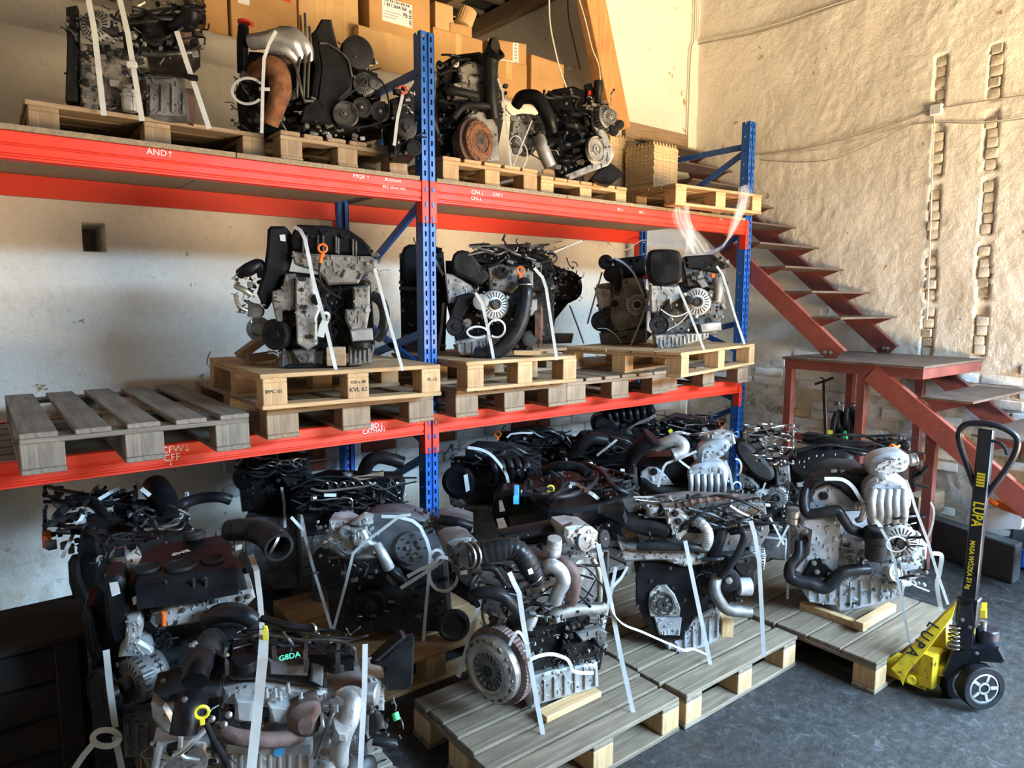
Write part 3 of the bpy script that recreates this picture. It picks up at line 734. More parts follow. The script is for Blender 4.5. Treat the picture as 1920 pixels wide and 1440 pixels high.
part('printed_tape', MB().bx(c.x+hx*.28, c.x+hx*.58, c.y-.1515, c.y-.149, c.z, c.z+hz*2), 'sticker', o)
part('printed_tape', MB().bx(c.x-hx*1.0, c.x+hx*.28, c.y-.1515, c.y-.149, c.z, c.z+hz*.22), 'sticker', o)
for k in range(6): part('tape_print', MB().bx(c.x+hx*.36, c.x+hx*.50, c.y-.1525, c.y-.150, c.z+hz*(.1+k*.32), c.z+hz*(.28+k*.32)), 'pen_grey', o)
carton('plain cardboard box at the right end beside the hanging wire', 992, 1058, 112, 176, 1.40, .3, 'cardboard', 4, SIL, False)
mb = MB(); p = ony(1085, 150, 1.5); mb.lathe(V((p.x, 1.55, SIL)), (0, 0, 1), [(.16, 0), (.17, .02), (.17, .17), (.15, .19), (.05, .2)], 20)
solo('round_tin', mb, 'rust_dark', 'dark round tin on the loft sill behind the timber post', 'tin')

# ================================================================== stacked pulp trays
def tray_outline(sx, sy, n=7, a=.006):
    pts = []
    for (ax, ay, bx_, by) in ((-1, -1, 1, -1), (1, -1, 1, 1), (1, 1, -1, 1), (-1, 1, -1, -1)):
        for k in range(n*4):
            t = k/(n*4); x, y = ax+(bx_-ax)*t, ay+(by-ay)*t; nx, ny = (0, ay) if ay == by else (ax, 0)
            o = a*(.5+.5*math.cos(2*math.pi*t*n)); pts.append((x*sx+nx*o, y*sy+ny*o))
    return pts
def tray_mesh(top):
    mb = MB(); s = .142; pl = tray_outline(s, s)
    mb.prism([(x, y, .013) for x, y in pl], (0, 0, -.012), 0)
    if top:
        for i in range(8):
            for j in range(8):
                c = V((-s*.9+i*s*.257, -s*.9+j*s*.257, .012)); mb.lathe(c, (0, 0, 1), [(.016, 0), (.011, .018), (.006, .030), (.003, .032)], 6)
    return mb.mesh('pulp_tray', 'pulp', (0, 0, 0), 40)
t0, t1 = tray_mesh(False), tray_mesh(True)
def tray_stack(cx, cy, z0, n, lab, toplab, grp):
    for k in range(n):
        last = k == n-1
        o = link('pulp_tray', t1 if last else t0, None, (cx+random.uniform(-.003, .003), cy+random.uniform(-.003, .003), z0+k*.0142))
        o.rotation_euler.z = R(random.uniform(-1, 1)); o['label'] = toplab if last else lab; o['category'] = 'tray'; o['group'] = grp
q = onz(1213, 380, ZD+.135)
tray_stack(q.x+.19, q.y+.13, ZD+.1355, 31, 'pulp egg tray in the front stack on the upper level', 'topmost peaked pulp egg tray of the front stack', 'trays of the front stack')
tray_stack(q.x+.05, q.y+.46, ZD+.1355, 38, 'pulp egg tray in the taller rear stack', 'topmost peaked pulp egg tray of the rear stack', 'trays of the rear stack')
# plastic film hanging from that pallet over the beam
def film(name, label, rows):
    mb = MB(); n = len(rows[0])
    for r_ in rows: mb.v += [V(p) for p in r_]
    for j in range(len(rows)-1):
        for i in range(n-1): mb.f.append([j*n+i, j*n+i+1, (j+1)*n+i+1, (j+1)*n+i])
    return solo(name, mb, 'film', label, 'plastic film', sharp=180)
rw = []
guide = [(1265, 388, 1278, 390, -.22), (1262, 405, 1290, 408, -.20), (1268, 425, 1300, 432, -.12), (1285, 452, 1318, 455, -.10), (1300, 478, 1330, 470, -.09), (1330, 482, 1352, 462, -.09), (1352, 470, 1372, 440, -.10), (1366, 445, 1386, 415, -.14), (1374, 415, 1400, 388, -.2), (1384, 380, 1404, 358, -.22), (1388, 352, 1400, 345, -.2)]
for gi, (xa, ya, xb, yb, d_) in enumerate(guide):
    a, b = ony(xa, ya, d_), ony(xb, yb, d_); rw.append([a.lerp(b, k/10)+V((0, .018*math.sin(k*2.1+gi)+.01*math.sin(k*4.3), .004*math.sin(k*3+gi))) for k in range(11)])
film('stretch_film', 'clear stretch film hanging in a loop from the pallet of trays', rw)
rw = []
for gi, (xa, ya, xb, yb, d_) in enumerate([(1282, 386, 1292, 386, -.24), (1284, 410, 1295, 410, -.2), (1290, 435, 1302, 436, -.12), (1286, 462, 1300, 466, -.1), (1278, 480, 1306, 492, -.1), (1282, 492, 1304, 497, -.1)]):
    a, b = ony(xa, ya, d_), ony(xb, yb, d_); rw.append([a.lerp(b, k/6)+V((0, .014*math.sin(k*2.4+gi), 0)) for k in range(7)])
film('stretch_film', 'twisted tail of clear stretch film dangling over the red beam', rw)
# ================================================================== engine kit
AX = {'x': V((-1, 0, 0)), 'y': V((0, -1, 0)), 'u': V((0, 0, 1)), 'z': V((0, 0, 1))}
DET = {'alu': ('alu', 'steel_dark'), 'alu_dirty': ('alu_dirty', 'steel_dark'), 'alu_dark': ('alu_dark', 'steel_dark'), 'alu_cast': ('alu_cast', 'steel'), 'iron_black': ('iron', 'steel_dark'), 'iron': ('iron', 'steel_dark')}
class Eng:
    """lays parts out on the front plane of a machine standing at a real spot (seen at px,py on height z)"""
    def __init__(s, name, cat, label, px, py, z, a, ztop=None, crop=(0, 0, 1), group=None, back=0.0):
        s.n = V((-math.sin(R(a)), -math.cos(R(a)), 0)); s.r = V((-s.n.y, s.n.x, 0)); s.ox, s.oy, s.k = crop
        px, py = s.c(px, py); s.p0 = onz(px, py, z)-s.n*back; s.zt = ztop; s.z0 = z; s.label = label
        s.o = thing(name, label, cat, (s.p0.x, s.p0.y, z), group); s.rn = random.Random(int(px*13+py*7))
    def c(s, x, y): return s.ox+x/s.k, s.oy+y/s.k
    def front(s, X, Y, d):
        dr = ray(X, Y); return CAM+dr*((s.p0-s.n*d-CAM).dot(s.n)/dr.dot(s.n))
    def P(s, x, y, d=0.0):
        X, Y = s.c(x, y); p = s.front(X, Y, d)
        if s.zt is not None and p.z > s.zt-max(d, -.2)*0: 
            q = onz(X, Y, s.zt-d)
            return q
        return p
    def top(s, x, y):
        X, Y = s.c(x, y); return s.zt is not None and s.front(X, Y, 0).z > s.zt
    def sc(s, x, y, d=0.0): return (s.P(x, y, d)-CAM).dot(FW)/FPX/s.k
    def nrm(s, x, y): return V((0, 0, 1)) if s.top(x, y) else s.n
    def ax(s, a, x, y):
        if a is None: return s.nrm(x, y)
        if isinstance(a, str): return AX[a] if a in AX else (s.n if a == 'n' else s.r)
        return V(a).normalized()
    def put(s, name, mb, m, par=None, **kw): return part(name, mb, m, par or s.o, **kw)
    def plate(s, name, m, poly, d0=0, d1=.05, b=.006, rnd=0, par=None, back=None, **kw):
        for _ in range(rnd):
            q = []
            for i in range(len(poly)):
                A, B_ = poly[i], poly[(i+1) % len(poly)]
                q += [tuple(a*.75+c*.25 for a, c in zip(A, B_)), tuple(a*.25+c*.75 for a, c in zip(A, B_))]
            poly = q
        cx = sum(p[0] for p in poly)/len(poly); cy = sum(p[1] for p in poly)/len(poly)
        nn = s.nrm(cx, cy); pts = []
        for p in poly:
            X, Y = s.c(p[0], p[1]); d = d0+(p[2] if len(p) > 2 else 0)
            pts.append(onz(X, Y, s.zt-d) if nn.z > .5 else s.front(X, Y, d))
        o = s.put(name, MB().prism(pts, -nn*(d1-d0) if back is None else back, b), m, par, **kw)
        if back is None and par is None and m in DET: s.detail(o, [(p[0], p[1]) for p in poly], d0, DET[m], nn)
        return o
    def detail(s, o, poly, d0, m, nn):
        """ribs, bosses and bolt heads cast on a surface"""
        ar = abs(sum(poly[i][0]*poly[(i+1) % len(poly)][1]-poly[(i+1) % len(poly)][0]*poly[i][1] for i in range(len(poly))))/2/s.k**2
        if ar < 500: return
        xs, ys = [p[0] for p in poly], [p[1] for p in poly]; rn = random.Random(int(sum(xs)+sum(ys)*3)); mb = MB(); mk = MB(); got = 0; u = s.r; v = nn.cross(u)
        for _ in range(400):
            if got >= min(34, ar/130): break
            x, y = rn.uniform(min(xs), max(xs)), rn.uniform(min(ys), max(ys)); ins = True; c_ = False
            for (ax_, ay), (bx_, by) in zip(poly, poly[1:]+poly[:1]):
                if (ay > y) != (by > y) and x < (bx_-ax_)*(y-ay)/(by-ay)+ax_: c_ = not c_
                L2 = (bx_-ax_)**2+(by-ay)**2
                if L2 > 0:
                    t = max(0, min(1, ((x-ax_)*(bx_-ax_)+(y-ay)*(by-ay))/L2))
                    if math.hypot(x-ax_-t*(bx_-ax_), y-ay-t*(by-ay)) < 5*s.k/2: ins = False
            if not (c_ and ins): continue
            got += 1; X, Y = s.c(x, y); c = onz(X, Y, s.zt-d0) if nn.z > .5 else s.front(X, Y, d0); q = (c-CAM).dot(FW)/FPX
            t = rn.random()
            if t < .5:
                an = rn.choice((0, math.pi/2, rn.uniform(0, 3))); e1 = u*math.cos(an)+v*math.sin(an); e2 = nn.cross(e1); mb.box(c, e1*q*rn.uniform(3, 5), e2*q*rn.uniform(.8, 2), nn*q*rn.uniform(1.2, 3), q*.5)
            elif t < .8:
                r = q*rn.uniform(1.8, 3.6); mb.lathe(c-nn*q, nn, [(r, 0), (r, q*3), (r*.85, q*3.4), (r*.5, q*3.4), (r*.45, q*2.6), (.02*r, q*2.6)], 12)
            else: mk.lathe(c, nn, [(q*2, 0), (q*2, q*.6), (q*1.35, q*.7), (q*1.35, q*2.2), (q*.8, q*2.4)], 6)
        if mb.v: s.put('casting_detail', mb, m[0], o, stuff=True)
        if mk.v: s.put('bolt_heads', mk, m[1], o, stuff=True)
    def blk(s, name, m, x0, y0, x1, y1, d0=0, d1=.1, b=.006, par=None, **kw):
        return s.plate(name, m, [(x0, y0), (x1, y0), (x1, y1), (x0, y1)], d0, d1, b, 0, par, **kw)
    def disc(s, name, m, x, y, r, d=0, prof=((1, 0), (1, .3)), ax=None, seg=24, wob=0, par=None, **kw):
        q = s.sc(x, y, d)*r; return s.put(name, MB().lathe(s.P(x, y, d), s.ax(ax, x, y), [(a*q, b*q) for a, b in prof], seg, True, wob), m, par, **kw)
    def tube(s, name, m, pts, r, seg=8, n=6, corr=0, hollow=False, par=None, pitch=.012, **kw):
        x, y = pts[0][0], pts[0][1]; q = s.sc(x, y); rr = [a*q for a in r] if isinstance(r, (list, tuple)) else r*q
        return s.put(name, MB().tube([s.P(*p) for p in pts], rr, seg, n, corr, pitch, True, hollow), m, par, **kw)
    def bolts(s, m, pts, r, d=0, ax=None, name='bolt_heads', par=None):
        mb = MB()
        for x, y in pts:
            q = s.sc(x, y, d)*r; mb.lathe(s.P(x, y, d), s.ax(ax, x, y), [(1.5*q, 0), (1.5*q, .3*q), (q, .35*q), (q, 1.1*q), (.6*q, 1.2*q)], 6)
        return s.put(name, mb, m, par, stuff=True)
    def pulley(s, x, y, r, d=0, w=.35, ax=None, m='steel_dark', mh='iron_black', ribs=5, holes=0, name='pulley', par=None):
        pr = [(.25, -.02*r/r), (1, 0)]; pr = [(1, -w)]
        for k in range(ribs): pr += [(1, -w+w*(k+.15)/ribs), (.93, -w+w*(k+.5)/ribs), (1, -w+w*(k+.85)/ribs)]
        pr += [(1, 0), (.86, .0), (.80, -.10), (.42, -.12), (.38, .03), (.30, .04), (.28, -.02), (.1, -.02)]
        o = s.disc(name, m, x, y, r, d, pr, ax, 28, 0, par)
        A = s.ax(ax, x, y); u, v = perp(A); q = s.sc(x, y, d)*r; c = s.P(x, y, d)
        if holes:
            mb = MB()
            for k in range(holes):
                t = 2*math.pi*k/holes; mb.lathe(c+(u*math.cos(t)+v*math.sin(t))*q*.6-A*q*.115, A, [(.11*q, 0), (.11*q, .012*q)], 10)
            s.put('pulley_hole', mb, 'ink', o, stuff=True)
        s.put('hub_bolt', MB().lathe(c-A*q*.02, A, [(.17*q, 0), (.17*q, .1*q), (.1*q, .12*q)], 6), mh, o)
        return o
    def alternator(s, x, y, r, d=0, ax=None, ln=1.5, m='alu', pul=True, par=None):
        o = s.disc('alternator', m, x, y, r, d, [(.35, .02), (.80, 0), (.97, -.12), (1, -.3), (1, -.62), (.96, -.66), (.96, -.86), (1, -.9), (1, -ln+.25), (.9, -ln+.05), (.6, -ln)][::-1], ax, 30, 0, par)
        A = s.ax(ax, x, y); u, v = perp(A); q = s.sc(x, y, d)*r; c = s.P(x, y, d); mb = MB()
        for k in range(22):
            t = 2*math.pi*k/22; e = u*math.cos(t)+v*math.sin(t); f = A.cross(e)
            mb.box(c+e*q*.66-A*q*.01, e*q*.17, f*q*.04, A*q*.025); mb.box(c+e*q*.985-A*q*.25, e*q*.03, f*q*.05, A*q*.11); mb.box(c+e*q*.985-A*q*(ln-.45), e*q*.03, f*q*.05, A*q*.12)
        s.put('vent_slots', mb, 'ink', o, stuff=True)
        mb = MB()
        for k in range(3):
            t = 2*math.pi*k/3+.5; e = u*math.cos(t)+v*math.sin(t); mb.lathe(c+e*q*1.02-A*q*.5, A, [(.12*q, 0), (.12*q, .5*q), (.06*q, .52*q)], 8)
        s.put('mounting_ear', mb, m, o, stuff=True)
        if pul:
            mb = MB(); pr = [(.34, 0)]
            for k in range(5): pr += [(.34, .05+k*.07), (.30, .085+k*.07)]
            mb.lathe(c, A, [(a*q, b*q) for a, b in pr+[(.34, .4), (.22, .42), (.2, .34), (.05, .34)]], 20); s.put('pulley', mb, 'iron', o)
        return o
    def clutch(s, x, y, r, d=0, ax='x', m='steel', mring='rust_purple', mface='steel_dark', name='clutch_disc'):
        A = s.ax(ax, x, y); u, v = perp(A); q = s.sc(x, y, d)*r; c = s.P(x, y, d)
        o = s.put(name, MB().lathe(c, A, [(a*q, b*q) for a, b in ((.97, -.30), (.97, -.06), (.93, -.02), (.84, .0), (.80, .05), (.70, .07), (.66, .03), (.62, .03), (.60, .06), (.56, .06), (.54, -.02), (.2, -.03))], 44), m)
        s.put('ring_gear', MB().lathe(c, A, [(a*q, b*q) for a, b in ((1.12, -.64), (1.12, -.34), (1.05, -.32), (1.0, -.30))], 120, True, .03), mring, o)
        mb = MB()
        for k in range(18):
            t = 2*math.pi*k/18; e = u*math.cos(t)+v*math.sin(t); f = A.cross(e); mb.box(c+e*q*.36+A*q*.0, e*q*.19-A*q*.02, f*q*.045, A*q*.02)
        s.put('diaphragm_spring', mb, mface, o, stuff=True)
        mb = MB()
        for k in range(9):
            t = 2*math.pi*k/9; e = u*math.cos(t)+v*math.sin(t); mb.lathe(c+e*q*.87-A*q*.02, A, [(.045*q, 0), (.045*q, .05*q), (.02*q, .06*q)], 8)
            f = A.cross(e); mb.box(c+(e*math.cos(.35)+f*math.sin(.35))*q*.86, e*q*.05, f*q*.09, A*q*.03, .002)
        s.put('cover_rivets', mb, 'steel_dark', o, stuff=True)
        s.put('centre_hole', MB().lathe(c-A*q*.01, A, [(.17*q, 0), (.17*q, .03*q)], 20), 'ink', o)
        return o
    def pan(s, poly, d0, d1, m='alu', ribs=8, name='oil_pan', b=.008):
        o = s.plate(name, m, poly, d0, d1, b)
        xs = [p[0] for p in poly]; x0, x1 = min(xs), max(xs); top = min(p[1] for p in poly); bot = max(p[1] for p in poly); mb = MB()
        for k in range(ribs):
            x = x0+(x1-x0)*(k+.6)/ribs; ys = []
            for (ax_, ay), (bx_, by) in zip(poly, poly[1:]+poly[:1]):
                if (ax_ > x) != (bx_ > x): ys.append(ay+(by-ay)*(x-ax_)/(bx_-ax_))
            if len(ys) < 2 or max(ys)-min(ys) < 12: continue
            t_, b_ = min(ys), max(ys); a, c = s.front(*s.c(x, t_+(b_-t_)*.2), d0-.004), s.front(*s.c(x, b_-(b_-t_)*.12), d0-.004)
            mb.box((a+c)/2, s.r*.004, s.n*.006, (c-a)/2, .001)
        if mb.v: s.put('rib', mb, m, o, stuff=True)
        return o
    def clutter(s, x0, y0, x1, y1, n=40, d=(-.03, .03), mats=('alu_dark', 'plastic', 'iron_black', 'steel_dark'), size=(3, 9), seed=0, names=None):
        rn = random.Random(seed*31+int(x0+y0*3)); acc = {}
        for k in range(n):
            m = rn.choice(mats); mb = acc.setdefault(m, MB()); x, y, dd = rn.uniform(x0, x1), rn.uniform(y0, y1), rn.uniform(*d)
            c = s.P(x, y, dd); nn = s.nrm(x, y); q = s.sc(x, y)*rn.uniform(*size); t = rn.random()
            u = s.r if nn.z < .5 else s.r; v = nn.cross(u)
            ang = rn.uniform(-.5, .5); u2 = u*math.cos(ang)+v*math.sin(ang); v2 = v*math.cos(ang)-u*math.sin(ang)
            if t < .3: mb.box(c, u2*q*rn.uniform(.6, 1.6), v2*q*rn.uniform(.5, 1), nn*q*rn.uniform(.6, 1.4), q*.18)
            elif t < .55:
                A = rn.choice((nn, u2, v2, nn)); L_ = q*rn.uniform(.8, 2.2); mb.lathe(c-A*L_*.5, A, [(q*.55, 0), (q*.6, L_*.1), (q*.6, L_*.45), (q*.42, L_*.5), (q*.42, L_*.9), (q*.3, L_)], 10)
            elif t < .75: mb.lathe(c, nn, [(q*.6, -q), (q*.6, 0), (q*.38, .02*q), (q*.38, q*.45), (q*.2, q*.5)], 6)
            else:
                P_ = [c]; dr = (u2*rn.uniform(-1, 1)+v2*rn.uniform(-1, 1)+nn*rn.uniform(-.2, .5)).normalized()
                for j in range(3): P_.append(P_[-1]+dr*q*1.5); dr = (dr+V((rn.uniform(-.8, .8), rn.uniform(-.8, .8), rn.uniform(-.8, .6)))).normalized()
                mb.tube(P_, q*.22, 6, 4)
        for m, mb in acc.items(): s.put((names or {}).get(m, 'small_fittings'), mb, m, stuff=True)
    def wires(s, x0, y0, x1, y1, n=12, r=2, d=(-.05, .0), m='hose', seed=0, k=5, name='wiring_loom', flow='h'):
        rn = random.Random(seed*17+int(x0*3+y1)); mb = MB(); n = max(3, int(n*.7)); r = r*1.3
        for i in range(n):
            if flow == 'h': xs = [x0+(x1-x0)*(j/(k-1)+rn.uniform(-.12, .12)) for j in range(k)]; y = rn.uniform(y0, y1); ys = [min(y1, max(y0, y+rn.uniform(-.35, .35)*(y1-y0))) for j in range(k)]
            elif flow == 'v': ys = [y0+(y1-y0)*(j/(k-1)+rn.uniform(-.1, .1)) for j in range(k)]; x = rn.uniform(x0, x1); xs = [min(x1, max(x0, x+rn.uniform(-.35, .35)*(x1-x0))) for j in range(k)]
            else:
                X_, Y_ = rn.uniform(x0, x1), rn.uniform(y0, y1); t = rn.uniform(-.5, .5)+(math.pi if rn.random() < .5 else 0); L0 = .16*(x1-x0); xs, ys = [], []
                for j in range(k):
                    xs.append(min(x1, max(x0, X_))); ys.append(min(y1, max(y0, Y_))); X_ += L0*math.cos(t); Y_ += L0*.6*math.sin(t); t += rn.uniform(-.8, .8)
            q = s.sc(x0, y0)*r*rn.uniform(.6, 1.3); mb.tube([s.P(a, b, rn.uniform(*d)) for a, b in zip(xs, ys)], q, 6, 5)
        return s.put(name, mb, m, stuff=True)
    def dipstick(s, x, y, r, d=-.02, m='orange', hang=2.2, flat=None):
        A = s.n; u = s.r; v = V((0, 0, 1)); q = s.sc(x, y)*r; c = s.P(x, y, d)
        mb = MB().tube([c+(u*math.cos(t)+v*math.sin(t))*q for t in [2*math.pi*k/14 for k in range(15)]], q*.28, 6, 1)
        mb.box(c-v*q*1.5, u*q*.38, A*q*.25, v*q*.6, q*.1)
        return s.put('dipstick_handle', mb, m, label='bright %s dipstick handle' % m)
    def sticker(s, poly, d=-.002, m='sticker', par=None, bars=0):
        o = s.plate('sticker', m, poly, d, d+.001, 0, 0, par)
        return o
    def word(s, t, x, y, h, m, d=-.003, par=None, xd=None, bold=0, wide=1, up=None):
        p = s.P(x, y, d); tp = s.top(x, y); text(t, h*s.sc(x, y), m, p, xd or s.r, up or ((0, 0, 1) if not tp else -s.n), par or s.o, 'marking', bold, wide)
    def rad(s, x, y, r, d, cnt, m, rr=.6, sz=.1, name='small_holes', ax=None, h=.02):
        A = s.ax(ax, x, y); u, v = perp(A); q = s.sc(x, y, d)*r; c = s.P(x, y, d); mb = MB()
        for k in range(cnt):
            t = 2*math.pi*k/cnt; mb.lathe(c+(u*math.cos(t)+v*math.sin(t))*q*rr, A, [(sz*q, 0), (sz*q, h*q)], 10)
        s.put(name, mb, m, stuff=True)
    def strap(s, where, pts, w=.016, m='strap', n=1, d=-.012, curl=None):
        """each band is a thing of its own"""
        P_ = [s.P(p[0], p[1], p[2] if len(p) > 2 else d) for p in pts]
        mid = P_[len(P_)//2]; f = (CAM-mid).normalized()
        if curl: f = V(curl)
        return solo('strapping_band', MB().ribbon(P_, w, f, .0015, n), m, where, 'strap', 'white strapping bands')
    def loop(s, where, x, y, rx, ry, w=.012, d=-.03, t0=0, t1=6.6, tail=()):
        pts = [(x+rx*math.cos(t0+(t1-t0)*k/16), y-ry*math.sin(t0+(t1-t0)*k/16), d-.002*k) for k in range(17)]+[(a, b, d-.03) for a, b in tail]
        P_ = [s.P(*p) for p in pts]; return solo('strapping_band', MB().ribbon(P_, w, V((0, 0, 1))*.3+s.n, .0015, 3), 'strap', where, 'strap', 'white strapping bands')
# ================================================================== pallet truck
e = Eng('pallet_truck', 'pallet truck', 'yellow and black hand pallet truck with upright handle at the right', 512, 1385, .012, 72, None, (1640, 760, 2.4))
jo = e.o; JZ = e.p0
axw = V((-.53, -.85, 0)).normalized()
for nm, cx, cy, dd in (('steering_wheel', 496, 1278, .0), ('steering_wheel', 418, 1252, .10)):
    w_ = e.disc(nm, 'rubber', cx, cy, 102, dd, [(.7, -.55), (.96, -.55), (1, -.48), (1, -.06), (.95, 0), (.72, .0), (.70, -.05)], axw, 36)
    e.disc('hub', 'alu', cx, cy, 102, dd, [(.70, -.5), (.70, -.04), (.62, -.02), (.60, -.08), (.30, -.1), (.27, -.02), (.20, -.01), (.18, -.08), (.05, -.08)], axw, 30, 0, w_)
    A = axw; u, v = perp(A); q = e.sc(cx, cy, dd)*102; c = e.P(cx, cy, dd)
    for k in range(5):
        t = 2*math.pi*k/5; ee = u*math.cos(t)+v*math.sin(t); e.put('spoke', MB().box(c+ee*q*.46-A*q*.05, ee*q*.16, A.cross(ee)*q*.07, A*q*.03, .001), 'alu_bright', w_)
a_, b_ = e.P(425, 900, .05), e.P(506, 105, .05); d_ = (b_-a_)/2; f1 = V((-.93, -.1, 0)); f1 = (f1-d_.normalized()*f1.dot(d_.normalized())).normalized(); f2 = d_.normalized().cross(f1)
ti = e.put('tiller_beam', MB().box((a_+b_)/2, f1*.021, f2*.026, d_, .004), 'jack_black')
e.tube('handle_loop', 'jack_black', [(468, 410, .05), (425, 300, .05), (380, 160, .05), (392, 100, .05), (440, 80, .05), (540, 88, .05), (625, 130, .05), (641, 185, .05), (600, 275, .05), (500, 410, .05)], 14, 10, 8)
e.tube('release_lever', 'jack_black', [(525, 158, .03), (560, 168, .03), (585, 190, .03), (598, 222, .03)], 8, 8)
e.put('tiller_socket', MB().box(a_-d_.normalized()*.02, f1*.034, f2*.038, d_.normalized()*.06, .005), 'jack_black')
td = -d_.normalized(); sd = f2 if f2.dot(RT) > 0 else -f2
nf = f1 if f1.dot(CAM-a_) > 0 else -f1
cx0 = a_.lerp(b_, .53)
text('LUPA', .052, 'yellow_print', a_.lerp(b_, .53)+nf*.0225, td, sd, ti, 'lettering', .001, .85)
fr = RT*1.0; nf2 = f2 if f2.dot(CAM-a_) > 0 else -f2; sd2 = nf2.cross(td)
text('MASA WÓZKA 51 kg', .024, 'yellow_print', a_.lerp(b_, .24)+nf*.0225-sd*.006, td, sd, ti, 'lettering', .0006, .95)
for k in range(5): e.put('warning_label', MB().box(a_.lerp(b_, .69+k*.016)+nf*.0222, sd*.014, td*.004, nf*.0006), 'yellow_print', ti)
e.plate('swivel_bracket', 'jack_black', [(378, 905), (440, 890), (455, 985), (440, 1095), (400, 1110), (365, 1000)], .01, .10, .006)
mb = MB(); c = e.P(357, 1098, .03); hl = e.sc(357, 1040)*120; q = e.sc(357, 1040)*25
mb.tube([c+V((q*math.cos(t*.5), q*math.sin(t*.5), hl*t/76)) for t in range(77)], q*.17, 6, 1); e.put('return_spring', mb, 'steel')
e.disc('pump_body', 'jack_black', 500, 1118, 46, .10, [(.9, 0), (1, .1), (1, 2.4), (.85, 2.6), (.5, 2.62)], 'u', 22)
e.disc('pump_piston', 'steel', 487, 1000, 14, .10, [(1, 0), (1, 2.2)], 'u', 14)
e.blk('pump_cap', 'yellow_paint', 452, 918, 506, 962, .06, .14, .008)
e.plate('pump_base', 'jack_black', [(345, 1110), (440, 1090), (560, 1090), (592, 1150), (570, 1165), (480, 1155), (390, 1200), (330, 1250), (300, 1210)], .02, .16, .008)
e.bolts('steel', [(395, 965), (428, 998), (460, 1115)], 6, .005)
pl = e.plate('head_frame', 'worn_yellow', [(72, 1186), (200, 1050), (325, 925), (368, 885), (352, 950), (260, 1075), (150, 1200), (126, 1264), (112, 1225)], .0, .03, .003)
p_, q_ = e.P(262, 990, -.001), e.P(168, 1112, -.001)
for ch, t in zip('LUPA', (.02, .34, .66, .98)):
    xd = (e.P(190, 1110)-e.P(150, 1075)).normalized(); text(ch, .058, 'ink', p_.lerp(q_, t)+e.n*.003, (q_-p_), (e.P(260, 1010)-e.P(230, 975)), pl, 'lettering', .0012, 1.0)
e.plate('head_crossplate', 'worn_yellow', [(235, 1090), (320, 1010), (325, 1120), (240, 1140)], .10, .14, .004)
e.plate('lift_link', 'worn_yellow', [(195, 1155), (330, 1180), (325, 1222), (205, 1232), (185, 1205)], .03, .08, .006)
e.disc('link_pin', 'worn_yellow', 165, 1238, 20, .0, [(1, -.8), (1, 0), (.6, .05), (.5, 0)], None, 18)
fc = (1.49, -1.95)
for s_ in (-1, 1):
    x = fc[0]+s_*.18
    e.put('fork', MB().bx(x-.075, x+.075, -1.99, -.95, .048, .085, .006).bx(x-.072, x-.064, -1.99, -.95, .03, .055).bx(x+.064, x+.072, -1.99, -.95, .03, .055), 'worn_yellow')
    e.put('fork_roller', MB().lathe((x-.03, -1.05, .032), (1, 0, 0), [(.03, 0), (.03, .06)], 16), 'rubber')
e.put('fork_heel', MB().bx(fc[0]-.26, fc[0]+.26, -2.02, -1.96, .045, .20, .008), 'worn_yellow')

# ================================================================== things under the stairs
e = Eng('tool_handle', 'handle', 'black T-shaped tool handle leaning on the wall below the landing', 575, 640, .66, 60, None, (1380, 640, 3.428))
b0 = e.P(576, 660); e.put('shaft', MB().tube([e.P(568, 262), e.P(572, 420), b0, V((b0.x+.01, b0.y, .0))], e.sc(570, 400)*13, 8), 'jack_black'); e.put('foot', MB().bx(b0.x-.06, b0.x+.08, b0.y-.05, b0.y+.05, 0, .03, .004), 'jack_black')
e.tube('cross_grip', 'jack_black', [(505, 276), (565, 256), (626, 234)], 8, 8)
e.tube('trigger', 'jack_black', [(540, 232), (560, 240), (570, 262)], 5, 6)
e = Eng('hose_bundle', 'hoses', 'bundle of black hoses hanging behind the landing leg', 720, 660, .64, 60, None, (1380, 640, 3.428))
for k, (x, t) in enumerate(((645, 455), (670, 440), (690, 452), (712, 430), (730, 445), (752, 420), (770, 440), (655, 470), (740, 425))):
    q_ = e.P(x-20+k*4, 660, .02); sc_ = e.sc(x, 500); e.put('hose', MB().tube([e.P(x, t, .03*(k % 3)), e.P(x-18+k*3, t+70, .02*(k % 3)), e.P(x-25+k*4, t+150, .03*(k % 2)), q_, V((q_.x, q_.y, .012))], [15*sc_, 17*sc_, 15*sc_, 14*sc_, 12*sc_], 8), 'hose')
e.disc('hose_fitting', 'steel_dark', 655, 408, 26, 0, [(1, 0), (1, .25), (.6, .3), (.5, .8)], 'u', 14); e.disc('hose_fitting', 'steel_dark', 752, 412, 26, 0, [(.6, 0), (1, .1), (1, .4), (.5, .6)], 'u', 14)
e.disc('bottle', 'green', 695, 640, 22, -.02, [(.9, 0), (1, .2), (1, 2.0), (.5, 2.6), (.4, 3)], 'u', 14); e.blk('yellow_tag', 'yellow', 590, 572, 622, 608, -.02, 0, .002)
a_, b_ = V((3.20, -.95, 0)), V((2.93, -1.80, 0)); d_ = (b_-a_)/2
solo('kerb_beam', MB().box((a_+b_)/2+V((.07, 0, .12)), V((.06, 0, 0)), d_, (0, 0, .12), .008), 'concrete_dark', 'long dark concrete kerb beam lying under the staircase', 'kerb')
c = onz(1752, 950, .30); solo('wood_offcut', MB().box(c+V((.1, .1, 0)), (.16, -.02, 0), (.012, .05, 0), (0, 0, .06), .004), 'oldwood_x', 'brown wooden board lying on the dark kerb beam', 'board')
mb = MB(); c = onx(1868, 960, 3.3)
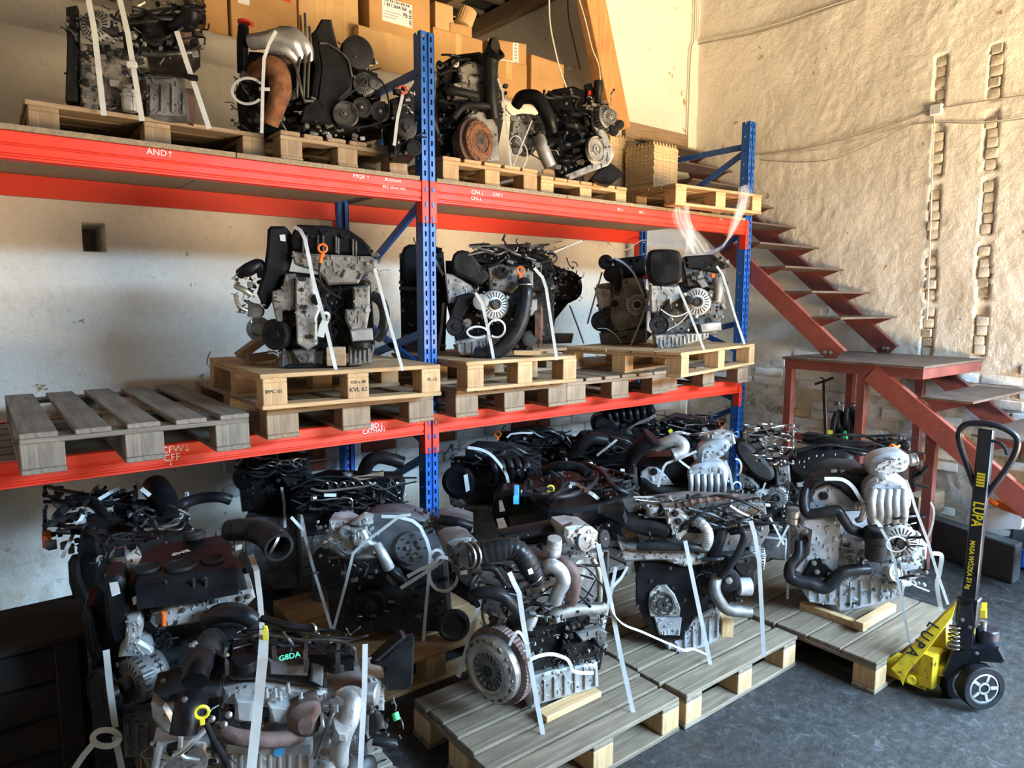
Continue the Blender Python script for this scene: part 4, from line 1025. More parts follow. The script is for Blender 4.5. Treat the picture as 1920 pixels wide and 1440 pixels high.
for k in range(9):
    t = k/8*1.4; mb.v += [c+V((-.02*math.cos(t*2), .16-.3*k/8, .13*math.sin(t)-.06)), c+V((.12, .16-.3*k/8, .16*math.sin(t)-.05)), c+V((.14, .16-.3*k/8, .15*math.sin(t)-.2)), c+V((0, .16-.3*k/8, .12*math.sin(t)-.2))]
for k in range(8):
    for j in range(4): mb.f.append([k*4+j, k*4+(j+1) % 4, k*4+4+(j+1) % 4, k*4+4+j])
mb.f += [[3, 2, 1, 0], [32, 33, 34, 35]]
solo('curved_panel', mb, 'white_paint', 'curved white painted panel lying behind the kerb beam', 'panel')
c = onz(1925, 1062, .0)+V((.12, 0, 0)); cr = thing('bottle_crate', 'blue plastic crate at the right edge under the stairs', 'crate', c)
for k, (dx, dy, sx, sy) in enumerate(((0, -.14, .2, .012), (0, .14, .2, .012), (-.2, 0, .012, .14), (.2, 0, .012, .14))):
    part('crate_wall', MB().bx(c.x+dx-sx, c.x+dx+sx, c.y+dy-sy, c.y+dy+sy, .02, .13, .003), 'crate_blue', cr)
    for j in range(5):
        if sx > .1: part('crate_rib', MB().bx(c.x-.17+j*.085-.008, c.x-.17+j*.085+.008, c.y+dy*1.08-.012, c.y+dy*1.08+.012, .02, .13, .002), 'crate_blue', cr)
        else: part('crate_rib', MB().bx(c.x+dx*1.05-.012, c.x+dx*1.05+.012, c.y-.11+j*.055-.008, c.y-.11+j*.055+.008, .02, .13, .002), 'crate_blue', cr)
part('crate_floor', MB().bx(c.x-.2, c.x+.2, c.y-.14, c.y+.14, .005, .022), 'crate_blue', cr)
mb = MB(); mb.bx(c.x-.15, c.x+.1, c.y-.1, c.y+.1, .024, .26, .02); g = solo('plastic_canister', mb, 'crate_grey', 'dark grey plastic canister standing in the blue crate', 'canister')
part('screw_cap', MB().lathe((c.x-.05, c.y, .26), (0, 0, 1), [(.03, 0), (.03, .03), (.02, .035)], 14), 'rubber', g)
c = onx(1905, 955, 3.25); mb = MB(); mb.box(c, (.05, .1, 0), (.03, -.02, 0), (0, 0.02, .03), .012); mb.tube([c+V((0, .1, 0)), c+V((0, .16, .03)), c+V((.03, .2, .01))], .018, 8)
solo('orange_housing', mb, 'orange', 'orange plastic housing on top of the kerb under the stairs', 'housing')

# dark crate and floor plate in the shade at the lower left
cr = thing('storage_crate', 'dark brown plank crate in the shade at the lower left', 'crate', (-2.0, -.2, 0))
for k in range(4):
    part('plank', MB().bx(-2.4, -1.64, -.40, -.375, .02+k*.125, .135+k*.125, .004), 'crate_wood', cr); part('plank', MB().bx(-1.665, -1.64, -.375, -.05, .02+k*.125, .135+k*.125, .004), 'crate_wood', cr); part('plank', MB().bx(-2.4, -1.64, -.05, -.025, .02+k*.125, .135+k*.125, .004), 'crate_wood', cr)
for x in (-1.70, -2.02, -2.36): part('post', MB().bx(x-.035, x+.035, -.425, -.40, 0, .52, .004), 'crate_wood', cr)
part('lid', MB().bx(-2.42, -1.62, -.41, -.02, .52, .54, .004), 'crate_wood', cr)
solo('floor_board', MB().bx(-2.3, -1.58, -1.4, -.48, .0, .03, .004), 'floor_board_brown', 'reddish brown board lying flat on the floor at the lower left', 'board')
# ================================================================== engines on the floor, front row
DK = ('iron_black', 'plastic', 'alu_dark', 'iron_black', 'steel_dark'); MX = ('alu_dark', 'alu', 'iron_black', 'plastic', 'steel_dark', 'alu_dirty'); LT = ('alu', 'alu_dirty', 'alu_bright', 'steel', 'alu_dark')
J_ = (760, 960, 3); K_ = (1120, 900, 3.4286); L_C = (1440, 820, 2.571); G_ = (240, 1060, 3.310); F_ = (60, 860, 2.482); H_ = (400, 820, 3.4286); I_ = (820, 740, 2.909); N_ = (1380, 640, 3.428); D_ = (360, 380, 3); E_ = (780, 420, 2.909); A_ = (0, 0, 2.4); B_ = (680, 0, 2.5263)
# --- engine with the big clutch disc
e = Eng('car_engine', 'engine', 'strapped engine with large steel clutch disc and ribbed black intake hose', 880, 1068, .165, 18, None, J_)
e.plate('engine_block', 'iron_black', [(600, 640), (1090, 610), (1120, 780), (1100, 890), (720, 1000), (640, 960)], .03, .34)
e.pan([(690, 935), (850, 890), (1085, 850), (1092, 985), (1055, 1002), (760, 1088), (705, 1112)], .0, .30, 'alu', 7)
e.plate('cylinder_head', 'alu_dark', [(420, 300), (760, 260), (1080, 230), (1100, 640), (700, 700), (430, 560)], .12, .26)
e.clutch(468, 893, 196, -.03, V((-.97, -.22, 0)))
e.plate('bell_plate', 'alu_dark', [(480, 560), (640, 620), (700, 760), (720, 1050), (690, 1120), (600, 1080), (560, 800)], .09, .12)
e.tube('intake_hose', 'hose', [(348, 245, -.02), (430, 232, -.03), (520, 212, -.05), (600, 205, -.06), (660, 245, -.07), (700, 310, -.07), (745, 385, -.06)], [66, 68, 62, 60, 62, 58, 50], 20, 8, .035, pitch=.016)
for x, y, r, a in ((378, 240, 72, V((-1, -.1, .05))), (350, 246, 70, V((-1, -.1, .05))), (728, 372, 56, V((.5, -.3, -.8)))): e.disc('hose_clamp', 'steel', x, y, r, -.03 if x < 500 else -.065, [(1, -.06), (1.05, -.06), (1.05, .06), (1, .06)], a, 24)
e.sticker([(688, 325), (712, 315), (722, 345), (696, 352)], -.13)
e.plate('thermostat_housing', 'alu_dark', [(240, 165), (400, 145), (430, 230), (440, 420), (330, 430), (300, 330), (240, 240)], .05, .2, .02, 1)
e.clutter(250, 160, 430, 420, 40, (.0, .06), ('alu_dark', 'alu', 'iron_black'), (6, 18), 1)
e.plate('valve_cover', 'plastic', [(545, 130), (860, 70), (905, 72), (900, 110), (760, 140), (575, 178)], .10, .17, .01)
e.disc('turbo_inlet', 'alu_bright', 835, 205, 44, -.03, [(1, -.9), (1, .2), (.94, .3), (1, .45), (1, .7), (.94, .8), (.98, 1.1), (.9, 1.5), (.8, 1.5)], V((-.1, -.25, 1)), 26)
e.tube('compressor_elbow', 'alu_bright', [(770, 320, -.05), (820, 300, -.08), (870, 330, -.09), (890, 390, -.09), (860, 450, -.08), (840, 500, -.06)], [30, 38, 40, 40, 38, 40], 16, 8)
e.disc('turbine_housing', 'alu', 985, 340, 78, .02, [(.5, -.9), (.95, -.8), (1, -.4), (.9, -.05), (.6, .05), (.5, 0)], V((.3, -1, .1)), 26)
e.tube('exhaust_pipe', 'rust_purple', [(860, 260, -.03), (905, 290, -.06), (945, 350, -.07), (950, 430, -.07), (930, 510, -.05)], [24, 34, 38, 36, 34], 14, 8)
e.disc('actuator', 'plastic_matte', 1125, 150, 52, .02, [(.9, -1.2), (1, -1.1), (1, -.1), (.9, 0), (.3, .02)], V((.2, -1, .2)), 24)
e.plate('throttle_body', 'alu', [(905, 90), (980, 80), (1060, 90), (1095, 120), (1080, 215), (990, 235), (930, 200), (900, 130)], -.02, .12, .015)
e.disc('throttle_ring', 'alu_dark', 1010, 165, 60, -.02, [(1, 0), (.95, .15), (.7, .18), (.65, .05), (.1, .05)], V((0, -1, .2)), 24)
e.tube('coolant_pipe', 'zinc', [(1052, 265, 0), (1085, 330, -.01), (1094, 420, -.01), (1092, 500, 0)], 17, 12, 6)
e.tube('egr_pipe', 'alu_dirty', [(800, 600, -.01), (850, 575, -.03), (950, 552, -.03), (1050, 545, -.02), (1110, 540, 0)], 36, 14, 6)
e.tube('return_pipe', 'alu_dirty', [(1050, 600, -.02), (1020, 640, -.02), (960, 660, -.01), (900, 650, 0)], 14, 10, 6)
e.tube('coolant_hose', 'hose', [(370, 470, .0), (450, 452, -.04), (540, 470, -.06), (610, 530, -.06), (660, 590, -.04)], 34, 14, 8)
e.tube('vacuum_hose', 'hose', [(430, 310, -.02), (500, 320, -.04), (540, 370, -.04), (580, 420, -.03)], 20, 10, 6)
e.tube('breather_hose', 'hose', [(440, 480, -.02), (435, 580, -.02), (450, 640, -.02)], 8, 8)
e.tube('breather_hose', 'hose', [(400, 350, 0), (370, 400, -.01), (380, 470, 0), (410, 530, 0)], 16, 8)
e.disc('oil_cooler', 'alu_bright', 700, 620, 36, -.01, [(.8, -1), (1, -.9), (1, 1.5), (.8, 1.8), (.4, 1.9)], V((.2, -.3, 1)), 18)
e.plate('heat_shield', 'steel', [(690, 440), (800, 430), (830, 500), (780, 545), (700, 520)], -.01, .05, .02, 1)
e.plate('oil_filter_housing', 'iron_black', [(880, 760), (1000, 700), (1110, 700), (1120, 790), (1060, 850), (900, 860)], -.03, .1, .02, 1)
e.plate('starter_bracket', 'alu_dark', [(970, 690), (1100, 655), (1140, 680), (1120, 770), (1090, 760), (1060, 710), (1000, 735)], -.06, .0, .006)
e.clutter(560, 280, 1080, 560, 60, (.0, .08), MX, (6, 18), 2); e.clutter(690, 560, 1140, 880, 110, (-.07, .03), MX+('iron_black', 'plastic'), (7, 20), 3); e.clutter(880, 60, 1150, 260, 40, (-.03, .05), MX, (5, 14), 4)
e.clutter(420, 420, 700, 680, 40, (.0, .06), DK, (6, 16), 5); e.clutter(560, 130, 820, 330, 26, (.02, .09), DK, (6, 16), 6)
e.wires(520, 300, 1080, 620, 14, 5, (-.05, .02), 'hose', 1, 5); e.wires(560, 360, 900, 640, 6, 4, (-.06, -.02), 'steel_dark', 2, 5, 'fuel_pipes', 'r')
e.bolts('steel', [(600, 300), (820, 370), (1105, 605), (830, 905), (880, 900), (610, 995), (1075, 180)], 8, -.07)
e.strap('white strap down the middle of the engine with the big clutch disc', [(585, 338), (612, 400), (640, 455), (660, 600), (690, 780), (742, 1080), (790, 1330), (800, 1392)], .017, d=-.13)
e.strap('white strap at the right side of the engine with the big clutch disc', [(1085, 180), (1120, 350), (1158, 520), (1210, 800), (1285, 1142)], .017, d=-.12)
e.strap('short white strap left of the big clutch disc', [(432, 405, .1), (420, 500, .1), (360, 720, .12), (298, 928, .14)], .017, d=.10)
e.strap('loose curled strap end beside the clutch disc buckle', [(700, 832), (760, 808), (830, 800), (905, 825), (930, 860), (945, 892), (990, 905), (1058, 905)], .012, n=5, d=-.145)
e.strap('short torn strap end at the clutch buckle', [(680, 742), (655, 690), (630, 675), (605, 710), (585, 750)], .010, n=4, d=-.15)
solo('strap_buckle', MB().tube([e.P(x, y, -.145) for x, y in ((655, 745), (697, 738), (703, 775), (662, 782), (655, 745))], .0022, 6, 1), 'steel', 'wire buckle on the strap beside the big clutch disc', 'buckle')
e.strap('long loose strap tail curling over the next pallet', [(1155, 520), (1175, 580), (1230, 635), (1330, 675), (1420, 715), (1500, 750), (1570, 778), (1620, 772), (1690, 800)], .014, n=5, d=-.13, curl=(0, -.3, 1))
e.strap('thin loose strap end pointing up between two engines', [(1150, 470), (1170, 420), (1215, 370), (1250, 308)], .010, n=4, d=-.08)
e.strap('straight strap standing behind the right of the clutch engine', [(1185, 310, .2), (1160, 440, .2), (1125, 600, .2), (1095, 740, .2), (1072, 850, .2)], .014)
solo('wood_strip', MB().box(e.P(925, 1062, -.02)+V((0, 0, -.010)), V((.14, .0, 0)), V((0, .03, 0)), V((0, 0, .012)), .002), 'pine_x', 'thin wooden strip under the oil pan of the clutch engine', 'wood strip')
# --- engine with black backing plate
e = Eng('car_engine', 'engine', 'strapped engine with black backing plate and bare crankshaft flange', 600, 1088, .152, 42, None, K_)
e.plate('backing_plate', 'plastic', [(272, 522), (470, 545), (640, 592), (662, 700), (640, 860), (555, 1012), (520, 1032), (385, 1008), (300, 900), (248, 790), (250, 640)], -.02, -.005, .003)
e.plate('seal_flange', 'alu', [(338, 725), (385, 682), (442, 676), (500, 740), (535, 830), (528, 882), (340, 880), (330, 800)], -.034, -.02, .004)
c = e.disc('crankshaft_flange', 'steel_dark', 415, 795, 80, -.034, [(1, 0), (.98, .12), (.85, .14), (.8, .06), (.45, .06), (.4, .16), (.2, .16), (.18, .04), (.05, .04)], None, 32)
e.rad(415, 795, 80, -.045, 8, 'steel', .62, .09, 'bolt_heads', None, .12)
e.bolts('steel_dark', [(290, 548), (468, 566), (345, 648), (485, 692), (258, 810), (560, 770)], 9, -.022)
e.plate('engine_block', 'iron_black', [(250, 500), (900, 480), (1010, 560), (1020, 700), (800, 830), (560, 900), (300, 900)], .0, .24)
e.pan([(555, 930), (700, 850), (795, 800), (785, 1030), (690, 1080), (540, 1120), (450, 1085), (430, 1060), (560, 1015)], -.01, .28, 'alu_cast', 7)
e.plate('lower_cover', 'alu_cast', [(365, 882), (545, 890), (530, 1005), (400, 1000), (385, 960)], -.032, .1)
e.plate('cast_frame', 'alu', [(142, 420), (190, 450), (420, 462), (560, 455), (715, 462), (712, 540), (560, 565), (440, 520), (165, 528), (150, 480)], -.05, .10, .012)
e.plate('cylinder_head', 'alu_dark', [(180, 180), (600, 130), (1080, 150), (1110, 330), (1020, 480), (300, 470)], .05, .20)
e.plate('air_duct', 'plastic', [(10, 225), (60, 208), (180, 208), (200, 258), (360, 275), (470, 300), (482, 350), (445, 385), (330, 375), (190, 335), (60, 262)], -.07, .06, .02)
e.disc('duct_mouth', 'plastic', 470, 330, 44, -.02, [(1, -.5), (1, .15), (.9, .2), (.85, .1), (.1, .1)], V((.8, -.5, 0)), 22)
e.tube('coolant_rail', 'hose', [(250, 425, -.07), (420, 428, -.08), (600, 432, -.08), (700, 445, -.06)], 27, 12)
e.tube('flexible_pipe', 'alu_bright', [(622, 262, -.04), (670, 282, -.08), (706, 325, -.09), (712, 380, -.09), (690, 432, -.06)], 33, 16, 8, .05, pitch=.009)
e.tube('coolant_hose', 'hose', [(860, 330, -.06), (920, 325, -.1), (945, 360, -.11), (915, 450, -.11), (850, 550, -.1), (790, 620, -.08)], 24, 12, 8)
e.tube('air_pipe', 'plastic', [(800, 320, -.05), (780, 390, -.06), (745, 480, -.05)], 40, 16)
e.disc('water_pump', 'plastic_matte', 845, 650, 75, -.06, [(1, -.5), (1, -.05), (.92, 0), (.6, .02), (.2, .06)], None, 28); e.disc('pump_bolt', 'steel', 845, 645, 22, -.075, [(1, -.2), (1, .5), (.6, .6)], None, 8)
e.tube('pump_hose', 'alu_dark', [(770, 610, -.05), (755, 690, -.08), (775, 760, -.09), (830, 830, -.08), (920, 845, -.06), (985, 850, -.05)], 36, 14, 8)
e.disc('filter_cup', 'alu_cast', 985, 685, 56, -.02, [(.9, -1.4), (1, -1.3), (1, 0), (.9, .06), (.4, .08)], V((.75, -.6, 0)), 24)
e.disc('compressor', 'iron_black', 960, 540, 78, -.02, [(1, -.6), (1, -.1), (.9, 0), (.3, .02)], None, 24)
e.alternator(1075, 500, 70, .02, V((.6, -.75, 0)), 1.4, 'alu')
e.tube('fuel_rail', 'rust_dark', [(500, 165, -.04), (620, 140, -.05), (760, 118, -.05), (900, 98, -.04)], 17, 10, 4, .25, pitch=.03)
e.tube('fuel_rail', 'steel', [(850, 165, -.06), (920, 210, -.06), (1000, 245, -.05)], 12, 8)
e.disc('filler_neck', 'alu', 355, 180, 42, .0, [(1, -1), (1, .2), (.9, .3), (.8, .1)], 'u', 22)
e.plate('timing_housing', 'alu', [(430, 190), (520, 180), (600, 250), (590, 340), (520, 400), (460, 330)], -.06, .05, .015)
e.bolts('iron_black', [(520, 265), (500, 215), (560, 300)], 16, -.065)
e.clutter(190, 110, 560, 260, 44, (-.03, .05), MX, (6, 20), 1); e.clutter(560, 100, 1110, 330, 80, (-.05, .05), MX, (6, 20), 2); e.clutter(150, 350, 560, 470, 26, (-.08, -.03), DK, (6, 16), 3)
e.clutter(640, 440, 1000, 800, 60, (-.06, .02), DK, (7, 20), 4); e.wires(560, 100, 1110, 330, 16, 7, (-.09, -.01), 'hose', 5); e.wires(250, 110, 700, 240, 8, 4, (-.06, .0), 'steel_dark', 6, 5, 'fuel_pipes')
e.wires(700, 470, 1000, 560, 6, 12, (-.08, -.03), 'hose', 7)
e.strap('white strap over the black backing plate of the floor engine', [(565, 390), (600, 570), (650, 810), (700, 1050), (745, 1282)], .017, d=-.11)
e.strap('white strap at the right side of the engine with the backing plate', [(985, 262), (1012, 350), (1040, 520), (1055, 800), (1070, 1135)], .017, d=-.14)
e.strap('short white strap behind the left of the black backing plate', [(275, 510, .12), (262, 580, .12), (248, 655, .12)], .012)
e.strap('crossed thin strap behind the engine with the backing plate', [(1110, 240, .35), (1200, 415, .35)], .01); e.strap('thin strap crossing the other behind the backing-plate engine', [(1230, 290, .35), (1158, 430, .35)], .01)
solo('wood_block', MB().box(e.P(825, 930, .02), e.r*.024, e.n*.04, (0, 0, .04), .002), 'pine_z', 'small pine block wedged beside the finned oil pan', 'wood block')
# --- big silver engine on the pallet truck
e = Eng('car_engine', 'engine', 'large silver engine with cast intake manifold on the pallet truck pallet', 420, 838, .19, 52, None, L_C)
e.pan([(168, 745), (180, 690), (480, 650), (668, 700), (650, 768), (560, 800), (440, 832), (345, 842), (330, 815), (205, 800)], .0, .34, 'alu_cast', 10)
e.plate('engine_block', 'alu_cast', [(150, 470), (330, 460), (700, 440), (770, 520), (760, 620), (690, 720), (480, 735), (180, 725), (140, 650)], .03, .36)
e.plate('front_bracket', 'alu_cast', [(160, 395), (330, 382), (352, 420), (345, 560), (332, 650), (318, 668), (160, 666), (122, 640), (190, 560), (205, 450), (160, 430)], -.04, .06, .010)
e.plate('bracket_cover', 'plastic', [(205, 598), (255, 588), (312, 650), (300, 682), (165, 674)], -.06, -.04, .008)
e.bolts('steel', [(222, 606), (268, 598), (236, 648), (298, 660), (318, 410), (322, 488), (182, 452)], 9, -.062)
e.plate('cam_cover', 'alu_cast', [(200, 300), (225, 255), (290, 228), (350, 250), (425, 310), (430, 352), (310, 355), (190, 368)], -.01, .14, .008)
e.disc('cam_plug', 'plastic', 268, 281, 21, -.012, [(1, 0), (1, .15), (.7, .2), (.2, .22)], None, 22)
e.plate('cover_gasket', 'rubber', [(188, 262), (225, 210), (290, 192), (365, 200), (430, 245), (468, 318), (410, 312), (345, 245), (285, 222), (222, 250), (205, 300)], -.04, .10, .010)
e.plate('valve_cover', 'plastic_dusty', [(290, 190), (360, 165), (490, 175), (500, 330), (465, 320), (420, 240), (360, 200)], -.01, .3, .015)
e.plate('intake_duct', 'alu_cast', [(490, 150), (505, 110), (560, 85), (640, 72), (690, 88), (690, 140), (665, 175), (590, 178), (560, 200), (510, 195)], -.10, .04, .028, 2)
e.plate('intake_plenum', 'alu_cast', [(470, 235), (505, 205), (560, 175), (640, 195), (690, 225), (698, 300), (695, 350), (650, 378), (580, 385), (500, 365), (470, 310)], -.10, .06, .025, 2)
for k in range(5): e.tube('intake_runner', 'alu_cast', [(512+k*36, 252, -.11), (500+k*38, 310, -.13), (503+k*38, 362, -.11), (498+k*38, 398, -.06)], 21, 12)
e.disc('throttle_flange', 'steel', 698, 108, 30, -.03, [(1, -.5), (1, 0), (.85, .05), (.85, .3), (1, .35), (1, .55), (.7, .6), (.6, .3), (.1, .3)], V((.7, -.7, .2)), 24)
e.tube('front_hose', 'hose', [(180, 250, -.02), (172, 310, -.05), (190, 368, -.07), (260, 362, -.08), (330, 352, -.08), (365, 395, -.08), (400, 440, -.07), (465, 465, -.04)], 24, 12, 8)
e.tube('lower_hose', 'hose', [(150, 500, -.02), (145, 570, -.05), (108, 620, -.07), (115, 680, -.08), (200, 705, -.08), (275, 722, -.08), (325, 680, -.08), (375, 645, -.07), (485, 635, -.03)], [20, 22, 26, 30, 32, 32, 30, 28, 26], 14, 8)
e.disc('coolant_stub', 'alu_bright', 122, 395, 32, .0, [(.9, -.6), (.9, .2), (1.0, .3), (.9, .4), (.9, 1.4), (1, 1.5), (1, 1.75), (.8, 1.75)], 'u', 22)
e.disc('oil_filter', 'plastic_dusty', 516, 590, 52, -.10, [(.75, 0), (.9, .15), (.95, 1.6), (1.05, 1.7), (1.05, 2.2), (1, 2.3), (1, 3.0), (.9, 3.1), (.6, 3.15)], 'u', 26); e.disc('filter_cap', 'plastic', 518, 470, 50, -.10, [(1.08, 0), (1.1, .1), (1.1, .5), (.98, .6), (.5, .65)], 'u', 30, .04)
e.alternator(640, 505, 84, -.06, None, 1.2, 'alu'); e.pulley(618, 652, 42, -.07, .5, V((-.3, -1, .3)), 'alu_bright', 'steel', 3)
e.tube('steel_pipe', 'steel', [(752, 540, -.03), (752, 600, -.04), (745, 640, -.04), (705, 652, -.03)], 8, 8, 3); e.tube('dipstick_tube', 'steel', [(440, 345, -.09), (470, 330, -.1), (450, 390, -.1), (430, 400, -.08)], 14, 10)
for i, pl in enumerate(([(690, 205), (735, 175), (775, 135), (772, 160), (725, 205)], [(700, 215), (780, 236), (775, 246), (700, 240)], [(690, 195), (700, 165), (730, 150), (735, 170)])): e.plate('fan_blade', 'plastic', pl, .10+i*.01, .125, .004)
e.plate('drain_slot', 'ink', [(375, 800), (430, 795), (432, 806), (376, 812)], -.004, .0, 0)
e.clutter(330, 440, 480, 640, 50, (-.04, .02), ('alu_cast', 'alu', 'alu_dark', 'alu_bright'), (6, 18), 1); e.clutter(560, 560, 770, 720, 60, (-.06, .02), ('alu_cast', 'alu', 'alu_dark', 'steel'), (6, 18), 2); e.clutter(480, 380, 680, 440, 36, (-.08, -.02), LT, (5, 14), 3); e.clutter(180, 670, 640, 760, 36, (-.03, .02), ('alu_cast', 'alu', 'alu_dark'), (6, 16), 4)
e.clutter(90, 400, 200, 640, 26, (.0, .06), ('alu_dark', 'alu', 'iron_black'), (6, 18), 5); e.clutter(300, 140, 480, 200, 16, (-.02, .05), DK, (6, 14), 6); e.wires(450, 380, 760, 700, 10, 4, (-.12, -.06), 'hose', 1, 5, 'wiring_loom', 'r')
e.strap('white strap curving over the valve cover of the big silver engine', [(272, 200), (330, 200), (370, 208), (410, 240), (445, 295), (500, 370), (560, 455)], .017, n=3, d=-.10)
e.strap('thin white strap down the front of the big silver engine', [(545, 440), (580, 500), (610, 600), (645, 790), (682, 990)], .012, d=-.17)
e.strap('thin white strap at the right side of the big silver engine', [(665, 205), (690, 270), (710, 340), (770, 500), (815, 650), (868, 805)], .012, d=-.12)
e.strap('broad strap tail hanging right of the big silver engine', [(785, 562), (815, 560), (838, 575), (825, 660), (815, 720), (835, 838)], .018, n=3, d=-.10)
e.strap('curled strap end standing beside the silver manifold', [(785, 312), (800, 350), (797, 400), (785, 450), (765, 495)], .008, n=4, d=-.10)
e.strap('thin strap hanging left of the big silver engine', [(104, 430, .1), (98, 600, .1), (94, 778, .1)], .012)
e.loop('curled white tie around the alternator of the silver engine', 620, 515, 48, 36, .006, -.16, .5, 6.0)
e.strap('thin tie end poking out below the silver engine alternator', [(660, 690), (720, 720), (778, 742)], .006, d=-.12)
for x, y, ax_, ln, lab in ((310, 862, V((0, 1, 0)), .16, 'left'), (520, 862, V((1, 0, 0)), .17, 'right')):
    solo('wood_strip', MB().box(e.P(x, y, -.01)*1, ax_*ln, (ax_.cross(V((0, 0, 1))))*.02, (0, 0, .019), .002), 'pine_x', 'reddish wooden strip under the %s edge of the big silver engine' % lab, 'wood strip')
# --- front left engine with the yellow dipstick
e = Eng('car_engine', 'engine', 'front engine with yellow dipstick ring and green marking on its cover', 1000, 735, .69, 18, .757, G_)
e.o.location.z = .144; WORLD_OF[e.o.name] = V(e.o.location)
e.plate('engine_block', 'alu_dark', [(560, 900), (1500, 860), (1480, 1700), (600, 1700)], .05, .40)
e.plate('block_side', 'alu', [(600, 1110), (1150, 1095), (1150, 1640), (600, 1640)], .0, .08, .01)
for k in range(9): e.tube('block_rib', 'alu', [(640+k*60, 1170, .0), (640+k*60, 1500, .0)], 13, 8, 2)
e.disc('round_sticker', 'sky_blue', 937, 1155, 34, -.006, [(1, -.1), (1, 0), (.1, .01)], None, 24)
e.plate('cover_front', 'plastic', [(640, 600), (870, 590), (1230, 620), (1240, 780), (870, 722), (650, 728), (600, 690)], -.03, .10, .012)
e.plate('cover_panel', 'plastic_grey', [(868, 592), (1130, 600), (1118, 700), (868, 690)], -.045, -.02, .010); e.plate('cover_panel', 'plastic_grey', [(1138, 622), (1222, 626), (1208, 762), (1128, 728)], -.045, -.02, .008)
e.plate('valve_cover', 'plastic', [(640, 540), (700, 490), (830, 462), (1250, 472), (1400, 505), (1400, 560), (1240, 570), (870, 560)], -.012, .03, .010)
e.disc('filler_cap', 'plastic', 728, 600, 74, -.03, [(1, -.6), (1, .1), (.92, .2), (.3, .22)], 'u', 30, .03); e.disc('filler_cap', 'plastic_matte', 1300, 610, 64, -.03, [(1, -.5), (1, .2), (.9, .3), (.3, .3)], 'u', 30, .04)
e.word('G8DA', 1003, 566, 42, 'pen_green', -.05, None, (.985, -.17, 0), .0003, 1.1, (0, .55, .83))
e.tube('fuel_rail', 'steel_dark', [(690, 480, -.06), (760, 445, -.07), (830, 432, -.07), (960, 445, -.07), (1090, 462, -.07), (1230, 460, -.07), (1340, 475, -.06), (1405, 520, -.05), (1405, 585, -.03)], 11, 8, 6)
for x, y in ((905, 470), (1100, 490), (1300, 490)): e.blk('injector_clamp', 'steel_dark', x-14, y-28, x+14, y+34, -.06, .0, .004)
for x, y in ((760, 490), (945, 495), (1160, 500), (1350, 515)): e.disc('injector', 'plastic', x, y, 28, -.03, [(1, -.3), (1, .6), (.6, .7), (.55, 1.4), (.3, 1.5)], 'u', 14)
e.tube('injector_pipe', 'steel', [(960, 410, -.06), (990, 450, -.08), (1020, 490, -.06), (1010, 530, -.04)], 8, 8); e.tube('injector_pipe', 'steel', [(830, 440, -.06), (815, 490, -.06), (800, 520, -.04)], 8, 8)
e.plate('cylinder_head', 'alu', [(590, 770), (700, 742), (860, 735), (1240, 790), (1250, 850), (1060, 905), (850, 895), (590, 870)], -.01, .12, .010)
e.plate('head_lug', 'alu_bright', [(662, 832), (792, 836), (770, 985), (700, 992), (660, 970)], -.04, .02, .012); e.plate('head_lug', 'alu_bright', [(868, 870), (1062, 890), (1000, 985), (960, 998), (890, 992)], -.04, .02, .012)
for x, y in ((945, 790), (995, 740), (1075, 800), (860, 770), (915, 770)): e.disc('stud', 'alu_bright', x, y+40, 16, -.03, [(1, -.5), (1, 1.5), (.7, 1.6), (.7, 3.2), (.5, 3.4)], 'u', 10)
e.tube('exhaust_manifold', 'rust_purple', [(545, 1000, -.03), (620, 1050, -.06), (740, 1075, -.07), (880, 1085, -.07), (1000, 1070, -.06), (1060, 1050, -.04)], [34, 46, 48, 48, 50, 56], 16, 8)
e.plate('exhaust_collector', 'rust_purple', [(985, 980), (1040, 905), (1140, 868), (1200, 885), (1210, 990), (1175, 1090), (1060, 1115), (1000, 1075)], -.08, .02, .025, 1)
e.tube('charge_pipe', 'alu', [(1370, 800, -.03), (1395, 860, -.06), (1380, 950, -.08), (1335, 1040, -.08), (1315, 1150, -.07), (1320, 1230, -.05)], [62, 58, 56, 60, 54, 50], 18, 8); e.disc('pipe_flange', 'alu_bright', 1370, 800, 84, -.03, [(1, -.3), (1, .1), (.9, .15), (.75, .15)], 'u', 26)
e.blk('charge_box', 'alu_bright', 1290, 1030, 1370, 1110, -.13, -.05, .012)
e.tube('gear_lever', 'steel_dark', [(1290, 880, -.10), (1235, 1000, -.12), (1160, 1200, -.10)], [16, 11, 9], 10, 3); e.blk('lever_end', 'steel', 1262, 865, 1308, 920, -.12, -.09, .006)
e.disc('clamp_ring', 'steel', 1215, 980, 62, -.06, [(1, -.15), (1.05, -.1), (1.05, .1), (1, .15)], V((.9, -.4, .2)), 24)
e.tube('intake_bellows', 'hose', [(520, 470, .0), (490, 520, -.05), (455, 590, -.08)], [76, 76, 74], 20, 8, .06, pitch=.02); e.tube('intake_pipe', 'plastic', [(455, 590, -.08), (430, 650, -.09), (415, 720, -.08)], [72, 70, 66], 20)
e.plate('intake_flange', 'plastic', [(400, 470), (440, 455), (600, 530), (625, 575), (600, 590), (430, 500)], -.09, -.05, .008); e.bolts('steel', [(415, 488), (610, 560), (352, 832), (395, 500)], 14, -.10)
e.tube('throttle_pipe', 'plastic', [(400, 830, -.06), (380, 900, -.09), (360, 970, -.11), (345, 1045, -.12)], [92, 88, 80, 76], 22, 6, 0, True)
e.plate('intake_lid', 'plastic_matte', [(150, 800), (300, 765), (570, 770), (580, 830), (480, 850), (240, 870)], -.05, .05, .012)
e.dipstick(458, 912, 36, -.16, 'yellow')
e.plate('side_bracket', 'alu_bright', [(138, 872), (230, 860), (310, 990), (345, 1040), (330, 1075), (210, 1045), (150, 960)], -.04, .05, .010)
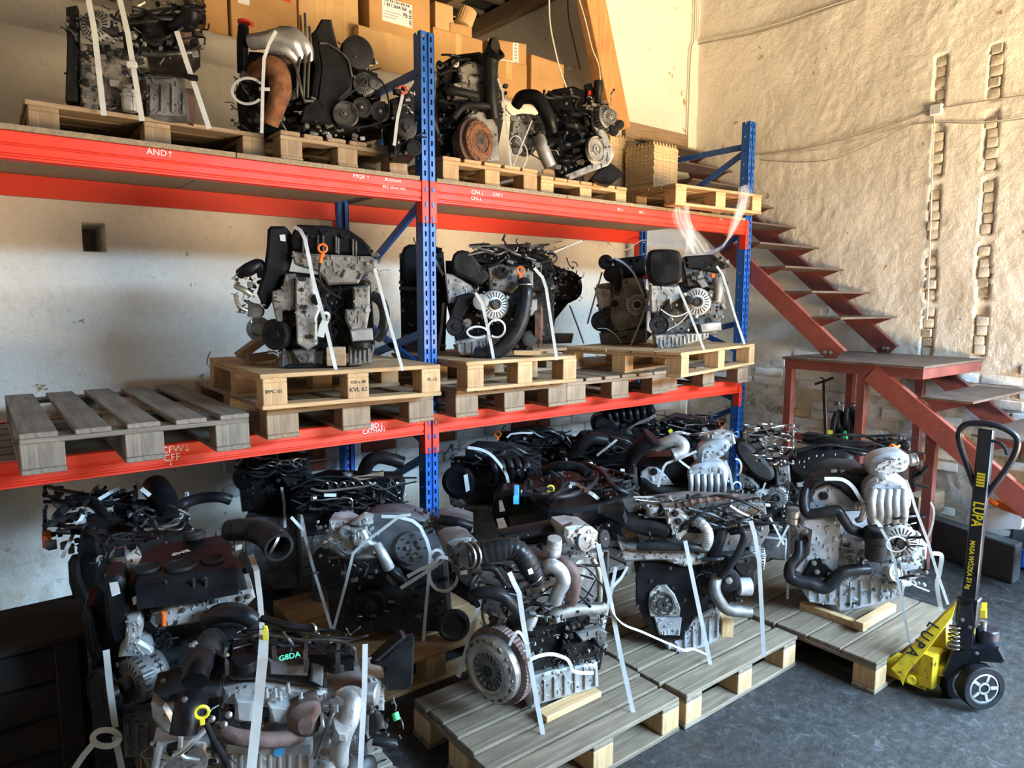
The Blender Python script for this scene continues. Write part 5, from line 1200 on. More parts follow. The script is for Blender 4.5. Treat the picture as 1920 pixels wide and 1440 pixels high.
e.tube('bracket_arm', 'alu_bright', [(300, 1180, -.06), (390, 1110, -.08), (480, 1020, -.07)], 17, 8, 3); e.tube('bracket_arm', 'alu_bright', [(330, 1060, -.05), (330, 1180, -.06), (440, 1210, -.06)], 15, 8, 3); e.tube('bracket_arm', 'alu_bright', [(200, 1110, -.05), (170, 1240, -.05), (150, 1330, -.04)], 22, 10, 2)
e.tube('dipstick_tube', 'hose', [(480, 970, -.14), (530, 1080, -.13), (590, 1180, -.1), (640, 1300, -.06)], [16, 18, 20, 18], 10)
for x, y in ((520, 955), (595, 990), (625, 930)): e.disc('manifold_stud', 'steel', x, y, 22, -.06, [(1, -.4), (1, 0), (.8, .1), (.8, 1), (.5, 1.2)], V((-.3, -.9, .3)), 10)
e.plate('side_shield', 'plastic', [(1510, 620), (1600, 560), (1690, 465), (1782, 446), (1772, 740), (1750, 775), (1610, 790), (1590, 640)], .02, .05, .008); e.plate('shield_strut', 'plastic_matte', [(1520, 600), (1700, 440), (1730, 450), (1560, 600)], -.01, .03, .004)
e.disc('vacuum_pump', 'alu_bright', 1545, 800, 66, .02, [(.9, -1), (1, -.9), (1, 0), (.9, .1), (.3, .12)], V((.7, -.7, 0)), 24); e.blk('end_housing', 'alu', 1490, 700, 1595, 915, .04, .16, .012)
e.disc('green_plug', 'green', 1670, 960, 22, .0, [(1, -2), (1, 0), (.8, .1)], V((0, -.6, -.8)), 14); e.tube('stub_pipe', 'steel_dark', [(1540, 930, .02), (1560, 980, -.01), (1570, 1030, -.03)], [30, 34, 34], 14, 4, 0, True)
e.tube('stub_pipe', 'hose', [(1520, 1090, .0), (1600, 1100, -.01), (1660, 1108, -.01)], [26, 28, 28], 12, 3); e.disc('oil_cap', 'plastic', 1500, 1240, 60, -.02, [(1, -.5), (1, 0), (.7, .1)], V((.3, -.8, .5)), 20)
e.tube('breather_hose', 'hose', [(830, 330, -.10), (900, 345, -.10), (1000, 375, -.10), (1140, 392, -.09)], 19, 12); e.disc('hose_clamp', 'steel', 1150, 392, 30, -.09, [(1, -.2), (1.1, -.2), (1.1, .2), (1, .2)], V((1, .2, 0)), 18); e.blk('yellow_plug', 'yellow', 835, 368, 866, 396, -.12, -.09, .004)
e.tube('black_duct', 'hose', [(500, 330, -.02), (600, 300, -.05), (720, 310, -.05), (780, 345, -.03)], 52, 14)
e.disc('pump_head', 'alu', 1245, 1180, 66, -.05, [(1, -.8), (1, 0), (.8, .1), (.8, .5), (.5, .55)], 'u', 22); e.plate('lower_bracket', 'alu_bright', [(150, 1120), (300, 1100), (480, 1110), (520, 1200), (460, 1330), (160, 1340)], .02, .1, .01)
e.clutter(600, 420, 1420, 560, 30, (-.03, .02), DK, (8, 22), 1); e.clutter(560, 860, 1000, 1000, 30, (-.02, .04), MX, (8, 22), 2); e.clutter(1180, 820, 1480, 1240, 50, (-.06, .03), MX, (8, 26), 3); e.clutter(130, 1080, 620, 1300, 60, (-.04, .04), MX, (8, 26), 4); e.clutter(1480, 800, 1700, 1260, 30, (.02, .08), DK, (8, 24), 5); e.clutter(200, 600, 420, 860, 30, (-.02, .06), DK, (8, 22), 6)
e.wires(680, 400, 1420, 540, 8, 6, (-.09, -.04), 'hose', 8)
e.strap('broad white strap across the front engine with the yellow dipstick', [(845, 400, -.09), (842, 480, -.09), (836, 580, -.10), (815, 800, -.13), (762, 1300, -.14)], .023, d=-.13)
e.strap('white strap at the right end of the yellow dipstick engine', [(1472, 488, -.02), (1468, 760, -.06), (1440, 1290, -.08)], .014, d=-.05)
# --- dark engine behind it, three round cover bosses
e = Eng('car_engine', 'engine', 'black engine with three round cover bosses and big alternator at the left', 760, 690, .70, 12, .80, F_)
e.o.location.z = .144; WORLD_OF[e.o.name] = V(e.o.location)
e.plate('valve_cover', 'plastic', [(478, 500), (510, 440), (560, 400), (900, 350), (935, 400), (965, 478), (955, 505), (700, 545), (480, 570)], -.04, .05, .012)
e.plate('cover_skirt', 'plastic', [(440, 588), (470, 570), (960, 496), (1005, 612), (570, 702), (460, 690)], -.02, .12, .010)
for x, y, r in ((532, 508, 62), (690, 497, 72), (838, 467, 52)): e.disc('cover_boss', 'plastic_matte', x, y, r, -.045, [(1, -.2), (1, .05), (.95, .12), (.88, .12), (.85, .06), (.1, .06)], 'u', 30)
for x, y in ((622, 570), (752, 562), (768, 575), (808, 555), (885, 520), (895, 525)): e.tube('cover_bolt', 'steel_dark', [(x, y, -.03), (x+1, y+110, -.03)], 7, 8, 2)
e.word('BMP', 690, 436, 44, 'chalk', -.046, None, (-.98, -.2, 0), .0006, 1, (0, -1, 0))
e.plate('cylinder_head', 'alu', [(565, 702), (800, 655), (1028, 608), (1042, 650), (1000, 690), (905, 700), (850, 742), (760, 770), (580, 795), (548, 765)], -.01, .14, .010); e.bolts('steel_dark', [(620, 700), (700, 705), (840, 665), (965, 650), (1005, 640)], 9, -.014)
e.plate('port_hole', 'ink', [(652, 775), (668, 752), (682, 755), (668, 780)], -.014, 0, 0); e.plate('port_hole', 'ink', [(790, 745), (804, 722), (818, 726), (805, 750)], -.014, 0, 0)
e.blk('dipstick_plug', 'orange', 602, 718, 624, 785, -.04, -.015, .006, label='orange dipstick plug')
e.plate('timing_cover', 'plastic', [(328, 570), (360, 545), (425, 550), (448, 640), (452, 780), (435, 850), (370, 872), (345, 790)], -.03, .10, .012, 1); e.sticker([(355, 560), (395, 548), (412, 625), (372, 640)], -.034); e.sticker([(465, 648), (500, 630), (508, 662), (472, 682)], -.03)
e.plate('engine_block', 'iron_black', [(330, 780), (1000, 680), (1010, 1380), (420, 1400), (330, 1200)], .05, .4)
e.disc('belt_wheel', 'rubber', 318, 1110, 130, -.01, [(1, -.3), (1, 0), (.9, .03), (.85, -.03), (.3, -.03), (.25, .05)], V((-.92, -.3, 0)), 32)
e.alternator(455, 1040, 108, -.06, V((-.92, -.38, 0)), 1.35, 'alu_dark'); e.disc('alternator_pulley', 'iron', 385, 1090, 34, -.08, [(1, -.2), (1, .9), (.8, 1), (.3, 1)], V((-.92, -.38, 0)), 20)
e.plate('alternator_bracket', 'alu', [(440, 740), (500, 730), (520, 780), (505, 850), (560, 880), (570, 920), (400, 930), (430, 870)], -.04, .06, .010)
e.pan([(420, 1180), (660, 1170), (680, 1390), (430, 1400)], .0, .2, 'alu_dark', 6)
e.disc('throttle_body', 'alu', 395, 480, 66, .06, [(1, -1.2), (1, -.1), (.9, 0), (.7, .02), (.6, -.2), (.1, -.2)], V((-.9, -.4, .1)), 26)
e.tube('intake_hose', 'hose', [(915, 335, -.12), (980, 330, -.13), (1050, 338, -.13), (1110, 368, -.13), (1150, 415, -.12)], [42, 44, 48, 52, 56], 20, 8, .03, True, pitch=.014); e.disc('hose_clamp', 'steel', 1128, 388, 60, -.13, [(1, -.1), (1.05, -.1), (1.05, .1), (1, .1)], V((.8, -.3, -.5)), 24)
e.disc('filler_cap', 'plastic_dusty', 755, 352, 48, -.06, [(1, -.3), (1, .1), (.8, .15), (.75, .3), (.4, .32), (.35, .2), (.1, .2)], 'u', 26)
e.plate('belt_guard', 'plastic', [(225, 700), (300, 690), (335, 850), (345, 1000), (290, 980), (240, 860)], .02, .2, .02, 1)
e.tube('black_duct', 'hose', [(840, 760, -.04), (880, 730, -.08), (960, 730, -.08), (1010, 760, -.04)], 55, 14)
e.clutter(300, 400, 520, 560, 34, (-.02, .06), MX, (6, 18), 1); e.clutter(440, 690, 640, 900, 30, (-.02, .04), DK, (6, 18), 2); e.clutter(560, 330, 980, 420, 26, (-.04, .02), DK, (6, 16), 3); e.clutter(560, 820, 760, 1300, 50, (.0, .08), DK, (8, 22), 4); e.wires(300, 350, 560, 430, 7, 5, (-.05, -.01), 'hose', 3)
e.strap('white strap at the right end of the engine with three round bosses', [(1018, 448, -.06), (1045, 520, -.06), (1062, 660, -.06), (1070, 780, -.05), (1075, 900, .0)], .017, d=-.05)
e.strap('greyish strap down the left end of the engine with three bosses', [(345, 890, -.14), (362, 1060, -.16), (388, 1250, -.14)], .017, d=-.14)
e.loop('knotted strap loop at the lower left beside the alternator', 345, 1300, 62, 38, .016, -.15, 0, 6.3)
e.strap('strap end running down to the lower left corner', [(300, 1310), (240, 1380), (180, 1470)], .017, d=-.15); e.strap('strap end running down below the knotted loop', [(385, 1290), (405, 1380), (425, 1480)], .017, d=-.15)
# ================================================================== engines on the floor, rear rows
# --- round timing cover engine with bow-tied strap
e = Eng('car_engine', 'engine', 'engine with perforated round timing sprocket cover and a bow-tied strap', 1280, 1010, .40, 35, None, H_)
e.o.location.z = .144; WORLD_OF[e.o.name] = V(e.o.location)
e.plate('timing_cover', 'plastic_grey', [(930, 560), (1000, 500), (1130, 482), (1260, 490), (1390, 545), (1470, 650), (1480, 760), (1400, 870), (1230, 870), (1150, 780), (1010, 720), (940, 640)], .0, .14, .012, 1)
e.disc('cam_sprocket', 'plastic_grey', 1278, 712, 108, -.02, [(1, -.3), (1, .0), (.97, .06), (.2, .06), (.18, .12), (.05, .12)], None, 36, .015)
e.rad(1278, 712, 108, -.026, 6, 'ink', .42, .10, 'sprocket_holes'); e.rad(1278, 712, 108, -.026, 8, 'ink', .78, .06, 'sprocket_holes'); e.bolts('steel', [(1250, 713), (1322, 688), (1292, 765), (1278, 712)], 11, -.026)
e.plate('engine_block', 'iron', [(700, 760), (1480, 760), (1520, 1250), (760, 1260)], .06, .3)
e.disc('flywheel', 'iron', 735, 830, 130, .04, [(1, -.15), (1, 0), (.8, .03), (.75, -.02), (.3, -.02)], V((-.85, -.5, .1)), 32); e.disc('crank_pulley', 'iron_black', 1000, 1085, 105, .02, [(1, -.4), (1, 0), (.85, .02), (.8, -.08), (.35, -.08), (.3, .03)], None, 30)
e.disc('dark_wheel', 'iron', 1545, 1215, 105, .05, [(1, -.3), (1, 0), (.8, .05), (.7, -.05), (.3, -.05)], V((-.5, -.8, 0)), 30)
e.plate('gear_housing', 'alu', [(740, 540), (860, 540), (900, 560), (1010, 520), (1025, 560), (960, 600), (980, 660), (1050, 690), (1040, 760), (900, 790), (800, 760), (680, 700), (740, 620)], -.03, .10, .012)
e.disc('actuator', 'alu', 850, 612, 42, -.06, [(1, -.6), (1, 0), (.8, .1), (.5, .1), (.45, 0)], None, 22); e.plate('cast_bracket', 'alu', [(870, 560), (960, 505), (1022, 520), (1000, 570), (940, 580)], -.06, .0, .008); e.plate('cast_bracket', 'alu', [(880, 590), (970, 590), (1010, 680), (960, 720), (890, 700)], -.07, .0, .012)
e.tube('oil_pipe', 'steel_dark', [(752, 705, -.07), (800, 740, -.08), (860, 772, -.08), (940, 772, -.08), (1050, 765, -.06)], 19, 12); e.tube('oil_pipe', 'steel_dark', [(740, 775, -.05), (800, 770, -.06), (830, 745, -.05)], 12, 8)
e.tube('thermostat_arm', 'alu', [(1050, 690, -.05), (1090, 760, -.07), (1130, 840, -.06)], [30, 34, 38], 14); e.tube('coolant_hose', 'hose', [(1130, 830, -.05), (1170, 880, -.06), (1220, 930, -.05)], 34, 12)
e.plate('end_casting', 'alu_dark', [(1105, 905), (1180, 860), (1215, 930), (1150, 975)], -.05, .02, .01)
e.plate('intake_block', 'alu_dark', [(1440, 520), (1560, 510), (1668, 545), (1670, 620), (1540, 610), (1470, 690), (1420, 640)], .0, .14, .015); e.tube('intake_elbow', 'plastic', [(1460, 530, -.02), (1560, 545, -.04), (1660, 575, -.03)], 34, 14)
e.clutter(660, 540, 1060, 880, 70, (-.06, .02), ('alu', 'alu', 'alu_dark', 'steel'), (6, 18), 1); e.clutter(1380, 520, 1660, 700, 34, (-.04, .03), DK, (6, 18), 2); e.clutter(820, 860, 1500, 1180, 60, (.0, .05), DK, (8, 24), 3); e.clutter(960, 470, 1420, 540, 20, (.02, .08), DK, (6, 16), 4)
e.strap('white strap crossing over the round timing sprocket cover', [(1082, 508), (1190, 512), (1280, 535), (1330, 575), (1372, 660), (1395, 740), (1385, 900), (1365, 1120), (1350, 1310)], .014, d=-.06)
e.strap('white strap falling left from the round timing sprocket cover', [(1270, 497), (1200, 505), (1090, 590), (980, 670), (900, 745), (850, 950), (772, 1240)], .012, d=-.11)
e.strap('grey strap slanting left of the sprocket cover engine', [(500, 512, .05), (580, 600, .05), (640, 830, .04), (765, 1245, .0)], .013)
e.loop('large bow loop tied beside the round sprocket cover', 1480, 880, 92, 108, .014, -.08, 2.6, 8.2, ((1400, 850),)); e.loop('small bow loop above the large strap bow', 1440, 770, 40, 46, .012, -.08, 3.4, 9.0)
e.strap('upper bow tail beside the round sprocket cover', [(1420, 815), (1330, 850), (1248, 895)], .015, d=-.085); e.strap('lower bow tail beside the round sprocket cover', [(1440, 820), (1330, 890), (1205, 970)], .015, d=-.09)
# --- generic helper for rear engines seen mostly from above
def rear(label, px, py, z, a, crop, base=.144, back=.0):
    e = Eng('car_engine', 'engine', label, px, py, z, a, None, crop, None, back); e.o.location.z = base; WORLD_OF[e.o.name] = V(e.o.location); return e
def body(e, poly, base_y, m='iron_black', d0=.06, d1=.26):
    """block below the visible top, down to the pallet"""
    xs = [p[0] for p in poly]; e.plate('engine_block', m, poly, d0, d1, .01)
    x = sum(xs)/len(xs); t = e.P(x, base_y, d0+.05); h = (max(xs)-min(xs))*.36*e.sc(x, base_y)
    e.put('oil_pan', MB().box(V((t.x, t.y, (e.o.location.z+t.z)/2)), e.r*h, e.n*.12, (0, 0, max((t.z-e.o.location.z)/2, .02)), .01), 'alu_dark')
# far left engine under the red beam
e = rear('dark engine with a loose wiring tangle at the far left under the red beam', 420, 520, .62, 15, F_)
e.zt = .70
body(e, [(230, 330), (720, 330), (720, 700), (260, 760)], 700)
e.plate('timing_cover', 'plastic', [(215, 360), (250, 310), (300, 320), (322, 480), (300, 620), (262, 650), (205, 560)], .0, .10, .012, 1); e.sticker([(255, 318), (285, 322), (298, 368), (268, 375)], -.004)
e.plate('belt_guard', 'plastic_matte', [(165, 485), (215, 475), (222, 560), (262, 640), (255, 700), (200, 690), (170, 580)], -.03, .06, .010); e.plate('valve_cover', 'plastic', [(250, 260), (480, 230), (690, 220), (700, 330), (330, 350)], -.03, .06, .012)
e.tube('air_duct', 'plastic', [(640, 300, -.02), (630, 230, -.06), (605, 175, -.09), (575, 135, -.10)], [48, 54, 62, 64], 20, 8, 0, True); e.disc('black_canister', 'plastic', 470, 240, 80, -.04, [(1, -.5), (1, .3), (.9, .4), (.3, .42)], 'u', 24)
e.tube('hose_end', 'hose', [(360, 300, -.06), (290, 210, -.1), (200, 200, -.1), (120, 260, -.08)], [20, 26, 22, 18], 12); e.blk('orange_plug', 'orange', 45, 330, 90, 362, -.02, .03, .006)
e.tube('coolant_hose', 'hose', [(660, 270, -.02), (700, 215, -.05), (780, 185, -.07), (870, 178, -.08), (925, 192, -.06)], 26, 12); e.tube('bright_pipe', 'steel', [(520, 305, -.07), (540, 280, -.08), (570, 290, -.08), (580, 315, -.07), (620, 318, -.07), (680, 300, -.07), (690, 265, -.07)], 6, 6)
e.clutter(120, 150, 480, 340, 90, (-.08, .02), ('iron_black', 'plastic', 'steel_dark', 'alu_dark'), (6, 20), 1); e.clutter(400, 150, 720, 330, 50, (-.06, .02), MX, (6, 18), 2); e.wires(60, 130, 480, 340, 26, 6, (-.12, -.02), 'hose', 1, 5, 'wiring_loom', 'r'); e.wires(480, 220, 720, 330, 10, 4, (-.09, -.03), 'steel_dark', 2, 5, 'fuel_pipes'); e.clutter(80, 250, 260, 420, 40, (-.02, .04), DK, (6, 18), 3)
e.strap('short pale strap end on the far left engine', [(405, 138, -.1), (360, 160, -.12), (310, 190, -.1)], .016); e.strap('strap hanging from the wiring of the far left engine', [(240, 262, -.1), (205, 320, -.06), (170, 400, -.05), (140, 462, -.04)], .014); e.strap('short strap piece on the dark mouth of the far left engine', [(488, 112, -.14), (510, 140, -.15), (550, 172, -.12)], .018)
# back engine under the beam, left of the middle post
e = rear('dark engine with thin fuel pipes close to the back wall, left of the middle post', 380, 330, .70, 25, H_)
body(e, [(150, 200), (600, 180), (600, 480), (180, 480)], 470); e.disc('drive_end', 'plastic', 185, 270, 72, .0, [(1, -.6), (1, 0), (.85, .06), (.3, .06)], V((-.8, -.6, 0)), 26)
e.plate('valve_cover', 'plastic', [(170, 180), (420, 130), (600, 150), (620, 280), (450, 260), (230, 250)], .02, .2, .012); e.plate('side_box', 'plastic_matte', [(420, 240), (560, 230), (620, 290), (480, 330)], -.02, .06, .01)
e.clutter(170, 120, 600, 330, 70, (-.02, .05), DK, (6, 16), 1); e.wires(160, 110, 620, 260, 14, 5, (-.06, .0), 'hose', 1); e.wires(290, 100, 580, 190, 6, 4, (-.07, -.03), 'steel', 2, 7, 'fuel_pipes'); e.blk('orange_connector', 'rust', 515, 295, 555, 330, -.03, .01, .006)
e.strap('grey strap hanging below the engine close to the back wall', [(440, 320, -.05), (455, 420, -.05), (462, 580, -.05)], .014)
# the one before it, wood offcut on top
e = rear('dark engine with a fuel rail and a wood offcut lying on top', 900, 470, .66, 30, H_, back=.14)
body(e, [(540, 330), (1220, 330), (1210, 640), (600, 640)], 600); e.plate('valve_cover', 'plastic', [(540, 320), (700, 270), (1200, 280), (1230, 340), (1210, 420), (600, 440)], .02, .22, .012)
e.disc('drive_end', 'plastic', 575, 420, 80, .0, [(1, -.6), (1, 0), (.8, .05), (.2, .05)], V((-.7, -.7, 0)), 26); e.tube('fuel_rail', 'steel', [(630, 330, -.05), (700, 345, -.06), (820, 335, -.06), (1000, 310, -.06), (1045, 290, -.05)], 9, 8); e.tube('fuel_pipe', 'steel', [(640, 390, -.05), (680, 405, -.06), (780, 395, -.06), (885, 395, -.06), (892, 470, -.05)], 6, 6)
for k in range(6): e.tube('injector_pipe', 'steel', [(700+k*55, 320, -.05), (715+k*55, 290, -.08), (740+k*55, 300, -.08), (745+k*55, 330, -.05)], 5, 6)
e.disc('rail_end', 'zinc', 640, 393, 18, -.05, [(1, -1), (1, .4), (.7, .5)], V((-1, -.2, 0)), 12); e.blk('white_tag', 'sticker', 712, 362, 790, 382, -.05, -.045, 0); e.tube('air_elbow', 'plastic', [(970, 215, .0), (1000, 160, -.04), (1060, 128, -.05), (1140, 140, -.05), (1218, 165, -.04)], [44, 44, 42, 42, 42], 18, 8); e.disc('filler_cap', 'alu', 865, 232, 34, .02, [(1, -.4), (1, .2), (.7, .3), (.3, .3)], 'u', 20); e.plate('grey_bracket', 'alu_dark', [(750, 520), (830, 455), (900, 480), (890, 540), (790, 545)], -.05, .0, .008)
e.clutter(560, 270, 1230, 480, 110, (-.03, .05), DK, (6, 18), 1); e.wires(560, 260, 1230, 460, 18, 5, (-.06, .0), 'hose', 3); e.clutter(1000, 290, 1220, 460, 20, (-.05, .0), ('steel', 'alu', 'sticker'), (5, 11), 2); e.disc('blue_sensor', 'steel', 1088, 412, 16, -.06, [(1, -.5), (1, 0), (.5, .1)], None, 12)
solo('wood_offcut', MB().box(e.P(990, 250, -.02), (e.P(1095, 230, -.02)-e.P(885, 268, -.02))/2, e.n*.02, (0, 0, .012), .002), 'dustwood_x', 'pale wood offcut lying on the dark engine by the middle post', 'board')
# right bay: round end cover with ribs
e = rear('black engine with ribbed intake and round end cover, right behind the middle post', 230, 480, .70, 38, I_, back=.12)
body(e, [(70, 380), (560, 340), (600, 560), (120, 600)], 580); e.disc('end_cover', 'plastic', 112, 480, 92, .0, [(1, -.9), (1, -.05), (.92, 0), (.7, .03), (.66, 0), (.1, 0)], V((-.75, -.65, 0)), 32); e.sticker([(143, 440), (165, 432), (178, 520), (156, 532)], -.02)
e.plate('valve_cover', 'plastic_matte', [(150, 320), (210, 290), (420, 300), (480, 340), (470, 380), (300, 390), (170, 370)], .0, .2, .012)
for k in range(5): e.tube('intake_runner', 'plastic', [(270+k*46, 350, -.02), (300+k*46, 370, -.06), (318+k*44, 420, -.07), (310+k*44, 480, -.03)], 21, 12)
e.plate('end_plate', 'alu_dark', [(60, 540), (110, 560), (160, 600), (120, 640), (70, 600)], .02, .1, .01); e.clutter(160, 290, 520, 500, 50, (-.02, .05), DK, (6, 16), 1); e.clutter(60, 270, 180, 380, 20, (.0, .06), DK, (6, 14), 2); e.wires(160, 280, 560, 380, 8, 5, (-.05, .0), 'hose', 1)
e.strap('pale strap arching over the black ribbed intake', [(165, 288), (230, 298), (290, 325), (345, 385), (378, 440), (390, 490)], .016, n=3, d=-.09)
# behind it, small clip with orange ring
e = rear('dark engine with a red ring handle beside the exposed bricks', 480, 330, .76, 40, I_, back=.33)
body(e, [(330, 230), (700, 230), (700, 420), (360, 420)], 420); e.dipstick(330, 215, 16, -.03, 'orange'); e.plate('valve_cover', 'plastic', [(400, 215), (560, 195), (640, 220), (690, 290), (560, 330), (430, 300)], -.01, .2, .012); e.clutter(340, 200, 720, 340, 60, (-.03, .05), DK, (6, 16), 1); e.wires(380, 195, 720, 320, 12, 5, (-.05, .0), 'hose', 2); e.clutter(580, 240, 720, 350, 18, (-.04, .02), ('alu_dark', 'alu'), (6, 14), 3)
e.strap('short grey strap lying on the engine with the red ring', [(380, 235), (400, 215), (460, 208), (520, 210)], .012, d=-.06)
# rounded black cover engine with blue connector
e = rear('engine with rounded black cover, white stickers and a blue connector', 520, 700, .60, 38, I_, back=.04); e.zt = .74
body(e, [(330, 600), (1000, 560), (1020, 800), (380, 820)], 800); e.plate('timing_cover', 'plastic', [(300, 600), (330, 545), (400, 520), (520, 545), (600, 600), (640, 660), (560, 715), (400, 735), (330, 745), (298, 680)], -.04, .12, .025, 2)
e.sticker([(335, 580), (352, 572), (370, 635), (340, 640)], -.046); e.sticker([(322, 678), (360, 670), (382, 720), (338, 740)], -.046); e.word('DAL', 350, 704, 16, 'ink', -.05, None, (.6, .5, -.6)); e.plate('grey_guard', 'plastic_dusty', [(385, 665), (520, 640), (560, 615), (600, 690), (500, 720), (390, 725)], -.055, -.02, .01)
e.plate('valve_cover', 'plastic', [(420, 470), (640, 380), (900, 380), (1060, 500), (1040, 580), (640, 640), (500, 540)], -.02, .06, .02, 1); e.plate('coil_strip', 'plastic_matte', [(520, 510), (800, 460), (830, 480), (560, 545)], -.05, -.01, .008)
e.dipstick(617, 514, 17, -.08, 'yellow'); e.blk('blue_connector', 'sky_blue', 415, 490, 446, 550, -.08, -.04, .006); e.blk('cream_connector', 'cable_white', 446, 530, 470, 546, -.08, -.05, .004); e.tube('air_pipe', 'plastic', [(580, 420, -.06), (660, 390, -.1), (760, 395, -.1), (820, 430, -.08)], 26, 14); e.tube('loom_conduit', 'hose', [(470, 540, -.07), (620, 560, -.09), (760, 540, -.09), (860, 480, -.09), (890, 400, -.08)], 13, 10); e.tube('loom_conduit', 'hose', [(820, 380, -.08), (900, 420, -.1), (960, 500, -.1), (1040, 540, -.07)], 12, 10)
e.clutter(420, 400, 1060, 600, 110, (-.06, .02), DK, (6, 18), 1); e.wires(480, 380, 1070, 600, 22, 6, (-.1, -.02), 'hose', 4, 5, 'wiring_loom', 'r'); e.clutter(700, 370, 1060, 560, 26, (-.08, -.03), ('steel', 'sticker', 'alu'), (4, 9), 2); e.clutter(600, 600, 1040, 720, 40, (-.02, .05), DK, (8, 18), 3)
e.strap('pale strap across the wiring of the blue connector engine', [(725, 485), (770, 492), (810, 522), (850, 545), (890, 582), (905, 600), (912, 650)], .016, d=-.10, n=2); e.strap('short strap end at the rounded black cover', [(562, 572), (590, 600), (625, 645)], .014, d=-.08)
# black engines near the wall
e = rear('black engine in the gap behind the blue connector engine', 880, 360, .70, 42, I_); body(e, [(700, 260), (1060, 260), (1060, 460), (720, 460)], 460)
e.plate('valve_cover', 'plastic', [(720, 300), (790, 230), (960, 220), (1050, 270), (1060, 380), (860, 390)], -.01, .2, .015); e.tube('air_duct', 'plastic', [(740, 320, -.03), (790, 270, -.06), (850, 240, -.06), (920, 250, -.04)], 34, 14); e.clutter(700, 220, 1080, 420, 60, (-.04, .04), DK, (6, 16), 1); e.wires(700, 230, 1080, 400, 10, 5, (-.06, .0), 'hose', 2)
e.strap('short pale strap on the black engine in the gap', [(980, 245), (925, 290), (870, 332)], .014, d=-.08)
e = rear('black engine with a barrel-shaped plastic intake against the back wall', 960, 190, .80, 42, I_); body(e, [(880, 130), (1190, 110), (1200, 300), (900, 300)], 290)
e.plate('intake_barrel', 'plastic', [(836, 165), (850, 130), (885, 112), (960, 118), (1000, 150), (1000, 195), (930, 218), (850, 205)], -.05, .12, .03, 2); e.plate('valve_cover', 'plastic', [(890, 110), (1000, 72), (1180, 60), (1195, 90), (1180, 140), (1000, 170)], .02, .2, .015)
for k in range(7): e.tube('intake_runner', 'plastic', [(920+k*40, 92-k*4, -.01), (935+k*38, 110-k*3, -.04), (945+k*36, 145-k*4, -.03)], 15, 10)
e.disc('intake_mouth', 'plastic', 1170, 88, 26, -.03, [(1, -.5), (1, .2), (.85, .2), (.8, 0), (.1, 0)], V((.5, -.8, .2)), 20)
for k in range(3): e.tube('fuel_pipe', 'steel', [(1045+k*8, 215, -.04), (1035+k*8, 190, -.06), (1080+k*6, 165-k*6, -.07), (1140, 145-k*6, -.07), (1190, 118-k*5, -.05)], 4, 6)
e.clutter(980, 130, 1210, 230, 40, (-.03, .04), DK, (5, 13), 1)
e = rear('wire-covered black engine with an orange ring by the far post', 1330, 210, .78, 50, I_); body(e, [(1210, 160), (1540, 160), (1560, 320), (1230, 320)], 310); e.plate('valve_cover', 'plastic', [(1210, 160), (1300, 120), (1460, 150), (1560, 190), (1540, 240), (1230, 240)], .0, .2, .015)
e.clutter(1200, 120, 1560, 250, 70, (-.04, .04), DK, (5, 13), 1); e.wires(1190, 110, 1570, 240, 20, 4, (-.07, .0), 'hose', 2, 5, 'wiring_loom', 'r'); e.wires(1270, 130, 1500, 220, 5, 4, (-.08, -.03), 'steel', 3, 5, 'fuel_pipes'); e.dipstick(1552, 158, 13, -.04, 'orange'); e.disc('yellow_cap', 'yellow', 1272, 198, 12, -.05, [(1, 0), (1, .5)], None, 12)
# silver intake engine with two elbows
e = rear('engine with finned silver intake manifold, black elbow and silver elbow pipe', 1330, 560, .55, 48, I_); body(e, [(1090, 430), (1620, 420), (1650, 700), (1120, 700)], 680)
e.tube('black_elbow', 'plastic', [(1040, 420, .0), (1058, 350, -.04), (1105, 290, -.07), (1172, 232, -.08)], [36, 40, 44, 52], 20, 8, 0, True); e.disc('elbow_rim', 'plastic', 1170, 234, 54, -.08, [(1, -.2), (1.08, -.2), (1.08, .1), (.95, .1)], V((.35, -.6, .7)), 26)
e.tube('silver_elbow', 'alu_bright', [(1195, 285, -.02), (1245, 262, -.05), (1300, 250, -.06), (1338, 275, -.07), (1330, 310, -.08), (1285, 330, -.09)], [30, 32, 34, 36, 36, 36], 18, 8, 0, True)
e.plate('valve_cover', 'plastic', [(1085, 400), (1140, 345), (1240, 340), (1400, 345), (1420, 480), (1290, 500), (1230, 420), (1110, 410)], -.01, .2, .02); e.plate('cam_cover', 'alu_cast', [(1108, 425), (1150, 395), (1200, 400), (1245, 440), (1292, 495), (1200, 500), (1115, 480)], -.03, .05, .008); e.disc('cam_plug', 'plastic', 1180, 420, 20, -.034, [(1, 0), (1, .2), (.5, .2)], None, 20)
e.plate('intake_duct', 'alu_cast', [(1420, 320), (1440, 275), (1520, 252), (1590, 250), (1605, 290), (1560, 335), (1500, 375), (1425, 385)], -.08, .05, .022, 2); e.plate('intake_plenum', 'alu_cast', [(1365, 420), (1400, 385), (1480, 370), (1560, 375), (1595, 420), (1585, 500), (1480, 520), (1370, 495)], -.09, .05, .022, 2)
for k in range(6): e.tube('intake_runner', 'alu_cast', [(1382+k*36, 435, -.10), (1384+k*36, 480, -.12), (1382+k*36, 525, -.09)], 14, 10)
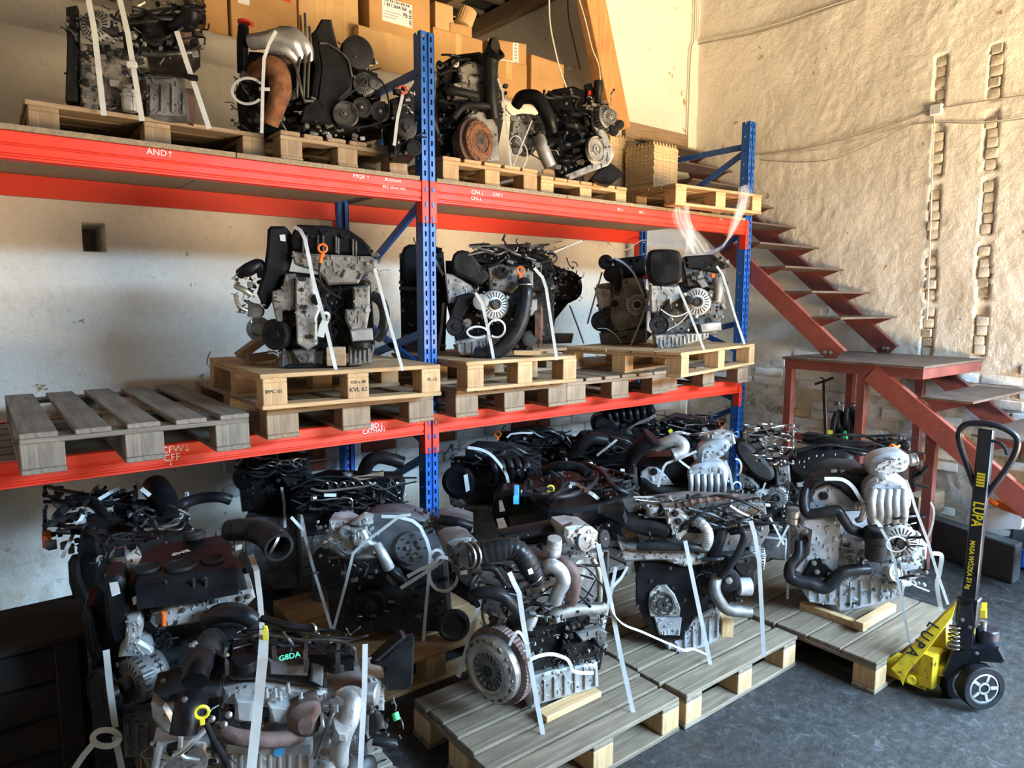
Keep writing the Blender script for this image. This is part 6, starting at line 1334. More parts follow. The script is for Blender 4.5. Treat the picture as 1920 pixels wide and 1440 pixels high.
e.plate('throttle_body', 'alu', [(1450, 225), (1560, 200), (1620, 215), (1630, 270), (1590, 285), (1560, 250), (1460, 250)], -.03, .06, .012); e.tube('oil_hose', 'hose', [(1120, 470, -.03), (1180, 510, -.06), (1300, 525, -.06), (1440, 515, -.05), (1640, 530, -.02)], 22, 12); e.clutter(1090, 490, 1640, 620, 60, (-.02, .05), MX, (6, 18), 1); e.clutter(1420, 200, 1650, 260, 16, (-.04, .02), LT, (5, 12), 2); e.tube('silver_tube', 'alu_bright', [(1290, 600, -.06), (1400, 570, -.08), (1500, 550, -.06)], 16, 10, 4, .2, pitch=.02)
e.strap('pale strap hooked over the finned silver intake engine', [(1415, 308), (1330, 345), (1250, 375), (1228, 420), (1205, 502)], .014, d=-.10, n=2); e.strap('short strap crossing toward the finned silver intake', [(1318, 356), (1345, 378), (1378, 402)], .012, d=-.11); e.strap('strap at the right side of the finned silver intake', [(1570, 360), (1595, 420), (1612, 520)], .014, d=-.12); e.loop('curled strap loop right of the finned silver intake', 1632, 395, 26, 44, .009, -.08, -1.6, 1.8); e.loop('small curled strap end below the finned silver intake', 1635, 500, 22, 24, .008, -.08, -1.8, 3.4)
# grey timing cover engine, shiny wire tangle
e = rear('engine with a long dark grey timing cover and shiny wire tangle', 1760, 620, .45, 55, I_); body(e, [(1640, 420), (1920, 400), (1930, 760), (1680, 760)], 740)
e.plate('timing_cover', 'plastic_dusty', [(1618, 262), (1660, 248), (1720, 285), (1770, 345), (1835, 400), (1845, 455), (1800, 482), (1720, 450), (1660, 370), (1625, 320)], -.03, .08, .02, 2); e.alternator(1850, 560, 62, -.02, None, 1.2, 'alu_dark'); e.disc('pump_hub', 'alu', 1765, 555, 36, -.04, [(1, -.8), (1, 0), (.6, .05), (.5, -.2), (.1, -.2)], None, 20); e.plate('cast_cover', 'alu_dark', [(1640, 420), (1720, 460), (1760, 510), (1700, 520), (1640, 500)], -.01, .1, .012); e.plate('gearcase', 'alu_dark', [(1840, 400), (1920, 380), (1930, 480), (1850, 500)], -.01, .1, .012)
e.clutter(1690, 170, 1930, 380, 80, (.0, .07), ('steel', 'alu', 'iron_black', 'steel_dark', 'plastic'), (4, 12), 1); e.wires(1680, 160, 1940, 380, 30, 4, (-.04, .05), 'steel', 2, 6, 'fuel_pipes', 'r'); e.wires(1660, 160, 1950, 360, 16, 6, (-.03, .05), 'hose', 3, 5, 'wiring_loom', 'r'); e.clutter(1640, 480, 1940, 740, 70, (-.03, .04), MX, (6, 18), 4); e.disc('filler_cup', 'alu_dark', 1700, 185, 34, .05, [(1, -.5), (1, .5), (.8, .6), (.7, .3), (.1, .3)], 'u', 22)
e.strap('thin pale strap below the grey timing cover', [(1790, 480), (1760, 560), (1745, 640)], .01, d=-.08)
e = rear('engine with a big oval black cover behind the silver engine', 520, 1010, .50, 60, N_); body(e, [(330, 860), (860, 830), (880, 1300), (350, 1300)], 1280)
e.plate('oval_cover', 'plastic', [(322, 790), (360, 735), (450, 708), (600, 700), (720, 715), (775, 760), (720, 820), (600, 870), (480, 895), (390, 890), (335, 845)], -.05, .12, .03, 2); e.plate('air_box', 'plastic', [(415, 632), (470, 606), (620, 640), (860, 690), (880, 735), (800, 740), (640, 700), (450, 668)], .03, .2, .02, 1)
for x, y in ((410, 770), (440, 765), (470, 745), (520, 730), (560, 725), (440, 800), (640, 720)): e.tube('cover_sparkle', 'sticker', [(x, y, -.056), (x-3, y+14, -.056)], 1.6, 5, 2)  # short white ticks put on the black cover as painted sparkles
e.disc('breather_cup', 'plastic', 955, 720, 50, .02, [(.8, 0), (.8, 1.2), (1, 1.5), (1, 1.9), (.85, 1.95), (.8, 1.6), (.1, 1.6)], 'u', 24); e.disc('round_cap', 'plastic', 1088, 665, 32, .0, [(1, -.5), (1, 0), (.7, .2), (.2, .25)], None, 20); e.tube('orange_loom', 'orange', [(975, 690, -.02), (1000, 665, -.04), (1030, 680, -.04), (1050, 670, -.02)], 9, 8); e.disc('pulley_mouth', 'iron_black', 340, 960, 46, -.03, [(1, -.6), (1, .2), (.8, .2), (.7, 0), (.1, 0)], None, 20)
e.disc('vent_knob', 'plastic_matte', 745, 820, 52, -.05, [(1, -.5), (1, 0), (.7, .15), (.2, .18)], V((-.5, -.7, .5)), 20, .08); e.clutter(700, 620, 1120, 760, 50, (-.01, .06), DK, (6, 18), 1); e.wires(420, 600, 1120, 720, 12, 6, (-.03, .05), 'hose', 2); e.clutter(320, 880, 480, 1100, 40, (-.03, .04), MX, (6, 18), 3)

# ================================================================== engines on the middle level
ZM = ZL+.144+.15+.002
e = Eng('car_engine', 'engine', 'engine with bright orange dipstick ring and black cover on the middle level', 640, 928, ZM, 26, None, D_)
e.plate('valve_cover', 'plastic', [(552, 205), (565, 165), (592, 122), (760, 128), (880, 150), (960, 205), (1005, 252), (1012, 300), (850, 290), (560, 268)], .0, .22, .012)
for x, y in ((625, 190), (645, 180), (708, 185), (737, 185), (810, 192), (822, 200), (905, 205), (922, 215)): e.tube('cover_bolt', 'steel_dark', [(x, y, -.01), (x+1, y+90, -.01)], 6, 8, 2)
for x, y in ((672, 175), (742, 160), (858, 180)): e.disc('cover_boss', 'plastic_matte', x, y, 26, .0, [(1, -.3), (1, .2), (.8, .25), (.7, .15), (.1, .15)], V((-.2, -.7, .7)), 20)
e.plate('cylinder_head', 'alu_dirty', [(558, 275), (700, 288), (1008, 302), (1040, 325), (1036, 368), (965, 400), (935, 455), (765, 462), (740, 425), (700, 382), (575, 345)], -.02, .18, .010); e.bolts('steel', [(910, 365), (985, 343), (1020, 332), (640, 300), (760, 310)], 9, -.025)
for x, y in ((848, 400), (940, 410)): e.plate('head_port', 'ink', [(x-14, y+18), (x+6, y-26), (x+16, y-18), (x, y+22)], -.024, 0, 0)
e.plate('timing_cover', 'plastic_matte', [(422, 150), (440, 130), (520, 130), (545, 165), (552, 300), (525, 400), (485, 470), (405, 600), (362, 510), (400, 380), (418, 240)], .02, .14, .015); e.sticker([(492, 182), (524, 178), (528, 218), (498, 214)], .014)
e.plate('engine_block', 'iron_black', [(500, 380), (1005, 440), (1020, 640), (1030, 830), (500, 890), (490, 600)], .04, .34)
e.plate('mount_bracket', 'alu', [(582, 420), (688, 418), (692, 500), (722, 600), (700, 650), (702, 800), (645, 830), (590, 795), (582, 640)], -.05, .05, .008); e.bolts('iron', [(618, 490), (632, 612), (612, 430), (630, 430), (650, 755), (620, 586), (640, 586), (672, 755)], 9, -.054)
e.plate('side_bracket', 'alu_dirty', [(448, 500), (505, 478), (525, 398), (580, 398), (582, 605), (505, 610), (505, 672), (475, 672), (448, 560)], -.02, .06, .008); e.plate('foot_casting', 'alu_dark', [(560, 830), (640, 820), (690, 830), (680, 900), (640, 905), (600, 905)], -.04, .05, .01)
e.plate('oil_cooler', 'alu_dirty', [(902, 475), (1000, 462), (1002, 600), (982, 712), (890, 722), (858, 650), (862, 600), (908, 600)], -.05, .06, .012); e.plate('filter_base', 'alu_bright', [(888, 722), (950, 708), (1015, 708), (1020, 775), (900, 785)], -.055, .04, .008); e.disc('filter_cup', 'plastic', 952, 792, 56, -.02, [(.6, -.6), (1, -.4), (1, .1), (.9, .2)], 'u', 24); e.disc('cooler_lug', 'alu_bright', 990, 604, 15, -.055, [(1, 0), (1, .5), (.5, .5)], None, 14)
e.pan([(878, 805), (1030, 795), (1005, 905), (882, 922)], -.01, .2, 'alu_dark', 6); e.pan([(488, 830), (745, 835), (742, 930), (490, 932)], .0, .2, 'alu_dark', 6, 'lower_pan'); e.put('gasket_strip', MB().box(e.P(640, 918, -.01), e.r*.08, e.n*.01, (0, 0, .008), .002), 'iron_black')
e.disc('crank_pulley', 'rubber', 462, 742, 88, .0, [(1, -.5), (1, -.3), (.94, -.28), (.94, -.24), (1, -.2), (1, 0), (.9, .05), (.75, .0), (.4, -.05), (.35, .05)], V((-.85, -.5, 0)), 32)
e.tube('gold_pipe', 'zinc', [(245, 468, .06), (290, 490, .04), (335, 520, .05)], 17, 10); e.tube('gold_pipe', 'zinc', [(245, 520, .06), (262, 580, .04), (310, 610, .05)], 13, 10); e.disc('turbo_housing', 'alu_dark', 352, 605, 42, .04, [(1, -.9), (1, 0), (.7, .1), (.3, .12)], V((-.6, -.7, .3)), 22); e.disc('hub', 'alu_dark', 372, 712, 66, .08, [(1, -.5), (1, 0), (.6, .06), (.5, -.1), (.2, -.1)], V((-.6, -.8, 0)), 26, .03)
e.tube('black_duct', 'plastic', [(270, 400, .08), (320, 375, .05), (380, 350, .06), (400, 420, .06)], [30, 40, 34, 30], 14); e.tube('coolant_hose', 'hose', [(1015, 520, .02), (1065, 560, .0), (1085, 640, .0), (1070, 720, .0), (1040, 765, .02)], 30, 14)
e.dipstick(735, 257, 23, -.05, 'orange'); e.tube('dipstick_stem', 'orange', [(730, 290, -.05), (722, 338, -.045)], [12, 9], 8, 2); e.tube('dipstick_tube', 'hose', [(722, 340, -.045), (715, 400, -.05), (745, 480, -.05), (840, 540, -.04)], 6, 8)
e.disc('side_disc', 'iron_black', 700, 545, 30, -.055, [(1, 0), (1, .3), (.7, .35), (.3, .3)], None, 20)
e.clutter(240, 370, 420, 640, 60, (.03, .1), ('iron_black', 'alu_dark', 'steel_dark', 'zinc', 'plastic'), (6, 18), 1); e.clutter(690, 460, 900, 820, 60, (.0, .06), DK, (7, 18), 2); e.clutter(480, 620, 600, 900, 30, (.0, .05), MX, (7, 18), 3); e.clutter(980, 380, 1060, 520, 16, (.0, .06), MX, (6, 14), 4); e.wires(700, 470, 900, 800, 8, 6, (-.03, .03), 'hose', 1, 5, 'wiring_loom', 'v'); e.clutter(1010, 260, 1050, 330, 8, (-.01, .04), DK, (8, 14), 5)
e.strap('white strap with a knot over the orange dipstick engine', [(575, 135, -.02), (610, 155, -.04), (636, 205, -.05), (660, 320, -.06), (680, 430, -.07), (740, 640, -.09), (812, 950, -.09)], .016); e.strap('white strap at the right of the orange dipstick engine', [(1028, 370), (1075, 540), (1120, 710), (1186, 945)], .014, d=-.05); e.strap('white knot ends hanging from the orange dipstick engine strap', [(755, 655), (735, 700), (722, 755)], .03, d=-.10); e.loop('small white knot loop on the orange dipstick engine', 755, 640, 16, 20, .012, -.105)
e.strap('short thin strap end at the left corner of that engine pallet', [(105, 838, .55), (90, 870, .5), (85, 905, .45), (100, 925, .4)], .008, n=3)
solo('wood_block', MB().box(e.P(812, 862, -.01), e.r*.042, e.n*.04, (0, 0, .042), .003), 'oldwood_x', 'brown wooden block under the front of the orange dipstick engine', 'wood block')
for x, y, rz, lab in ((330, 815, .6, 'leaning'), (385, 868, .1, 'flat')): solo('wood_offcut', MB().box(e.P(x, y, .25), V((math.cos(rz)*.07, 0, math.sin(rz)*.07)), (0, .04, 0), V((-math.sin(rz)*.018, 0, math.cos(rz)*.018)), .003), 'oldwood_x', '%s wood offcut wedged left of the orange dipstick engine' % lab, 'board')
# hidden engine behind the post
e = Eng('car_engine', 'engine', 'dark engine half hidden behind the middle rack post', 60, 700, ZM, 30, None, E_, back=.10)
e.plate('engine_block', 'iron_black', [(-90, 160), (150, 150), (170, 420), (160, 690), (-80, 690)], .05, .36); e.plate('timing_cover', 'plastic_matte', [(-85, 170), (-60, 110), (20, 110), (40, 260), (10, 330), (-60, 330)], .0, .1, .02, 1); e.disc('round_cover', 'plastic_matte', 70, 190, 80, .04, [(1, -.3), (1, 0), (.8, .05)], None, 24)
e.pan([(-70, 600), (130, 600), (120, 700), (-60, 700)], .02, .2, 'alu_dark', 5); e.tube('air_pipe', 'steel_dark', [(-90, 350, .0), (0, 355, -.02), (110, 350, .0)], 12, 10); e.clutter(-90, 110, 150, 400, 40, (.0, .07), DK, (7, 18), 1); e.clutter(-80, 400, 150, 690, 40, (.0, .07), ('alu_dark', 'iron_black', 'plastic'), (7, 18), 2)
e.strap('strap hanging beside the middle post on the hidden engine', [(150, 430, -.02), (140, 560, -.02), (120, 710, -.02)], .016); e.strap('second short strap beside the middle post', [(105, 200, -.02), (150, 280, -.02)], .016)
# alternator engine
e = Eng('car_engine', 'engine', 'engine with large silver alternator and thick black hose on the middle level', 450, 722, ZM, 34, None, E_)
e.plate('engine_block', 'iron_black', [(160, 200), (720, 200), (755, 330), (750, 620), (560, 690), (230, 700), (165, 430)], .07, .40); e.plate('timing_cover', 'plastic_dusty', [(192, 175), (235, 138), (300, 150), (345, 220), (402, 272), (390, 305), (345, 335), (275, 295), (200, 270)], -.02, .1, .015, 1)
e.plate('cast_cover', 'alu', [(158, 268), (200, 275), (300, 335), (330, 375), (260, 400), (220, 430), (175, 435)], .0, .1, .01); e.plate('belt_cover', 'rubber', [(222, 392), (290, 372), (325, 392), (260, 500), (200, 560), (175, 545), (190, 480)], -.04, .03, .01); e.disc('crank_pulley', 'rubber', 218, 560, 54, -.05, [(1, -.5), (1, 0), (.88, .04), (.8, -.1), (.4, -.12), (.35, .0)], None, 28); e.pulley(280, 540, 24, -.05, .5, None, 'steel', 'steel_dark', 2)
e.alternator(432, 440, 82, -.06, V((-.35, -.93, .1)), 1.3, 'alu'); e.disc('alternator_nose', 'alu', 352, 425, 42, -.09, [(1, -.6), (1, 0), (.6, .1), (.3, .1)], V((-.7, -.7, 0)), 20, .06)
e.plate('cylinder_head', 'alu_dirty', [(390, 240), (440, 215), (560, 225), (640, 260), (640, 350), (560, 340), (520, 380), (400, 360)], .0, .12, .010); e.disc('sensor_ring', 'iron_black', 472, 265, 34, -.03, [(1, -.5), (1, 0), (.7, .05), (.6, -.1), (.1, -.1)], None, 22); e.dipstick(570, 252, 19, -.06, 'orange')
e.tube('radiator_hose', 'hose', [(585, 310, -.04), (598, 360, -.07), (595, 430, -.08), (575, 520, -.09), (530, 610, -.09), (460, 685, -.09), (390, 712, -.09), (320, 706, -.08)], [34, 38, 38, 40, 42, 42, 40, 32], 18, 8)
for x, y, a in ((600, 330, V((0, 0, 1))), (592, 460, V((.2, 0, 1))), (345, 708, V((-1, -.2, 0)))): e.disc('hose_clamp', 'steel', x, y, 41, -.075, [(1, -.08), (1.06, -.08), (1.06, .08), (1, .08)], a, 24)
e.pan([(212, 640), (330, 615), (400, 600), (480, 640), (482, 715), (240, 722)], -.01, .2, 'alu', 7); e.blk('silver_box', 'alu_bright', 612, 408, 662, 505, -.05, .0, .01); e.disc('flywheel', 'rust_dark', 690, 545, 96, .02, [(1.1, -.4), (1.1, -.1), (.9, 0), (.5, .03), (.45, -.05), (.1, -.05)], V((.75, -.66, 0)), 34)
e.disc('starter', 'iron_black', 620, 625, 44, -.06, [(1, -1.2), (1, 0), (.8, .08), (.4, .1)], V((-.3, -.9, .1)), 22); e.disc('pump', 'iron_black', 645, 545, 26, -.05, [(1, -1), (1, 0), (.5, .2)], None, 16)
e.clutter(300, 100, 760, 260, 90, (-.03, .05), DK, (6, 16), 1); e.plate('valve_cover', 'plastic', [(285, 160), (400, 112), (560, 108), (650, 130), (740, 190), (760, 260), (640, 265), (400, 240), (330, 200)], .03, .26, .015); e.wires(310, 112, 720, 230, 10, 5, (-.01, .04), 'hose', 2, 6); e.wires(310, 120, 640, 215, 6, 4, (-.02, .02), 'steel', 3, 6, 'fuel_pipes'); e.clutter(280, 300, 540, 640, 60, (-.02, .06), MX, (6, 16), 4); e.clutter(500, 560, 720, 690, 40, (-.04, .04), DK, (6, 18), 5); e.clutter(600, 250, 760, 480, 36, (-.01, .06), DK, (6, 16), 6)
e.tube('bent_pipe', 'hose', [(470, 90, .0), (485, 60, -.02), (478, 85, -.02), (495, 115, -.02)], 5, 6); e.tube('bent_pipe', 'hose', [(720, 160, .0), (755, 165, -.02), (770, 190, -.02), (745, 215, -.02)], 6, 6); e.put('wire_end', MB().tube([e.P(755, 155, .0), e.P(820, 125, .1), e.P(905, 92, .25)], .003, 5), 'cable_white')
e.strap('white strap with a bow over the large silver alternator', [(325, 375), (360, 430), (385, 540), (410, 660), (428, 762)], .016, d=-.15); e.strap('white strap at the right of the large silver alternator engine', [(645, 240), (690, 290), (710, 350), (735, 520), (768, 742)], .016, d=-.10)
e.loop('left bow loop below the large silver alternator', 335, 590, 55, 30, .010, -.16, .4, 5.6); e.loop('right bow loop below the large silver alternator', 440, 570, 46, 48, .010, -.16, -2.2, 3.2)
solo('wood_strip', MB().box(e.P(605, 700, -.02), e.r*.075, e.n*.04, (0, 0, .012), .002), 'pine_x', 'pine strip beside the thick hose of the alternator engine', 'wood strip')
e = Eng('car_engine', 'engine', 'dark engine with a wire tangle standing behind the alternator engine', 830, 640, ZM, 40, None, E_, back=.05)
e.plate('engine_block', 'iron_black', [(690, 230), (870, 280), (880, 360), (840, 420), (760, 520), (740, 640), (690, 640)], .05, .3); e.plate('intake_pipe_mass', 'plastic', [(700, 180), (780, 240), (880, 262), (912, 330), (900, 400), (820, 440), (760, 430), (720, 320)], .0, .16, .03, 1); e.clutter(720, 230, 895, 420, 70, (-.03, .02), DK, (6, 15), 1); e.clutter(780, 280, 910, 430, 20, (-.04, .03), ('steel', 'alu'), (4, 10), 3); e.pan([(690, 600), (860, 600), (850, 650), (690, 655)], .03, .2, 'alu_dark', 4)
e.strap('thin strap hanging right of the wire tangle engine', [(838, 445, .0), (875, 540, .0), (915, 652, .0)], .012)
# two engines on the turned pallet
ZQ = ZL+.144+.15+.002
e = Eng('car_engine', 'engine', 'left engine of the pair on the turned pallet', 1140, 655, ZQ, 44, None, E_)
e.plate('engine_block', 'alu_dark', [(985, 330), (1240, 290), (1270, 420), (1250, 600), (1010, 600)], .05, .34); e.disc('cover_cap', 'plastic', 1035, 207, 40, .0, [(1, -.8), (1, 0), (.8, .08), (.4, .1), (.35, 0), (.1, 0)], None, 24); e.plate('timing_cover', 'plastic', [(1020, 262), (1058, 225), (1120, 228), (1135, 300), (1112, 395), (1082, 395), (1080, 325), (1030, 305)], -.03, .06, .015, 1)
e.plate('valve_cover', 'plastic', [(1070, 190), (1230, 172), (1262, 200), (1262, 285), (1120, 292)], .0, .24, .02); e.plate('cast_side', 'alu_dirty', [(972, 345), (1060, 350), (1082, 440), (1000, 470), (985, 400)], -.01, .08, .012); e.plate('cast_front', 'alu_dirty', [(1085, 300), (1205, 288), (1252, 420), (1232, 560), (1110, 590), (1060, 520), (1070, 400)], -.02, .08, .012)
e.disc('crank_pulley', 'rubber', 1010, 530, 56, -.05, [(1, -.4), (1, 0), (.9, .03), (.8, -.1), (.35, -.12), (.3, .02)], V((-.75, -.65, 0)), 28); e.alternator(1205, 440, 58, -.09, None, 1.1, 'alu'); e.disc('tensioner', 'iron_black', 1085, 435, 20, -.04, [(1, -.4), (1, .1), (.5, .2)], None, 16)
e.pan([(1000, 600), (1240, 565), (1290, 600), (1250, 648), (1010, 660)], -.01, .2, 'alu_dark', 12); e.clutter(990, 290, 1250, 590, 70, (-.02, .05), ('alu_dirty', 'alu_dark', 'iron_black', 'plastic'), (6, 16), 1); e.blk('red_clip', 'red_plastic', 1240, 280, 1265, 300, -.04, -.01, .004); e.clutter(1060, 180, 1250, 250, 16, (-.02, .03), DK, (6, 12), 2)
e.strap('white strap curving over the left engine of the pair', [(1078, 185), (1130, 210), (1185, 265), (1225, 350), (1250, 415)], .014, d=-.06, n=2); e.strap('white strap slanting down between the paired engines', [(1275, 395), (1230, 520), (1172, 662)], .012, d=-.10); e.strap('straight white strap between the paired engines', [(1250, 230), (1275, 340), (1258, 480), (1256, 655)], .009, d=-.08); e.strap('pale strap left of the paired engines', [(1015, 262, .1), (975, 400, .1), (935, 545, .1)], .012); e.strap('thin curled tie at the left pulley of the pair', [(990, 570), (1040, 572), (1090, 605), (1122, 655)], .006, n=4, d=-.09)
e = Eng('car_engine', 'engine', 'right engine of the pair with tall rounded black timing cover', 1430, 675, ZQ, 44, None, E_)
e.plate('engine_block', 'alu_dark', [(1290, 330), (1660, 300), (1690, 420), (1640, 600), (1310, 620)], .05, .36); e.plate('timing_cover', 'plastic', [(1262, 160), (1290, 136), (1420, 136), (1452, 165), (1456, 300), (1405, 335), (1300, 335), (1265, 290)], -.05, .08, .02, 2); e.plate('pump_casting', 'alu', [(1278, 330), (1420, 338), (1455, 400), (1400, 430), (1345, 490), (1282, 482)], -.02, .08, .012)
e.plate('belt_cover', 'rubber', [(1330, 480), (1385, 408), (1392, 500), (1345, 565)], -.05, .0, .01); e.disc('crank_pulley', 'rubber', 1328, 550, 54, -.06, [(1, -.4), (1, 0), (.9, .04), (.8, -.1), (.35, -.1), (.3, .03)], None, 28); e.rad(1328, 550, 54, -.055, 5, 'ink', .6, .13, 'pulley_holes'); e.alternator(1535, 425, 78, -.05, None, 1.1, 'alu'); e.disc('alternator_nose', 'iron_black', 1488, 415, 22, -.10, [(1, -1), (1, .3), (.6, .4)], None, 18)
e.plate('cylinder_head', 'alu_dark', [(1450, 200), (1640, 190), (1690, 260), (1680, 340), (1480, 350)], .02, .2, .012); e.plate('valve_cover', 'plastic', [(1470, 175), (1620, 165), (1690, 220), (1650, 270), (1480, 240)], .0, .22, .012); e.plate('lift_eye', 'alu_dark', [(1540, 260), (1560, 250), (1572, 300), (1600, 340), (1560, 350), (1530, 310)], -.04, -.02, .004); e.blk('orange_clip', 'orange', 1610, 268, 1632, 292, -.05, -.02, .004); e.tube('thermostat_pipe', 'alu_dirty', [(1640, 300, -.03), (1650, 360, -.05), (1640, 420, -.04)], 26, 12)
e.plate('filter_base', 'alu_bright', [(1548, 545), (1665, 533), (1668, 580), (1560, 592)], -.05, .03, .006); e.pan([(1300, 605), (1600, 592), (1592, 622), (1435, 672), (1318, 678)], -.02, .2, 'alu', 14); e.clutter(1300, 330, 1680, 600, 90, (-.02, .05), ('alu', 'alu_dark', 'alu_dirty', 'iron_black'), (6, 16), 1); e.clutter(1460, 170, 1700, 340, 40, (-.04, .03), DK, (6, 15), 2)
e.strap('white strap over the alternator of the right paired engine', [(1428, 338), (1460, 410), (1490, 480), (1530, 580), (1572, 686)], .014, d=-.14); e.strap('white strap at the far right of the paired engines', [(1640, 230), (1670, 270), (1700, 360), (1740, 500), (1792, 655)], .014, d=-.08); e.strap('thin tie looping in front of the right paired engine', [(1335, 465), (1390, 500), (1440, 500), (1485, 480)], .007, n=4, d=-.14); e.strap('thin tie below the alternator of the right paired engine', [(1485, 490), (1440, 540), (1370, 580)], .005, n=4, d=-.14)

# ================================================================== engines on the upper level
ZX = ZD+.132
e = Eng('car_engine', 'engine', 'grey engine with three long straps at the upper left', 600, 520, ZX, 14, None, A_)
e.plate('engine_block', 'alu_dirty', [(345, 190), (545, 215), (660, 230), (660, 520), (350, 470)], .05, .36); e.plate('block_casting', 'alu_dirty', [(350, 250), (450, 240), (540, 260), (555, 490), (360, 475)], .0, .08, .015); e.plate('gear_case', 'alu_dark', [(640, 340), (720, 330), (830, 345), (855, 545), (760, 545), (660, 530)], -.02, .2, .015); e.pan([(650, 350), (820, 350), (845, 530), (670, 520)], -.03, .02, 'alu_dark', 4, 'case_cover')
e.plate('rusty_flange', 'rust_dark', [(812, 390), (880, 400), (872, 565), (825, 560), (800, 470)], .02, .06, .01); e.plate('timing_strip', 'rubber', [(295, 30), (345, 20), (352, 190), (348, 460), (292, 455), (300, 200)], .0, .06, .008); e.alternator(425, 110, 70, -.03, V((-.6, -.8, .1)), 1.4, 'alu'); e.bolts('steel', [(408, 345), (512, 375), (520, 275), (598, 160), (400, 485)], 14, -.02)
e.plate('cylinder_head', 'iron', [(540, 60), (860, 60), (900, 200), (840, 260), (560, 240)], .03, .34); e.tube('black_elbow', 'plastic', [(790, 120, -.02), (850, 90, -.06), (862, 40, -.08)], [40, 42, 44], 18, 8, 0, True); e.plate('brown_shield', 'rust_dark', [(770, 80), (840, 75), (870, 140), (840, 190), (780, 150)], -.05, .02, .02, 1); e.disc('round_cover', 'iron_black', 690, 160, 44, -.03, [(1, -.6), (1, 0), (.7, .08), (.3, .08)], None, 22)
e.disc('oil_filter', 'alu', 585, 490, 38, -.04, [(.8, -.3), (.9, 0), (.9, 1.2), (1, 1.3), (1, 1.6), (.8, 1.7), (.8, 2.1), (.4, 2.2)], 'u', 22); e.tube('orange_hose', 'zinc', [(600, 10, -.04), (620, 25, -.05), (650, 10, -.04)], 8, 8); e.tube('head_pipe', 'steel_dark', [(640, 240, -.03), (740, 245, -.04), (860, 235, -.03)], 14, 10)
e.clutter(340, 190, 660, 500, 80, (-.02, .05), ('alu_dirty', 'alu_dark', 'iron', 'alu_dirty'), (8, 20), 1); e.clutter(480, -10, 910, 260, 110, (-.05, .04), ('iron_black', 'alu_dark', 'iron', 'alu_dirty', 'plastic'), (7, 20), 2); e.wires(500, 0, 920, 240, 16, 6, (-.07, -.01), 'hose', 3, 5, 'wiring_loom', 'r'); e.clutter(300, 20, 360, 200, 12, (-.02, .03), DK, (8, 18), 4)
e.strap('leftmost of the three long straps on the upper left engine', [(395, -20), (425, 140), (445, 320), (468, 520)], .020, d=-.10); e.strap('middle one of the three long straps on the upper left engine', [(535, -20), (575, 150), (605, 330), (640, 545)], .020, d=-.09); e.strap('right one of the three long straps on the upper left engine', [(795, 140), (840, 280), (885, 410), (942, 580)], .020, d=-.09)
for x, y in ((592, 290), (868, 350)): solo('strap_buckle', MB().box(e.P(x, y, -.10), e.r*.02, e.n*.006, V((0, 0, .012)), .004), 'plastic' if x > 700 else 'strap', 'small plastic buckle on the %s strap of the upper left engine' % ('right' if x > 700 else 'middle'), 'buckle')
e = Eng('car_engine', 'engine', 'engine with rusty exhaust and tall black timing cover on the upper level', 1400, 612, ZX, 26, None, A_)
e.plate('engine_block', 'iron_black', [(1120, 230), (1500, 260), (1700, 330), (1720, 560), (1500, 600), (1080, 600), (1060, 420)], .07, .38); e.plate('timing_cover', 'plastic_matte', [(1412, 140), (1445, 82), (1490, 84), (1500, 130), (1520, 210), (1570, 250), (1592, 340), (1580, 405), (1515, 470), (1490, 560), (1350, 545), (1365, 470), (1425, 440), (1440, 300)], -.03, .08, .012); e.disc('cam_cover', 'plastic_matte', 1612, 235, 72, -.01, [(1, -.5), (1, 0), (.9, .05), (.2, .05)], V((-.1, -1, 0)), 30); e.tube('cover_seam', 'alu_dark', [(1440, 195, -.035), (1480, 200, -.037), (1560, 260, -.037), (1585, 345, -.035)], 4, 6)
e.plate('cover_edge', 'plastic', [(1400, 150), (1420, 130), (1445, 300), (1425, 440), (1400, 430), (1415, 300)], -.05, .0, .006)
e.tube('intake_pipe', 'alu_bright', [(1130, 190, .0), (1200, 180, -.04), (1260, 170, -.06), (1320, 200, -.06), (1352, 260, -.03)], [34, 36, 40, 38, 34], 18, 8); e.tube('intake_pipe', 'alu_bright', [(1260, 150, -.02), (1320, 160, -.05), (1370, 210, -.05), (1390, 270, -.02)], [30, 34, 34, 30], 16, 8); e.tube('intake_pipe', 'alu_bright', [(1220, 220, -.03), (1290, 230, -.06), (1340, 280, -.03)], 26, 14)
e.tube('exhaust_elbow', 'rust', [(1150, 345, -.04), (1200, 300, -.08), (1245, 320, -.10), (1262, 390, -.10), (1245, 470, -.09), (1215, 560, -.07)], [34, 46, 50, 48, 42, 36], 18, 8); e.disc('exhaust_flange', 'rust', 1160, 320, 46, -.06, [(1, -.2), (1, .05), (.7, .08), (.6, -.1), (.1, -.1)], V((-.5, -.8, .1)), 22); e.tube('exhaust_branch', 'rust_dark', [(1240, 270, -.03), (1300, 265, -.05), (1360, 260, -.03)], 22, 12)
e.tube('dip_funnel', 'plastic', [(1095, 120, .04), (1092, 200, .03), (1088, 330, .04)], [24, 26, 20], 14, 4); e.disc('red_collar', 'red_plastic', 1098, 105, 28, .04, [(1, 0), (1, .4), (.8, .5)], 'u', 16)
for x0, x1 in ((1372, 1370), (1392, 1388), (1352, 1340)): e.tube('fuel_pipe', 'steel_dark', [(x0, 60+(x0 % 7)*10, -.05), (x0+4, 200, -.06), (x1, 330, -.06), (x1-4, 440, -.05)], 6, 8)
e.tube('bent_pipe', 'steel_dark', [(1280, 250, -.10), (1330, 300, -.11), (1355, 400, -.11), (1370, 450, -.08), (1410, 455, -.06)], 6, 8); e.alternator(1640, 375, 50, -.03, None, 1.2, 'alu_dark')
